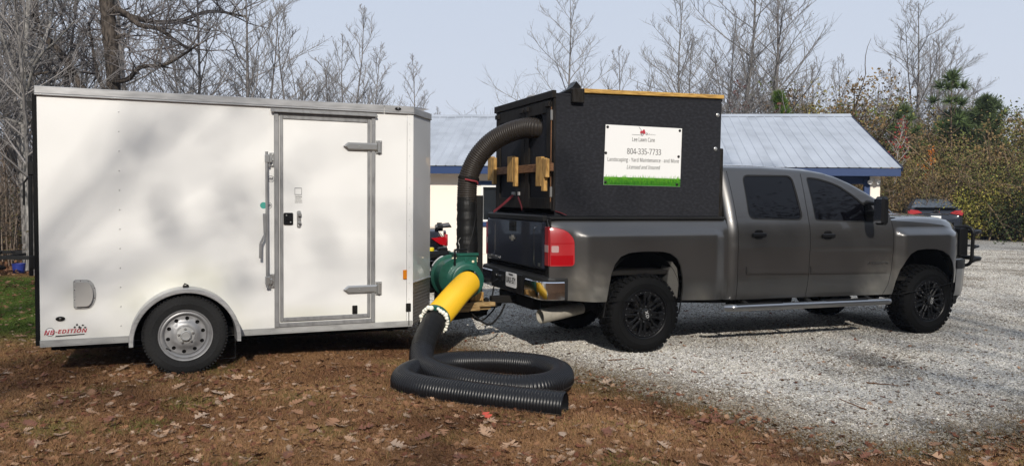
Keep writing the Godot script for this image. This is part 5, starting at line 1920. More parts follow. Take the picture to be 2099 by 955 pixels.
	rd.bb(Vector3(-0.03, TB, -W), Vector3(0.0, top - 0.055, -W + 0.055), 0.004)
	rd.bb(Vector3(-0.03, top - 0.085, -W + 0.06), Vector3(0.0, top - 0.055, -0.06), 0.004)
	part("rear_post", rd, M.dark_seam, t)
	rd = Mb.new()
	rd.tube([Vector3(-0.075, TB + 0.55, -0.16), Vector3(-0.07, TB + 1.52, -0.16)], [0.017, 0.017], 8)
	rd.box(Vector3(0.05, 0.11, 0.05), Vector3(-0.062, TB + 1.42, -0.16), 0.006)
	rd.box(Vector3(0.05, 0.11, 0.05), Vector3(-0.062, TB + 0.66, -0.16), 0.006)
	rd.tube([Vector3(-0.08, TB + 1.36, -0.18), Vector3(-0.12, TB + 1.30, -0.18), Vector3(-0.12, TB + 1.12, -0.18)], [0.009, 0.009, 0.009], 6)
	part("rear_lock_bar", rd, M.black_satin, t)
	rd = Mb.new()
	rd.slab(PackedVector2Array([Vector2(-0.004, 1.95), Vector2(-0.085, 1.95), Vector2(-0.03, 1.84), Vector2(-0.004, 1.84)]), -0.14, -0.06, Transform3D(Basis.IDENTITY, Vector3(0, TB, 0)))
	rd.box(Vector3(0.04, 0.10, 0.05), Vector3(-0.03, TB + 1.76, -0.08), 0.005)
	part("rear_lamp", rd, M.black_plastic, t)
	# tongue with the jack
	var tg := Mb.new()
	for s in [0.0, 1.0]:
		var z0 := lerpf(-0.40, -W + 0.40, s)
		tg.bar(Vector3(L + 0.2, TB - 0.03, z0), Vector3(L + 1.10, TB - 0.03, lerpf(-0.86, -0.97, s)), 0.05, 0.09)
	tg.bar(Vector3(L + 0.42, TB - 0.03, -0.55), Vector3(L + 0.42, TB - 0.03, -1.28), 0.05, 0.08)
	tg.bar(Vector3(L + 0.95, TB + 0.03, -0.915), Vector3(L + 1.26, TB + 0.03, -0.915), 0.07, 0.07, 0.01)
	tg.lathe([Vector2(0.0, 0.06), Vector2(0.05, 0.05), Vector2(0.055, 0.0), Vector2(0.045, -0.03)], 12, Transform3D(Basis(Vector3.RIGHT, PI / 2) * Basis.from_scale(Vector3(1, 1, -1)), Vector3(L + 1.26, TB + 0.04, -0.915)))
	part("tongue", tg, M.chassis, t)
	tg = Mb.new()
	tg.bb(Vector3(L + 1.02, TB - 0.02, -0.985), Vector3(L + 1.095, TB + 1.24, -0.955), 0.004)
	tg.bb(Vector3(L + 1.08, TB - 0.02, -1.03), Vector3(L + 1.10, TB + 1.24, -0.955), 0.003)
	part("tongue_upright", tg, M.black_plastic, t)
	# decking boards on the tongue
	for k in 5:
		var bd := Mb.new()
		bd.bb(Vector3(L + 0.36 + k * 0.142, TB + 0.018, -1.34 + 0.02 * (k % 2)), Vector3(L + 0.36 + k * 0.142 + 0.136, TB + 0.056, -0.42 - 0.05 * k), 0.004)
		part("deck_board", bd, M.old_wood, t)


# ================================================================ hoses
func ribbed(keys: Array, r: float, pitch: float, depth: float, sides := 22, flare := 0.0) -> Mb:
	var mb := Mb.new()
	var P := spline(keys, pitch / 4.0)
	var pts := []
	var rs := []
	for i in P.size():
		var k: float = [0.0, 0.75, 1.0, 0.75][i % 4]
		pts.append(P[i])
		rs.append(r - depth * (1.0 - k))
	mb.tube(pts, rs, sides, false)
	# inner wall so that the open ends read as pipe
	var inner := []
	var ri := []
	for e in [0, P.size() - 1]:
		pass
	for i in range(P.size() - 1, maxi(P.size() - 40, 0), -4):
		inner.append(P[i])
		ri.append(r - depth * 1.4)
	if inner.size() > 2:
		mb.tube(inner, ri, sides, false)
	return mb


func make_blower() -> void:
	# own axes: x along the tongue, z outward like the trailer
	var turn := TRAILER_TURN
	var b := thing("leaf_blower_unit", "green steel leaf vacuum blower bolted on the trailer tongue", "blower", Vector3(-0.62, 0.437, -8.60), turn)
	var ax := Transform3D(Basis.IDENTITY, Vector3(0.0, 0.325, 0.0))
	var hz := Mb.new()
	# scroll: a round drum that opens into a square throat at right
	var sc := PackedVector2Array()
	for i in 29:
		var a := deg_to_rad(90.0 + 290.0 * i / 28.0)
		sc.push_back(Vector2(cos(a), sin(a)) * (0.195 + 0.012 * i / 28.0))
	sc.push_back(Vector2(0.225, 0.05))
	sc.push_back(Vector2(0.225, 0.235))
	sc.push_back(Vector2(0.02, 0.235))
	hz.slab(sc, -0.13, 0.11, ax, 0.012)
	var ho := part("scroll_housing", hz, M.green_steel, b, "", 40)
	hz = Mb.new()
	hz.lathe([Vector2(0.222, -0.01), Vector2(0.226, 0.0), Vector2(0.226, 0.016), Vector2(0.21, 0.02), Vector2(0.19, 0.02)], 40, Transform3D(Basis.IDENTITY, ax.origin + Vector3(-0.005, 0, -0.075)), deg_to_rad(85), deg_to_rad(275))
	part("drum_band", hz, M.green_steel, ho)
	hz = Mb.new()
	hz.box(Vector3(0.245, 0.03, 0.27), ax.origin + Vector3(0.12, 0.235, -0.01), 0.005)
	hz.box(Vector3(0.03, 0.05, 0.012), ax.origin + Vector3(-0.03, 0.17, 0.118), 0.004)
	hz.box(Vector3(0.03, 0.05, 0.012), ax.origin + Vector3(0.10, 0.18, 0.118), 0.004)
	part("outlet_flange", hz, M.green_steel, ho)
	hz = Mb.new()
	hz.tube([ax.origin + Vector3(-0.03, 0.13, 0.13), ax.origin + Vector3(-0.03, 0.24, 0.135), ax.origin + Vector3(-0.03, 0.285, 0.12)], [0.012, 0.012, 0.012], 8)
	hz.tube([ax.origin + Vector3(-0.03, 0.285, 0.12), ax.origin + Vector3(0.11, 0.29, 0.12)], [0.012, 0.012], 8)
	part("latch_handle", hz, M.black_satin, ho)
	hz = Mb.new()
	hz.tube([ax.origin + Vector3(0.06, 0.10, 0.118), ax.origin + Vector3(0.16, 0.11, 0.118)], [0.007, 0.007], 6)
	for p in [Vector2(0.05, 0.10), Vector2(0.17, 0.11), Vector2(-0.06, -0.03)]:
		hz.box(Vector3(0.025, 0.022, 0.02), ax.origin + Vector3(p.x, p.y, 0.116), 0.004)
	part("wing_bolts", hz, M.chassis, ho)
	hz = Mb.new()
	for i in 8:
		var a0 := deg_to_rad(112.0 + 5.0 * i)
		var a1 := deg_to_rad(112.0 + 5.0 * (i + 1))
		var p0 := ax.origin + Vector3(cos(a0), sin(a0), 0) * 0.2285
		var p1 := ax.origin + Vector3(cos(a1), sin(a1), 0) * 0.2285
		hz.q(p0 + Vector3(0, 0, -0.07), p1 + Vector3(0, 0, -0.07), p1 + Vector3(0, 0, -0.118), p0 + Vector3(0, 0, -0.118), (p0 + p1) * 0.5 - ax.origin)
	part("warning_label", hz, M.white_print, ho)
	# intake cone and flange
	hz = Mb.new()
	hz.lathe([Vector2(0.205, 0.0), Vector2(0.165, 0.03), Vector2(0.15, 0.08)], 36, Transform3D(Basis.IDENTITY, ax.origin + Vector3(0.09, -0.035, 0.11)))
	hz.lathe([Vector2(0.168, -0.01), Vector2(0.178, 0.0), Vector2(0.178, 0.022), Vector2(0.16, 0.03), Vector2(0.12, 0.03)], 36, Transform3D(Basis.IDENTITY, ax.origin + Vector3(0.09, -0.035, 0.185)))
	part("intake_ring", hz, M.green_steel, ho)
	# engine behind
	var en := Mb.new()
	en.box(Vector3(0.30, 0.26, 0.28), ax.origin + Vector3(-0.08, -0.06, -0.30), 0.03)
	en.lathe([Vector2(0.15, 0.0), Vector2(0.15, 0.10), Vector2(0.11, 0.13), Vector2(0.0, 0.13)], 24, Transform3D(Basis(Vector3.RIGHT, PI), ax.origin + Vector3(-0.08, -0.02, -0.44)))
	var eo := part("engine", en, M.black_plastic, b)
	en = Mb.new()
	en.box(Vector3(0.34, 0.10, 0.24), ax.origin + Vector3(-0.10, 0.205, -0.30), 0.03)
	en.box(Vector3(0.10, 0.05, 0.10), ax.origin + Vector3(-0.02, 0.265, -0.30), 0.015)
	part("fuel_tank", en, M.black_satin, eo)
	en = Mb.new()
	en.lathe([Vector2(0.045, 0.0), Vector2(0.045, 0.030), Vector2(0.035, 0.038), Vector2(0, 0.038)], 16, Transform3D(Basis(Vector3.RIGHT, -PI / 2), ax.origin + Vector3(-0.175, 0.255, -0.26)))
	part("fuel_cap", en, M.yellow_cap, eo)
	en = Mb.new()
	en.lathe([Vector2(0.055, -0.11), Vector2(0.055, 0.11), Vector2(0, 0.11)], 14, Transform3D(Basis(Vector3.UP, PI / 2), ax.origin + Vector3(-0.30, 0.03, -0.22)))
	part("muffler", en, M.dull_aluminium, eo)
	# skid of timbers
	for p in [[Vector3(-0.42, 0.0, 0.02), Vector3(0.44, 0.045, 0.12)], [Vector3(-0.42, 0.0, -0.30), Vector3(0.44, 0.045, -0.20)]]:
		var sk := Mb.new()
		sk.bb(p[0], p[1], 0.005)
		part("skid_timber", sk, M.old_wood, b)
	var tb := Mb.new()
	tb.bb(Vector3(0.18, 0.046, -0.24), Vector3(0.36, 0.14, -0.02), 0.006)
	part("timber_block", tb, M.pine, b)
	tb = Mb.new()
	tb.bb(Vector3(-0.36, 0.046, 0.04), Vector3(-0.20, 0.09, 0.13), 0.006)
	part("timber_block", tb, M.white_print, b)
	tb = Mb.new()
	tb.bb(Vector3(-0.16, 0.046, -0.16), Vector3(-0.06, 0.14, 0.10), 0.004)
	tb.bb(Vector3(0.06, 0.046, -0.16), Vector3(0.16, 0.14, 0.10), 0.004)
	part("mounting_foot", tb, M.chassis, b)

	# yellow intake hose
	var yk := [Vector3(-0.455, 0.705, -8.42), Vector3(-0.478, 0.695, -8.30), Vector3(-0.545, 0.635, -8.05), Vector3(-0.62, 0.555, -7.78), Vector3(-0.70, 0.47, -7.52)]
	var yo := MeshInstance3D.new()
	yo.name = numbered("yellow_hose")
	yo.mesh = ribbed(yk, 0.129, 0.022, 0.010, 28).mesh()
	yo.material_override = M.yellow_hose
	add_child(yo)
	tag(yo, "short yellow ribbed intake hose running down from the green blower", "hose")
	# collar with beads of foam
	var dir := Vector3(-0.08, -0.085, 0.26).normalized()
	var cb := Basis(dir.cross(Vector3.UP).normalized(), dir.cross(Vector3.UP).normalized().cross(-dir), dir)
	var col := thing("hose_collar", "green hose collar with foam beads where yellow hose meets black hose", "collar", Vector3(-0.703, 0.466, -7.51))
	var cm := Mb.new()
	cm.lathe([Vector2(0.120, -0.02), Vector2(0.140, -0.02), Vector2(0.146, 0.0), Vector2(0.140, 0.022), Vector2(0.105, 0.026)], 32, Transform3D(cb, Vector3.ZERO))
	cm.box(Vector3(0.03, 0.02, 0.03), cb * Vector3(0, 0.148, 0), 0.004, cb)
	part("ring", cm, M.green_steel, col)
	rng.seed = 19
	cm = Mb.new()
	for i in 26:
		var a := deg_to_rad(-150.0 + 330.0 * i / 25.0) + PI / 2 - 0.4
		var s := rng.randf_range(0.015, 0.026)
		var c := cb * (Vector3(cos(a), sin(a), 0) * rng.randf_range(0.122, 0.134) + Vector3(0, 0, rng.randf_range(0.022, 0.036)))
		cm.lathe([Vector2(0, -s), Vector2(s * 0.7, -s * 0.7), Vector2(s, 0), Vector2(s * 0.7, s * 0.7), Vector2(0, s)], 8, Transform3D(Basis.from_euler(Vector3(rng.randf(), rng.randf(), rng.randf())), c))
	part("foam_bead", cm, M.white_foam, col, "", 80)

	# the long black hose and its coil on the grass
	var hk := [Vector3(-0.690, 0.478, -7.56), Vector3(-0.722, 0.43, -7.40), Vector3(-0.765, 0.33, -7.17), Vector3(-0.775, 0.23, -6.98), Vector3(-0.725, 0.17, -6.78), Vector3(-0.585, 0.155, -6.53), Vector3(-0.33, 0.15, -6.29), Vector3(0.0, 0.145, -6.15), Vector3(0.24, 0.14, -6.20), Vector3(0.41, 0.135, -6.46), Vector3(0.44, 0.13, -6.78), Vector3(0.30, 0.125, -7.06), Vector3(0.06, 0.125, -7.20), Vector3(-0.22, 0.128, -7.24), Vector3(-0.52, 0.132, -7.14), Vector3(-0.76, 0.14, -6.86),
		Vector3(-0.875, 0.145, -6.55), Vector3(-0.85, 0.148, -6.27), Vector3(-0.68, 0.15, -6.07), Vector3(-0.42, 0.15, -5.93), Vector3(-0.10, 0.148, -5.79), Vector3(0.20, 0.145, -5.68), Vector3(0.41, 0.142, -5.61)]
	var coil := thing("black_hose", "long black corrugated hose coiled on the grass below the yellow hose", "hose")
	for i in range(5, hk.size()):
		hk[i] = Vector3(-0.2 + (hk[i].x + 0.2) * 0.955, hk[i].y, -6.42 + (hk[i].z + 6.42) * 0.97)
	var cp := spline(hk, 0.0058)
	var cut := 100
	var s1 := Mb.new()
	var pp := []
	var rr := []
	for i in cut + 1:
		pp.append(cp[i])
		rr.append(0.104 + 0.0012 * sin(i * 0.45) + (0.004 if i % 14 == 0 else 0.0))
	s1.tube(pp, rr, 26, false)
	part("wrapped_end", s1, M.black_tarp, coil)
	s1 = Mb.new()
	pp = []
	rr = []
	for i in range(cut - 4, cp.size()):
		var k: float = [0.0, 0.8, 1.0, 0.8][i % 4]
		pp.append(cp[i])
		rr.append(0.107 - 0.0075 * (1.0 - k))
	s1.tube(pp, rr, 26, false)
	var ip := []
	var ir := []
	for i in range(cp.size() - 1, cp.size() - 60, -6):
		ip.append(cp[i])
		ir.append(0.096)
	s1.tube(ip, ir, 26, false)
	part("ribbed_length", s1, M.black_hose, coil)
	s1 = Mb.new()
	pp = []
	rr = []
	for i in range(cut, cp.size() - 2, 3):   # a moulded seam along the outer side
		var d: Vector3 = (cp[mini(i + 3, cp.size() - 1)] - cp[i - 3]).normalized()
		var side := d.cross(Vector3.UP).normalized()
		pp.append(cp[i] + side * 0.103 - Vector3.UP * 0.034)
		rr.append(0.0045)
	s1.tube(pp, rr, 5, false)
	part("moulded_seam", s1, M.dusty_hose, coil)

	# discharge: tarred riser and the ribbed bend into the box
	var riser := thing("riser_pipe", "upright black wrapped riser pipe standing on the green blower", "pipe")
	var rm := Mb.new()
	var rp := []
	var rq := []
	for i in 36:
		var f := i / 35.0
		rp.append(Vector3(lerpf(-0.478, -0.492, f), lerpf(0.93, 1.60, f), lerpf(-8.70, -8.755, f)))
		rq.append(lerpf(0.118, 0.103, f) + 0.0025 * sin(i * 0.9) + 0.002 * sin(i * 2.3))
	rm.tube(rp, rq, 22, true, 0.012)
	part("wrap", rm, M.black_tarp, riser)
	rm = Mb.new()
	cord(rm, [Vector3(-0.40, 1.60, -8.66), Vector3(-0.395, 1.36, -8.655), Vector3(-0.44, 1.12, -8.61), Vector3(-0.462, 0.98, -8.595)], 0.005)
	part("bungee_cord", rm, M.black_satin, riser)
	rm = Mb.new()
	cord(rm, [Vector3(-0.565, 1.02, -8.62), Vector3(-0.555, 1.08, -8.60), Vector3(-0.57, 1.13, -8.61), Vector3(-0.545, 1.17, -8.60)], 0.004)
	part("wire_hook", rm, M.zinc, riser)
	rm = Mb.new()
	rng.seed = 23
	for i in 26:
		var k := rng.randf()
		var s := rng.randf_range(0.014, 0.026)
		var c := Vector3(lerpf(-0.62, -0.37, k), 0.93 + rng.randf_range(-0.012, 0.02), -8.575 + rng.randf_range(-0.02, 0.02) - 0.09 * (k - 0.5))
		if k > 0.32 and k < 0.46:
			continue
		rm.lathe([Vector2(0, -s), Vector2(s * 0.8, -s * 0.5), Vector2(s, 0), Vector2(s * 0.7, s * 0.6), Vector2(0, s * 0.9)], 8, Transform3D(Basis.from_euler(Vector3(rng.randf(), rng.randf(), rng.randf())), c))
	part("foam_seal", rm, M.foam, riser, "", 80)
	var up := thing("discharge_hose", "brownish black ribbed hose arching from the riser into the box doors", "hose")
	var uk := [Vector3(-0.488, 1.491, -8.754), Vector3(-0.489, 1.622, -8.761), Vector3(-0.480, 1.769, -8.765), Vector3(-0.438, 1.910, -8.762), Vector3(-0.355, 2.056, -8.738), Vector3(-0.224, 2.190, -8.704), Vector3(-0.059, 2.279, -8.637), Vector3(0.120, 2.326, -8.559), Vector3(0.266, 2.321, -8.494), Vector3(0.40, 2.318, -8.51)]
	part("ribbed_length", ribbed(uk, 0.108, 0.024, 0.008, 26), M.dusty_hose, up)
	var cl := Mb.new()
	cl.lathe([Vector2(0.110, -0.015), Vector2(0.116, -0.012), Vector2(0.116, 0.012), Vector2(0.110, 0.015)], 30, Transform3D(Basis(Vector3.RIGHT, PI / 2 - 0.06) * Basis(Vector3.UP, -0.12), Vector3(-0.472, 1.80, -8.77)))
	cl.box(Vector3(0.035, 0.022, 0.02), Vector3(-0.45, 1.795, -8.652), 0.004)
	part("hose_clamp", cl, M.chassis, up)
	cl = Mb.new()
	cord(cl, [Vector3(-0.505, 1.79, -8.655), Vector3(-0.43, 1.775, -8.648), Vector3(-0.38, 1.765, -8.68), Vector3(-0.372, 1.74, -8.70)], 0.011)
	part("red_tie", cl, M.red_strap, up)


func cord(mb: Mb, keys: Array, r: float, step := 0.02, sides := 6) -> void:
	var p := spline(keys, step)
	var rs := []
	rs.resize(p.size())
	rs.fill(r)
	mb.tube(p, rs, sides, true)


# ================================================================ the pickup truck
const TW := -1.92     # far side plane; local x forward from the rear axle, y up, z outward on this side


func truck_skin(a: float, h: float) -> float:
	var d := 0.0
	if h < 0.80:
		d -= 0.030 * pow((0.80 - h) / 0.30, 2.0)
	if h > 1.18:
		d -= 0.035 * pow(minf(h - 1.18, 0.20) / 0.20, 2.0)
	if h > 1.26 and a < 1.01:
		d -= 0.030 * pow(minf(h - 1.26, 0.13) / 0.13, 2.0)
	if h > 1.38:
		d -= 0.30 * (h - 1.38) + 0.16 * (h - 1.38) * (h - 1.38)
	d += 0.048 * ss(-0.84, -0.66, a) * (1.0 - ss(0.80, 0.98, a)) * (1.0 - ss(1.22, 1.31, h))
	d += 0.075 * ss(3.31, 3.45, a) * (1.0 - ss(1.20, 1.29, h))
	# a soft crease along the doors
	d += 0.006 * exp(-pow((h - 1.08) / 0.05, 2.0)) * ss(1.0, 1.2, a) * (1.0 - ss(3.2, 3.35, a))
	if a > 4.10:
		d -= 0.38 * pow((a - 4.10) / 0.5, 2.0)
	if a < -0.92:
		d -= 0.030 * pow((-0.92 - a) / 0.15, 2.0)
	return d


func corner_skin(a: float, h: float) -> float:
	return truck_skin(a, h) - 0.055 * pow(maxf(1.125 - a, 0.0) / 0.115, 2.0)


func roof_h(a: float) -> float:
	return table([[1.0, 1.945], [1.12, 1.966], [1.6, 1.972], [2.14, 1.955], [2.3, 1.944], [2.49, 1.918], [2.65, 1.877], [2.82, 1.812], [3.02, 1.712], [3.23, 1.595], [3.34, 1.50], [3.42, 1.425]], a)


func dust(x: float, y: float) -> Color:
	var n := wig.get_noise_2d(x * 260.0, y * 260.0) * 0.5 + 0.5
	var n2 := wig.get_noise_2d(x * 900.0 + y * 500.0, y * 900.0) * 0.5 + 0.5
	var d := ss(0.80, 0.50, y) * 0.04
	d = maxf(d, ss(0.50, 0.05, Vector2((x + 0.66) * 1.2, y - 0.58).length()) * (0.45 + 1.1 * n2))
	d = maxf(d, ss(0.52, 0.05, Vector2((x - 3.22) * 0.9, y - 0.55).length()) * (0.6 + 1.2 * n2))
	d = maxf(d, ss(0.25, 0.02, Vector2(x - 0.62, y - 0.55).length()) * 0.5)
	d = clampf(d, 0.0, 1.0) * (0.35 + 0.8 * n * n)
	return Color(0.190, 0.195, 0.217).lerp(Color(1, 1, 1), clampf(d, 0.0, 1.0))


func both(t: Node3D, called: String, poly: PackedVector2Array, holes: Array, D: Callable, m: Material, lip := 0.02, cell := 0.045, tint = null) -> Array:
	var out := []
	for far in 2:
		var mb := Mb.new()
		panel(mb, poly, holes, D, cell, 0.0 if far == 0 else TW, lip, tint)
		out.append(part(called, mb, m, t))
	return out


func make_truck_wheel() -> Node3D:
	var wh := Node3D.new()
	wh.name = "wheel"
	var ty := Mb.new()
	ty.lathe([Vector2(0.252, -0.030), Vector2(0.262, -0.010), Vector2(0.290, 0.0), Vector2(0.305, 0.001), Vector2(0.308, 0.006), Vector2(0.322, 0.006), Vector2(0.326, 0.001), Vector2(0.352, -0.006), Vector2(0.376, -0.020), Vector2(0.392, -0.038), Vector2(0.402, -0.055), Vector2(0.404, -0.255), Vector2(0.392, -0.275), Vector2(0.36, -0.30), Vector2(0.28, -0.305), Vector2(0.25, -0.28)], 72)
	part("tyre", ty, M.rubber, wh, "", 28)
	var tr := Mb.new()
	rng.seed = 3
	for i in 40:
		var a := TAU * i / 40
		for row in [[-0.046, 0.052, 0.0, 0.25], [-0.108, 0.050, 0.5, -0.35], [-0.160, 0.046, 0.1, 0.35], [-0.212, 0.050, 0.6, -0.35], [-0.270, 0.046, 0.2, 0.25]]:
			var b: float = a + TAU / 40 * row[2]
			var B := Basis(Vector3.BACK, b - PI / 2)
			var edge: bool = row[0] > -0.06 or row[0] < -0.25
			var tilt := 0.0
			if row[0] > -0.06:
				tilt = 0.42
			elif row[0] < -0.25:
				tilt = -0.42
			tr.box(Vector3(0.043 if edge else 0.047, 0.026, row[1]), Vector3(cos(b), sin(b), 0) * (0.399 if edge else 0.405) + Vector3(0, 0, row[0]), 0.003, B * Basis(Vector3.RIGHT, tilt) * Basis(Vector3.UP, row[3] * (1.0 if i % 2 else 0.6)))
		# side biters on the shoulder
		tr.box(Vector3(0.030, 0.034 if i % 2 else 0.024, 0.012), Vector3(cos(a), sin(a), 0) * 0.384 + Vector3(0, 0, -0.026), 0.003, Basis(Vector3.BACK, a - PI / 2) * Basis(Vector3.RIGHT, 0.9))
	part("tread", tr, M.rubber, wh)
	var rm := Mb.new()
	rm.lathe([Vector2(0.240, -0.04), Vector2(0.246, -0.012), Vector2(0.254, -0.006), Vector2(0.259, -0.012), Vector2(0.257, -0.03)], 56)
	rm.lathe([Vector2(0.205, -0.030), Vector2(0.212, -0.018), Vector2(0.236, -0.014), Vector2(0.242, -0.03)], 56)
	rm.lathe([Vector2(0.235, -0.26), Vector2(0.225, -0.10), Vector2(0.240, -0.03)], 40)
	rm.lathe([Vector2(0.226, -0.12), Vector2(0.206, -0.04), Vector2(0.205, -0.03)], 40)
	part("rim", rm, M.black_satin, wh)
	var sp := Mb.new()
	for i in 8:
		var a := TAU * (i + 0.5) / 8
		for s in [-1.0, 1.0]:
			var p0 := Vector3(cos(a + s * 0.34), sin(a + s * 0.34), 0) * 0.072 + Vector3(0, 0, -0.030)
			var p1 := Vector3(cos(a + s * 0.155), sin(a + s * 0.155), 0) * 0.150 + Vector3(0, 0, -0.026)
			var p2 := Vector3(cos(a + s * 0.17), sin(a + s * 0.17), 0) * 0.216 + Vector3(0, 0, -0.024)
			sp.bar(p0, p1, 0.024, 0.030, 0.006, Vector3.BACK)
			sp.bar(p1, p2, 0.026, 0.030, 0.006, Vector3.BACK)
		sp.box(Vector3(0.052, 0.05, 0.02), Vector3(cos(a), sin(a), 0) * 0.196 + Vector3(0, 0, -0.032), 0.006, Basis(Vector3.BACK, a - PI / 2))
	part("spokes", sp, M.black_satin, wh)
	var hb := Mb.new()
	hb.lathe([Vector2(0.092, -0.06), Vector2(0.088, -0.026), Vector2(0.062, -0.020), Vector2(0.058, 0.010), Vector2(0.050, 0.018), Vector2(0.0, 0.020)], 28)
	part("centre_cap", hb, M.black_gloss, wh)
	var bt := Mb.new()
	for i in 24:
		var a := TAU * i / 24
		rivet(bt, Vector3(cos(a) * 0.226, sin(a) * 0.226, -0.013), 0.0055)
	for i in 8:
		var a := TAU * (i + 0.5) / 8
		rivet(bt, Vector3(cos(a) * 0.078, sin(a) * 0.078, -0.021), 0.008)
	part("rim_bolts", bt, M.dull_chrome, wh)
	letters("cap_lettering", "XD", M.dull_aluminium, wh, Vector3(0.004, 0, 0.0205), 0.078, 0.036, Basis(Vector3.BACK, -PI / 2), true, "Droid Sans", 0.003)
	var dr := Mb.new()
	dr.lathe([Vector2(0.20, -0.13), Vector2(0.16, -0.115), Vector2(0.0, -0.115)], 28)
	dr.lathe([Vector2(0.20, -0.22), Vector2(0.20, -0.13)], 28)
	part("brake_disc", dr, M.chassis, wh)
	return wh


func make_truck() -> void:
	var t := thing("pickup_truck", "grey lifted crew cab pickup truck with black wheels and a navy tailgate", "truck", TRUCK_AT, TRUCK_TURN)
	var skin := truck_skin
	var dusty := dust
	var paint: Material = M.truck_paint
	var dusty_paint: Material = M.dusty_truck_paint
	# ---- bed side
	var arch_r := PackedVector2Array([Vector2(-0.475, 0.4), Vector2(-0.465, 0.575), Vector2(-0.45, 0.70), Vector2(-0.425, 0.84), Vector2(-0.385, 0.94), Vector2(-0.32, 1.015), Vector2(-0.23, 1.05), Vector2(-0.12, 1.062), Vector2(0.03, 1.064), Vector2(0.17, 1.058), Vector2(0.27, 1.035), Vector2(0.345, 0.985), Vector2(0.39, 0.91), Vector2(0.415, 0.80), Vector2(0.425, 0.68), Vector2(0.415, 0.55), Vector2(0.41, 0.4)])
	var lamp := fillet([Vector2(-1.2, 0.925), Vector2(-0.808, 0.925), Vector2(-0.815, 1.20), Vector2(-0.90, 1.285), Vector2(-1.03, 1.318), Vector2(-1.2, 1.322)], 0.05)
	var bed := PackedVector2Array([Vector2(-1.07, 0.60), Vector2(-0.60, 0.565), Vector2(0.50, 0.545), Vector2(1.0, 0.53), Vector2(1.0, 1.388), Vector2(-1.07, 1.388)])
	both(t, "bed_side", bed, [arch_r, lamp], skin, dusty_paint, 0.025, 0.04, dusty)
	# lamps
	var lens := Geometry2D.intersect_polygons(lamp, PackedVector2Array([Vector2(-1.07, 0.5), Vector2(0, 0.5), Vector2(0, 1.5), Vector2(-1.07, 1.5)]))
	var ls: PackedVector2Array = Geometry2D.offset_polygon(lens[0], -0.004)[0]
	var far_z := TW
	for far in 2:
		var mb := Mb.new()
		panel(mb, ls, [], func(a, h): return truck_skin(a, h) + 0.007, 0.04, 0.0 if far == 0 else TW, 0.03)
		var s := 1.0 if far == 0 else -1.0
		var z0 := 0.0 if far == 0 else TW
		mb.bb(Vector3(-1.082, 0.93, minf(z0 - s * 0.025, z0 - s * 0.125)), Vector3(-1.069, 1.316, maxf(z0 - s * 0.025, z0 - s * 0.125)), 0.005)
		var lo := part("tail_lamp", mb, M.red_lens, t)
		mb = Mb.new()
		panel(mb, fillet([Vector2(-1.055, 1.065), Vector2(-0.985, 1.065), Vector2(-0.985, 1.130), Vector2(-1.055, 1.130)], 0.012), [], func(a, h): return truck_skin(a, h) + 0.0095, 0.05, 0.0 if far == 0 else TW, 0.004)
		mb.bb(Vector3(-1.0845, 1.065, minf(z0 - s * 0.03, z0 - s * 0.12)), Vector3(-1.0825, 1.135, maxf(z0 - s * 0.03, z0 - s * 0.12)), 0.001)
		part("reverse_lamp", mb, M.clear_lens, lo)
		mb = Mb.new()
		for hh in [1.150]:
			panel(mb, PackedVector2Array([Vector2(-1.06, hh), Vector2(-0.82, hh), Vector2(-0.82, hh + 0.006), Vector2(-1.06, hh + 0.006)]), [], func(a, h): return truck_skin(a, h) + 0.0088, 0.06, 0.0 if far == 0 else TW, 0.002)
		part("lens_rib", mb, M.dark_red_lens, lo)
		var mb2 := Mb.new()
		panel(mb2, PackedVector2Array([Vector2(-1.06, 0.94), Vector2(-0.83, 0.94), Vector2(-0.83, 1.035), Vector2(-1.06, 1.035)]), [], func(a, h): return truck_skin(a, h) + 0.0082, 0.06, 0.0 if far == 0 else TW, 0.001)
		part("lower_lens", mb2, M.dark_red_lens, lo)
	# rail caps, inner bed walls, floor, head board, tailgate pillars
	var rc := Mb.new()
	for far in 2:
		var s := 1.0 if far == 0 else -1.0
		var z0 := 0.0 if far == 0 else TW
		rc.bb(Vector3(-1.06, 1.386, minf(z0 - s * 0.035, z0 - s * 0.15)), Vector3(0.995, 1.414, maxf(z0 - s * 0.035, z0 - s * 0.15)), 0.010)
	part("rail_cap", rc, M.black_plastic, t)
	var iw := Mb.new()
	for far in 2:
		var s := 1.0 if far == 0 else -1.0
		var z0 := 0.0 if far == 0 else TW
		iw.bb(Vector3(-1.05, 1.075, minf(z0 - s * 0.10, z0 - s * 0.13)), Vector3(0.99, 1.386, maxf(z0 - s * 0.10, z0 - s * 0.13)), 0.0)
		iw.bb(Vector3(-1.068, 0.62, minf(z0 - s * 0.035, z0 - s * 0.128)), Vector3(-1.05, 1.386, maxf(z0 - s * 0.035, z0 - s * 0.128)), 0.0)
	iw.bb(Vector3(0.96, 0.86, TW + 0.13), Vector3(0.99, 1.386, -0.13), 0.0)
	iw.bb(Vector3(-1.05, 0.82, TW + 0.05), Vector3(0.99, 0.86, -0.05), 0.0)
	part("bed_tub", iw, M.chassis, t)
	# ---- tailgate
	var gate := Mb.new()
	gate.box(Vector3(0.05, 0.475, 1.65), Vector3(-1.075, 1.125, -0.96), 0.012)
	var go := part("tailgate", gate, M.navy_paint, t)
	gate = Mb.new()
	gate.bb(Vector3(-1.103, 1.362, -1.79), Vector3(-1.045, 1.425, -0.13), 0.012)
	part("gate_cap", gate, M.black_plastic, go)
	gate = Mb.new()
	gate.bb(Vector3(-1.104, 1.24, -1.06), Vector3(-1.099, 1.352, -0.86), 0.002)
	gate.bb(Vector3(-1.112, 1.295, -1.045), Vector3(-1.103, 1.335, -0.875), 0.004)
	part("gate_handle", gate, M.black_plastic, go)
	var RB := Basis(Vector3.BACK, Vector3.UP, Vector3.LEFT)   # facing rearwards: x to the truck's left... outward is -x
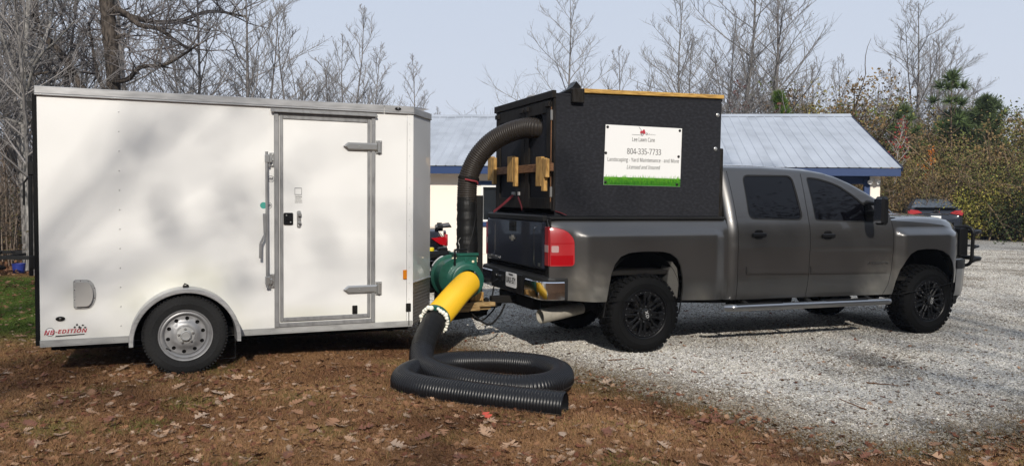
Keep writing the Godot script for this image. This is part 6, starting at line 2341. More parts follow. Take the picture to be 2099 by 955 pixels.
	var em := Mb.new()
	var bow := PackedVector2Array([Vector2(-0.085, -0.014), Vector2(-0.036, -0.014), Vector2(-0.036, -0.036), Vector2(0.030, -0.036), Vector2(0.036, -0.014), Vector2(0.085, -0.014), Vector2(0.092, 0.014), Vector2(0.036, 0.014), Vector2(0.036, 0.036), Vector2(-0.030, 0.036), Vector2(-0.036, 0.014), Vector2(-0.092, 0.014)])
	em.slab(bow, 0.0, 0.008, Transform3D(RB, Vector3(-1.1, 1.165, -0.96)), 0.002)
	var eo := part("emblem", em, M.dull_chrome, go)
	em = Mb.new()
	em.slab(Geometry2D.offset_polygon(bow, -0.008)[0], 0.006, 0.010, Transform3D(RB, Vector3(-1.1, 1.165, -0.96)))
	part("emblem_inlay", em, M.tan_pipe, go)
	letters("gate_lettering", "SILVERADO", M.dull_chrome, go, Vector3(-1.102, 0.925, -1.55), 0.42, 0.034, RB, true, "Droid Sans", 0.004)
	letters("trim_badge", "LT", M.dull_chrome, go, Vector3(-1.102, 0.930, -0.215), 0.05, 0.034, RB, true, "Droid Sans", 0.004)
	# ---- rear bumper: swept bar with chrome corners and a black step pad
	var plan := [Vector2(-0.885, 0.012), Vector2(-1.02, 0.012), Vector2(-1.09, -0.01), Vector2(-1.135, -0.07), Vector2(-1.15, -0.16), Vector2(-1.15, -0.46)]
	var sweep := func(mb: Mb, pl: Array, prof: Array, inset := 0.0) -> void:
		var rows := []
		for i in pl.size():
			var d: Vector2 = (pl[mini(i + 1, pl.size() - 1)] - pl[maxi(i - 1, 0)]).normalized()
			var o := Vector2(d.y, -d.x)
			var row := []
			for q in prof:
				var p: Vector2 = pl[i] + o * (q.x - inset)
				row.append(Vector3(p.x, q.y, p.y))
			rows.append(row)
		for i in rows.size() - 1:
			for k in prof.size() - 1:
				var a: Vector3 = rows[i][k]
				var b: Vector3 = rows[i][k + 1]
				var c: Vector3 = rows[i + 1][k + 1]
				var e: Vector3 = rows[i + 1][k]
				var dd := Vector3(pl[i + 1].x - pl[i].x, 0, pl[i + 1].y - pl[i].y).normalized()
				var o3 := Vector3(dd.z, 0, -dd.x)
				var nq := Vector2(prof[k + 1].y - prof[k].y, -(prof[k + 1].x - prof[k].x))
				mb.q(a, b, c, e, o3 * nq.x + Vector3.UP * nq.y)
	var mirror := func(pl: Array) -> Array:
		var r := []
		for p in pl:
			r.append(Vector2(p.x, TW - p.y))
		r.reverse()
		return r
	var full := plan.duplicate()
	full.append_array([Vector2(-1.15, -0.7), Vector2(-1.15, -1.2)])
	full.append_array(mirror.call(plan))
	# orient the plan so that "outward" points away from the truck
	var bp := Mb.new()
	sweep.call(bp, full, [Vector2(-0.10, 0.585), Vector2(-0.015, 0.585), Vector2(0.0, 0.60), Vector2(0.0, 0.79), Vector2(-0.012, 0.812), Vector2(-0.16, 0.838)])
	var bo := part("rear_bumper", bp, M.black_plastic, t, "", 30)
	for cpl in [plan, mirror.call(plan)]:
		bp = Mb.new()
		var sub: Array = cpl.duplicate()
		var fix := []
		for p in sub:
			fix.append(Vector2(p.x + 0.02 if absf(p.x + 0.885) < 0.01 else p.x, p.y))
		if cpl == plan:
			fix[0] = Vector2(-0.925, 0.012)
		else:
			fix[-1] = Vector2(-0.925, TW - 0.012)
		sweep.call(bp, fix, [Vector2(0.001, 0.595), Vector2(0.010, 0.605), Vector2(0.013, 0.68), Vector2(0.010, 0.765), Vector2(0.001, 0.775)])
		part("chrome_corner", bp, M.chrome, bo)
	bp = Mb.new()
	bp.bb(Vector3(-1.168, 0.60, -1.22), Vector3(-1.152, 0.80, -0.50), 0.006)
	bp.bb(Vector3(-1.175, 0.63, -0.97), Vector3(-1.168, 0.79, -0.60), 0.002)
	part("plate_recess", bp, M.black_satin, bo)
	bp = Mb.new()
	bp.slab(fillet([Vector2(-0.155, -0.077), Vector2(0.155, -0.077), Vector2(0.155, 0.077), Vector2(-0.155, 0.077)], 0.02), 0.0, 0.003, Transform3D(RB, Vector3(-1.180, 0.725, -0.79)))
	var plate := part("licence_plate", bp, M.white_print, bo)
	letters("plate_state", "VIRGINIA", M.black_print, bo, Vector3(-1.1845, 0.782, -0.79), 0.13, 0.020, RB, true, "Droid Sans", 0.001)
	letters("plate_number", "UAX-371", M.black_print, bo, Vector3(-1.1845, 0.722, -0.79), 0.27, 0.066, RB, true, "Droid Sans", 0.001)
	bp = Mb.new()
	bp.box(Vector3(0.05, 0.07, 0.11), Vector3(-1.19, 0.72, -1.06), 0.01)
	bp.tube([Vector3(-1.20, 0.70, -1.10), Vector3(-1.25, 0.66, -1.14), Vector3(-1.24, 0.62, -1.15)], [0.018, 0.018, 0.012], 7)
	part("trailer_socket", bp, M.black_satin, bo)
	bp = Mb.new()
	bp.lathe([Vector2(0.03, 0), Vector2(0.03, 0.05), Vector2(0, 0.05)], 12, Transform3D(Basis(Vector3.UP, -PI / 2), Vector3(-1.16, 0.735, -1.22)))
	part("round_socket", bp, M.black_satin, bo)
	bp = Mb.new()
	cord(bp, [Vector3(-1.245, 0.64, -1.14), Vector3(-1.27, 0.50, -1.15), Vector3(-1.33, 0.36, -1.12), Vector3(-1.46, 0.30, -1.05), Vector3(-1.60, 0.37, -1.0)], 0.008)
	part("trailer_cable", bp, M.chassis, bo)
	for s in [-0.10, 0.10]:
		bp = Mb.new()
		cord(bp, [Vector3(-1.22, 0.46, -0.96 + s), Vector3(-1.30, 0.33, -0.97 + s * 1.3), Vector3(-1.42, 0.25, -0.98 + s * 1.4), Vector3(-1.58, 0.36, -1.0 + s)], 0.010)
		part("safety_chain", bp, M.chassis, bo)
	bp = Mb.new()
	bp.box(Vector3(0.30, 0.08, 0.08), Vector3(-1.20, 0.50, -0.96), 0.008)
	bp.box(Vector3(0.16, 0.05, 0.07), Vector3(-1.36, 0.44, -0.96), 0.008)
	bp.lathe([Vector2(0, -0.04), Vector2(0.03, -0.02), Vector2(0.03, 0.02), Vector2(0, 0.04)], 12, Transform3D(Basis(Vector3.RIGHT, PI / 2), Vector3(-1.40, 0.49, -0.96)))
	bp.box(Vector3(0.10, 0.12, 1.0), Vector3(-1.02, 0.50, -0.96), 0.01)
	part("hitch", bp, M.chassis, t)
	# ---- exhaust
	var ex := Mb.new()
	var e0 := Vector3(-1.06, 0.40, -0.27)
	var e1 := Vector3(-0.55, 0.455, -0.36)
	ex.tube([e0, e0.lerp(e1, 0.04), e0.lerp(e1, 0.5), e1], [0.074, 0.074, 0.070, 0.058], 22, false)
	ex.tube([e1, e0.lerp(e1, 0.5), e0], [0.052, 0.064, 0.068], 22, false)
	var rim_pts := []
	part("exhaust_pipe", ex, M.tan_pipe, t)
	ex = Mb.new()
	ex.tube([e1, Vector3(-0.15, 0.55, -0.45), Vector3(0.6, 0.5, -0.5), Vector3(1.6, 0.46, -0.5)], [0.058, 0.05, 0.05, 0.05], 12)
	ex.tube([Vector3(1.4, 0.46, -0.5), Vector3(2.2, 0.46, -0.5)], [0.10, 0.10], 14)
	ex.bar(Vector3(-1.0, 0.62, -0.42), Vector3(4.5, 0.60, -0.46), 0.07, 0.14)
	ex.bar(Vector3(-1.0, 0.62, TW + 0.42), Vector3(4.5, 0.60, TW + 0.46), 0.07, 0.14)
	for x in [-0.9, 0.55, 1.6, 2.8]:
		ex.bar(Vector3(x, 0.60, -0.4), Vector3(x, 0.60, TW + 0.4), 0.08, 0.08)
	for x in [0.0, 3.904]:
		ex.tube([Vector3(x, 0.416, -0.30), Vector3(x, 0.416, TW + 0.30)], [0.05, 0.05], 10)
		ex.lathe([Vector2(0, -0.15), Vector2(0.12, -0.09), Vector2(0.15, 0), Vector2(0.12, 0.09), Vector2(0, 0.15)], 16, Transform3D(Basis(Vector3.UP, PI / 2), Vector3(x, 0.41, -0.96)))
	ex.tube([Vector3(0.1, 0.44, -0.96), Vector3(2.6, 0.52, -0.96)], [0.05, 0.05], 10)
	ex.bar(Vector3(-0.72, 0.58, -0.52), Vector3(0.75, 0.55, -0.52), 0.065, 0.03)
	ex.box(Vector3(0.62, 0.26, 0.62), Vector3(-0.62, 0.55, -0.98), 0.05)
	ex.box(Vector3(0.9, 0.22, 0.5), Vector3(1.5, 0.50, -1.45), 0.04)
	part("chassis_frame", ex, M.chassis, t)
	ex = Mb.new()
	ex.bb(Vector3(1.0, 0.66, TW + 0.06), Vector3(4.4, 0.70, -0.06), 0.0)
	part("floor_pan", ex, M.chassis, t)
	# ---- wheel housings
	for wx in [[0.0, -0.02, 0.45, 1.06, 0.43], [3.80, 0.0, 0.47, 1.035, 0.44]]:
		for far in 2:
			var wl := Mb.new()
			var s := 1.0 if far == 0 else -1.0
			var z0 := 0.0 if far == 0 else TW
			for i in 14:
				var a := PI * i / 14.0
				var b := PI * (i + 1) / 14.0
				var c := Vector3(wx[0] + wx[1], 0.56, z0)
				var pa := c + Vector3(cos(a) * wx[2], sin(a) * 0.50, -s * 0.0)
				var pb := c + Vector3(cos(b) * wx[2], sin(b) * 0.50, -s * 0.0)
				wl.q(pa - Vector3(0, 0, s * 0.012), pb - Vector3(0, 0, s * 0.012), pb - Vector3(0, 0, s * 0.48), pa - Vector3(0, 0, s * 0.48), c - (pa + pb) * 0.5)
			wl.bb(Vector3(wx[0] - 0.47, 0.62, minf(z0 - s * 0.47, z0 - s * 0.50)), Vector3(wx[0] + 0.45, 1.07, maxf(z0 - s * 0.47, z0 - s * 0.50)), 0.0)
			part("wheel_housing", wl, M.liner, t)
	var fl := Mb.new()
	fl.slab(PackedVector2Array([Vector2(0.27, 0.72), Vector2(0.33, 0.58), Vector2(0.40, 0.56), Vector2(0.415, 0.72), Vector2(0.39, 0.88), Vector2(0.33, 0.95), Vector2(0.29, 0.85)]), -0.20, -0.02, Transform3D.IDENTITY, 0.012)
	part("dusty_flap", fl, M.dusty_liner, t)
	# ---- cab corner, doors, fender
	var side_top := func(a: float) -> float: return roof_h(a) - 0.052
	var cc := PackedVector2Array([Vector2(1.012, 0.52), Vector2(1.128, 0.52), Vector2(1.128, side_top.call(1.128)), Vector2(1.012, side_top.call(1.012))])
	both(t, "cab_corner", cc, [], corner_skin, dusty_paint, 0.03, 0.022, dusty)
	var win_r := fillet([Vector2(1.318, 1.876), Vector2(2.005, 1.882), Vector2(2.024, 1.372), Vector2(1.288, 1.386)], 0.085, 5)
	var win_f := fillet([Vector2(2.196, 1.868), Vector2(2.36, 1.855), Vector2(2.52, 1.818), Vector2(2.66, 1.765), Vector2(2.82, 1.665), Vector2(3.0, 1.515), Vector2(3.05, 1.46), Vector2(3.05, 1.345), Vector2(2.186, 1.370)], 0.045, 4)
	var rd := PackedVector2Array([Vector2(1.134, 0.52), Vector2(2.062, 0.515), Vector2(2.082, 0.8), Vector2(2.092, 1.15), Vector2(2.092, 1.38), Vector2(2.098, 1.55), Vector2(2.115, 1.75), Vector2(2.13, side_top.call(2.13)), Vector2(1.6, side_top.call(1.6)), Vector2(1.134, side_top.call(1.134))])
	var rdo := both(t, "rear_door", rd, [win_r], skin, dusty_paint, 0.025, 0.045, dusty)
	var fd := PackedVector2Array([Vector2(2.069, 0.515), Vector2(3.19, 0.505), Vector2(3.25, 0.62), Vector2(3.288, 0.80), Vector2(3.308, 1.0), Vector2(3.312, 1.2), Vector2(3.30, 1.36), Vector2(3.29, 1.45)])
	for a in [3.23, 3.12, 3.02, 2.92, 2.82, 2.73, 2.65, 2.57, 2.49, 2.4, 2.3, 2.137]:
		fd.push_back(Vector2(a, side_top.call(a)))
	fd.append_array(PackedVector2Array([Vector2(2.122, 1.75), Vector2(2.105, 1.55), Vector2(2.099, 1.38), Vector2(2.099, 1.15), Vector2(2.089, 0.8)]))
	var fdo := both(t, "front_door", fd, [win_f], skin, dusty_paint, 0.025, 0.045, dusty)
	for far in 2:
		for w in [[win_r, rdo[far]], [win_f, fdo[far]]]:
			var g := Mb.new()
			panel(g, Geometry2D.offset_polygon(w[0], -0.012)[0], [], func(a, h): return truck_skin(a, h) - 0.012, 0.08, 0.0 if far == 0 else TW, 0.0)
			part("window_glass", g, M.tinted_glass, w[1])
			g = Mb.new()
			panel(g, w[0], [Geometry2D.offset_polygon(w[0], -0.016)[0]], func(a, h): return truck_skin(a, h) - 0.006, 0.06, 0.0 if far == 0 else TW, 0.02)
			part("window_seal", g, M.black_plastic, w[1])
		# door handles, side mouldings
		for d in [[1.39, 1.222, rdo[far]], [2.335, 1.206, fdo[far]]]:
			var s := 1.0 if far == 0 else -1.0
			var z0: float = truck_skin(d[0], d[1]) if far == 0 else TW - truck_skin(d[0], d[1])
			var hd := Mb.new()
			hd.box(Vector3(0.185, 0.040, 0.030), Vector3(d[0], d[1], z0 + s * 0.024), 0.012)
			hd.slab(fillet([Vector2(-0.055, -0.05), Vector2(0.055, -0.05), Vector2(0.055, 0.05), Vector2(-0.055, 0.05)], 0.035), 0.001, 0.006, Transform3D(Basis(Vector3.RIGHT, Vector3.UP, Vector3.BACK * s) if far == 0 else Basis(Vector3.LEFT, Vector3.UP, Vector3.FORWARD), Vector3(d[0] + 0.005, d[1] + 0.002, z0)))
			part("door_handle", hd, M.black_satin, d[2])
		for d in [[PackedVector2Array([Vector2(1.238, 0.797), Vector2(2.062, 0.782), Vector2(2.067, 0.864), Vector2(1.238, 0.877)]), rdo[far]], [PackedVector2Array([Vector2(2.105, 0.781), Vector2(3.225, 0.764), Vector2(3.228, 0.844), Vector2(2.105, 0.862)]), fdo[far]]]:
			var mo := Mb.new()
			panel(mo, d[0], [], func(a, h): return truck_skin(a, h) + 0.014, 0.06, 0.0 if far == 0 else TW, 0.014, dusty)
			panel(mo, Geometry2D.offset_polygon(d[0], -0.013)[0], [], func(a, h): return truck_skin(a, h) + 0.018, 0.06, 0.0 if far == 0 else TW, 0.006, dusty)
			part("side_moulding", mo, dusty_paint, d[1])
	letters("door_lettering", "SILVERADO", M.dull_chrome, fdo[0], Vector3(3.05, 0.882, 0.0075), 0.24, 0.030, Basis.IDENTITY, true, "Droid Sans", 0.004)
	letters("door_lettering", "2500", M.dull_chrome, fdo[0], Vector3(3.205, 0.879, 0.0065), 0.06, 0.026, Basis.IDENTITY, false, "Droid Sans", 0.004)
	var arch_f := PackedVector2Array([Vector2(3.30, 0.3), Vector2(3.335, 0.526), Vector2(3.352, 0.66), Vector2(3.385, 0.80), Vector2(3.44, 0.91), Vector2(3.51, 0.985), Vector2(3.61, 1.028), Vector2(3.75, 1.04), Vector2(3.90, 1.036), Vector2(4.02, 1.01), Vector2(4.12, 0.955), Vector2(4.19, 0.87), Vector2(4.225, 0.78), Vector2(4.24, 0.68), Vector2(4.24, 0.3)])
	var fen := PackedVector2Array([Vector2(3.197, 0.505), Vector2(3.36, 0.505), Vector2(4.20, 0.62), Vector2(4.30, 0.62), Vector2(4.345, 0.905), Vector2(4.47, 0.905), Vector2(4.47, 1.19), Vector2(4.44, 1.225), Vector2(4.3, 1.275), Vector2(4.1, 1.315), Vector2(3.8, 1.345), Vector2(3.5, 1.362), Vector2(3.30, 1.372), Vector2(3.307, 1.36), Vector2(3.319, 1.2), Vector2(3.315, 1.0), Vector2(3.295, 0.80), Vector2(3.257, 0.62)])
	var hl := fillet([Vector2(4.365, 0.912), Vector2(4.5, 0.912), Vector2(4.5, 1.30), Vector2(4.375, 1.235)], 0.012)
	both(t, "front_fender", fen, [arch_f, hl], skin, dusty_paint, 0.025, 0.04, dusty)
	var hlp: Array = Geometry2D.intersect_polygons(hl, PackedVector2Array([Vector2(4, 0.915), Vector2(4.47, 0.915), Vector2(4.47, 1.188), Vector2(4.44, 1.222), Vector2(4.35, 1.255), Vector2(4, 1.33)]))
	for far in 2:
		var mb := Mb.new()
		panel(mb, Geometry2D.offset_polygon(hlp[0], -0.004)[0], [], func(a, h): return truck_skin(a, h) + 0.002, 0.03, 0.0 if far == 0 else TW, 0.02)
		var s := 1.0 if far == 0 else -1.0
		var z0: float = truck_skin(4.47, 1.05) if far == 0 else TW - truck_skin(4.47, 1.05)
		mb.loft([[Vector3(4.468, 0.92, z0), Vector3(4.55, 0.92, z0 - s * 0.12), Vector3(4.60, 0.92, z0 - s * 0.30)], [Vector3(4.468, 1.20, z0 - s * 0.01), Vector3(4.54, 1.23, z0 - s * 0.12), Vector3(4.59, 1.25, z0 - s * 0.30)]], Vector3.RIGHT)
		part("headlight", mb, M.pale_lens, t)
	# ---- roof, pillars, windscreen, rear wall
	var sect := func(a: float) -> Array:
		var h := roof_h(a)
		var e := truck_skin(a, h - 0.052)
		if a < 1.125:
			e = corner_skin(a, h - 0.052)
		var row := [Vector3(a, h - 0.052, e), Vector3(a, h - 0.030, e - 0.012), Vector3(a, h - 0.012, e - 0.034), Vector3(a, h, e - 0.075), Vector3(a, h + 0.014, e - 0.16), Vector3(a, h + 0.036, e - 0.42), Vector3(a, h + 0.048, -0.96)]
		var far_row := []
		for i in range(5, -1, -1):
			far_row.append(Vector3(row[i].x, row[i].y, TW - row[i].z))
		return row + far_row
	var rows := []
	for a in [1.012, 1.06, 1.128, 1.3, 1.6, 1.9, 2.14, 2.3, 2.42, 2.49]:
		rows.append(sect.call(a))
	var rf := Mb.new()
	rf.loft(rows, Vector3.UP)
	part("roof", rf, paint, t, "", 50)
	var scr := [[], [], []]
	for a in [2.49, 2.57, 2.65, 2.73, 2.82, 2.92, 3.02, 3.12, 3.23, 3.30, 3.36]:
		var r: Array = sect.call(a)
		scr[0].append(r.slice(0, 4))
		scr[1].append(r.slice(3, 10))
		scr[2].append(r.slice(9, 13))
	for i in 3:
		var mb := Mb.new()
		mb.loft(scr[i], Vector3.UP)
		part("windscreen" if i == 1 else "windscreen_pillar", mb, M.tinted_glass if i == 1 else paint, t, "", 50)
	var bw := Mb.new()
	bw.bb(Vector3(1.00, 0.60, TW + 0.09), Vector3(1.03, 1.42, -0.09), 0.0)
	bw.bb(Vector3(1.00, 1.42, TW + 0.20), Vector3(1.03, 1.89, -0.20), 0.0)
	part("cab_rear_wall", bw, M.black_plastic, t)
	bw = Mb.new()
	bw.box(Vector3(0.10, 0.05, 0.30), Vector3(1.06, 2.035, -0.96), 0.015)
	part("roof_lamp", bw, M.dark_red_lens, t)
	# inner lining so that nothing shows through the panel gaps
	bw = Mb.new()
	bw.bb(Vector3(1.05, 0.55, -0.075), Vector3(3.28, 1.30, -0.06), 0.0)
	bw.bb(Vector3(1.05, 0.55, TW + 0.06), Vector3(3.28, 1.30, TW + 0.075), 0.0)
	part("inner_lining", bw, M.dark_seam, t)
	# ---- bonnet
	rows = []
	for a in [3.30, 3.40, 3.6, 3.85, 4.1, 4.3, 4.45, 4.54, 4.60, 4.625]:
		var fe := table([[3.30, 1.374], [3.5, 1.364], [3.8, 1.347], [4.1, 1.317], [4.3, 1.277], [4.44, 1.227], [4.54, 1.19], [4.60, 1.165], [4.625, 1.14]], a)
		var ce := table([[3.30, 1.395], [3.40, 1.412], [3.85, 1.425], [4.1, 1.424], [4.3, 1.408], [4.45, 1.383], [4.54, 1.352], [4.60, 1.315], [4.625, 1.27]], a)
		var e := truck_skin(minf(a, 4.47), fe)
		if a > 4.47:
			e -= (a - 4.47) * 1.8
		var row := [Vector3(a, fe, e), Vector3(a, lerpf(fe, ce, 0.45), e - 0.035), Vector3(a, lerpf(fe, ce, 0.75), e - 0.085), Vector3(a, lerpf(fe, ce, 0.95), e - 0.20), Vector3(a, ce + 0.008, e - 0.34), Vector3(a, ce + 0.03, -0.72), Vector3(a, ce + 0.026, -0.96)]
		var far_row := []
		for i in range(5, -1, -1):
			far_row.append(Vector3(row[i].x, row[i].y, TW - row[i].z))
		rows.append(row + far_row)
	var bn := Mb.new()
	bn.loft(rows, Vector3.UP)
	part("bonnet", bn, paint, t, "", 50)
	bn = Mb.new()
	bn.bb(Vector3(3.30, 1.36, TW + 0.10), Vector3(3.44, 1.41, -0.10), 0.01)
	part("cowl", bn, M.black_plastic, t)
	bn = Mb.new()
	bn.loft([[Vector3(4.48, 0.90, -0.20), Vector3(4.60, 0.90, -0.45), Vector3(4.63, 0.90, -0.96), Vector3(4.60, 0.90, TW + 0.45), Vector3(4.48, 0.90, TW + 0.20)], [Vector3(4.47, 1.21, -0.20), Vector3(4.58, 1.27, -0.45), Vector3(4.61, 1.29, -0.96), Vector3(4.58, 1.27, TW + 0.45), Vector3(4.47, 1.21, TW + 0.20)]], Vector3.RIGHT)
	for h in [1.0, 1.09, 1.18]:
		bn.bar(Vector3(4.61, h, -0.46), Vector3(4.64, h, -0.96), 0.03, 0.03)
		bn.bar(Vector3(4.64, h, -0.96), Vector3(4.61, h, TW + 0.46), 0.03, 0.03)
	part("grille", bn, M.black_plastic, t)
	# ---- front bumper
	var fp := [Vector2(4.335, -0.015), Vector2(4.44, -0.035), Vector2(4.55, -0.09), Vector2(4.64, -0.19), Vector2(4.70, -0.36), Vector2(4.73, -0.62), Vector2(4.74, -0.96)]
	var ffull := fp.duplicate()
	var fm: Array = mirror.call(fp)
	fm.pop_front()
	ffull.append_array(fm)
	ffull.reverse()
	var fb := Mb.new()
	sweep.call(fb, ffull, [Vector2(-0.05, 0.44), Vector2(-0.02, 0.455), Vector2(-0.004, 0.52), Vector2(0.0, 0.60), Vector2(0.006, 0.70), Vector2(0.010, 0.80), Vector2(0.004, 0.885), Vector2(-0.012, 0.902), Vector2(-0.12, 0.906)])
	var fbo := part("front_bumper", fb, M.dull_chrome, t, "", 40)
	fb = Mb.new()
	sweep.call(fb, ffull, [Vector2(0.012, 0.782), Vector2(0.016, 0.785), Vector2(0.016, 0.885), Vector2(0.006, 0.898)])
	part("bumper_pad", fb, M.black_plastic, fbo)
	fb = Mb.new()
	sweep.call(fb, ffull.slice(1, ffull.size() - 1), [Vector2(-0.17, 0.36), Vector2(-0.10, 0.345), Vector2(-0.06, 0.40), Vector2(-0.03, 0.455)])
	fb.bb(Vector3(4.27, 0.345, -0.14), Vector3(4.42, 0.62, -0.05), 0.02)
	fb.bb(Vector3(4.27, 0.345, TW + 0.05), Vector3(4.42, 0.62, TW + 0.14), 0.02)
	part("air_dam", fb, M.black_plastic, fbo)
	# ---- grille guard
	var gg := Mb.new()
	for far in 2:
		var s := 1.0 if far == 0 else -1.0
		var z0 := 0.0 if far == 0 else TW
		cord(gg, [Vector3(4.70, 1.28, z0 - s * 0.36), Vector3(4.78, 1.285, z0 - s * 0.26), Vector3(4.81, 1.25, z0 - s * 0.20), Vector3(4.815, 1.15, z0 - s * 0.19), Vector3(4.81, 1.0, z0 - s * 0.19), Vector3(4.80, 0.86, z0 - s * 0.19), Vector3(4.77, 0.80, z0 - s * 0.24), Vector3(4.72, 0.80, z0 - s * 0.4)], 0.022, 0.03, 10)
		gg.bar(Vector3(4.74, 0.60, z0 - s * 0.52), Vector3(4.82, 1.34, z0 - s * 0.52), 0.10, 0.018, 0.004, Vector3.BACK)
	for h in [[1.225, 0.024, 4.97], [1.04, 0.014, 4.96], [0.885, 0.028, 4.98]]:
		cord(gg, [Vector3(4.80, h[0] - 0.03, -0.19), Vector3(4.86, h[0] - 0.01, -0.185), Vector3(h[2] - 0.03, h[0], -0.20), Vector3(h[2], h[0], -0.30), Vector3(h[2], h[0], -0.60), Vector3(h[2], h[0], -0.96), Vector3(h[2], h[0], TW + 0.60), Vector3(h[2], h[0], TW + 0.30), Vector3(h[2] - 0.03, h[0], TW + 0.20), Vector3(4.86, h[0] - 0.01, TW + 0.185), Vector3(4.80, h[0] - 0.03, TW + 0.19)], h[1], 0.03, 10)
	cord(gg, [Vector3(4.97, 0.90, -0.45), Vector3(4.95, 0.82, -0.46), Vector3(4.86, 0.80, -0.47), Vector3(4.76, 0.80, -0.5)], 0.022, 0.03, 10)
	gg.bb(Vector3(4.66, 0.92, -0.50), Vector3(4.80, 1.27, -0.24), 0.01)
	gg.bb(Vector3(4.66, 0.92, TW + 0.24), Vector3(4.80, 1.27, TW + 0.50), 0.01)
	part("grille_guard", gg, M.black_satin, t)
	# ---- towing mirrors
	for far in 2:
		var s := 1.0 if far == 0 else -1.0
		var z0 := 0.0 if far == 0 else TW
		var mr := Mb.new()
		mr.box(Vector3(0.11, 0.32, 0.145), Vector3(2.90, 1.49, z0 + s * 0.215), 0.03)
		mr.bar(Vector3(2.99, 1.46, z0 - s * 0.06), Vector3(2.90, 1.46, z0 + s * 0.18), 0.10, 0.07, 0.015)
		mr.bar(Vector3(2.99, 1.58, z0 - s * 0.09), Vector3(2.90, 1.57, z0 + s * 0.18), 0.08, 0.05, 0.015)
		mr.slab(PackedVector2Array([Vector2(2.93, 1.36), Vector2(3.09, 1.36), Vector2(3.06, 1.47), Vector2(2.95, 1.60)]), -0.02, 0.02, Transform3D(Basis(Vector3.RIGHT, 0.0), Vector3(0, 0, z0 - s * 0.055)))
		var mo := part("wing_mirror", mr, M.black_satin, t)
		mr = Mb.new()
		mr.box(Vector3(0.004, 0.27, 0.11), Vector3(2.843, 1.49, z0 + s * 0.215), 0.001)
		part("mirror_glass", mr, M.chrome, mo)
	# ---- step bar
	for far in 2:
		var s := 1.0 if far == 0 else -1.0
		var z0 := 0.0 if far == 0 else TW
		var st := Mb.new()
		var sp := [Vector3(0.97, 0.445, z0 + s * 0.02), Vector3(1.02, 0.45, z0 + s * 0.07), Vector3(1.2, 0.45, z0 + s * 0.09), Vector3(3.0, 0.443, z0 + s * 0.09), Vector3(3.17, 0.443, z0 + s * 0.07), Vector3(3.21, 0.44, z0 + s * 0.02)]
		cord(st, sp, 0.038, 0.04, 14)
		var so := part("step_bar", st, M.dull_chrome, t)
		st = Mb.new()
		for x in [1.35, 2.55]:
			st.box(Vector3(0.60, 0.008, 0.055), Vector3(x, 0.487, z0 + s * 0.088), 0.003)
		for x in [1.25, 2.1, 2.95]:
			st.bar(Vector3(x, 0.45, z0 + s * 0.08), Vector3(x, 0.58, z0 - s * 0.30), 0.05, 0.02)
		part("step_tread", st, M.black_plastic, so)
	var aer := Mb.new()
	aer.tube([Vector3(3.55, 1.36, TW + 0.10), Vector3(3.47, 1.95, TW + 0.10)], [0.003, 0.0015], 5)
	part("aerial", aer, M.black_satin, t)
	# ---- wheels
	var w := make_truck_wheel()
	t.add_child(w)
	w.position = Vector3(0.0, 0.4155, 0.01)
	w.rotation.z = 0.25
	for p in [[Vector3(3.904, 0.4155, 0.01), 0.0, -0.2], [Vector3(0, 0.4155, TW - 0.01), PI, 0.4], [Vector3(3.904, 0.4155, TW - 0.01), PI, 0.9]]:
		var c: Node3D = w.duplicate()
		c.name = "wheel_%03d" % (t.get_child_count())
		t.add_child(c)
		c.position = p[0]
		c.rotation = Vector3(0, p[1], 0)
		c.rotation.z = p[2]
	var k := 0
	for ch in t.get_children():
		if String(ch.name).begins_with("wheel_") and ch.get_class() == "Node3D":
			k += 1
			ch.name = "wheel_%03d" % k


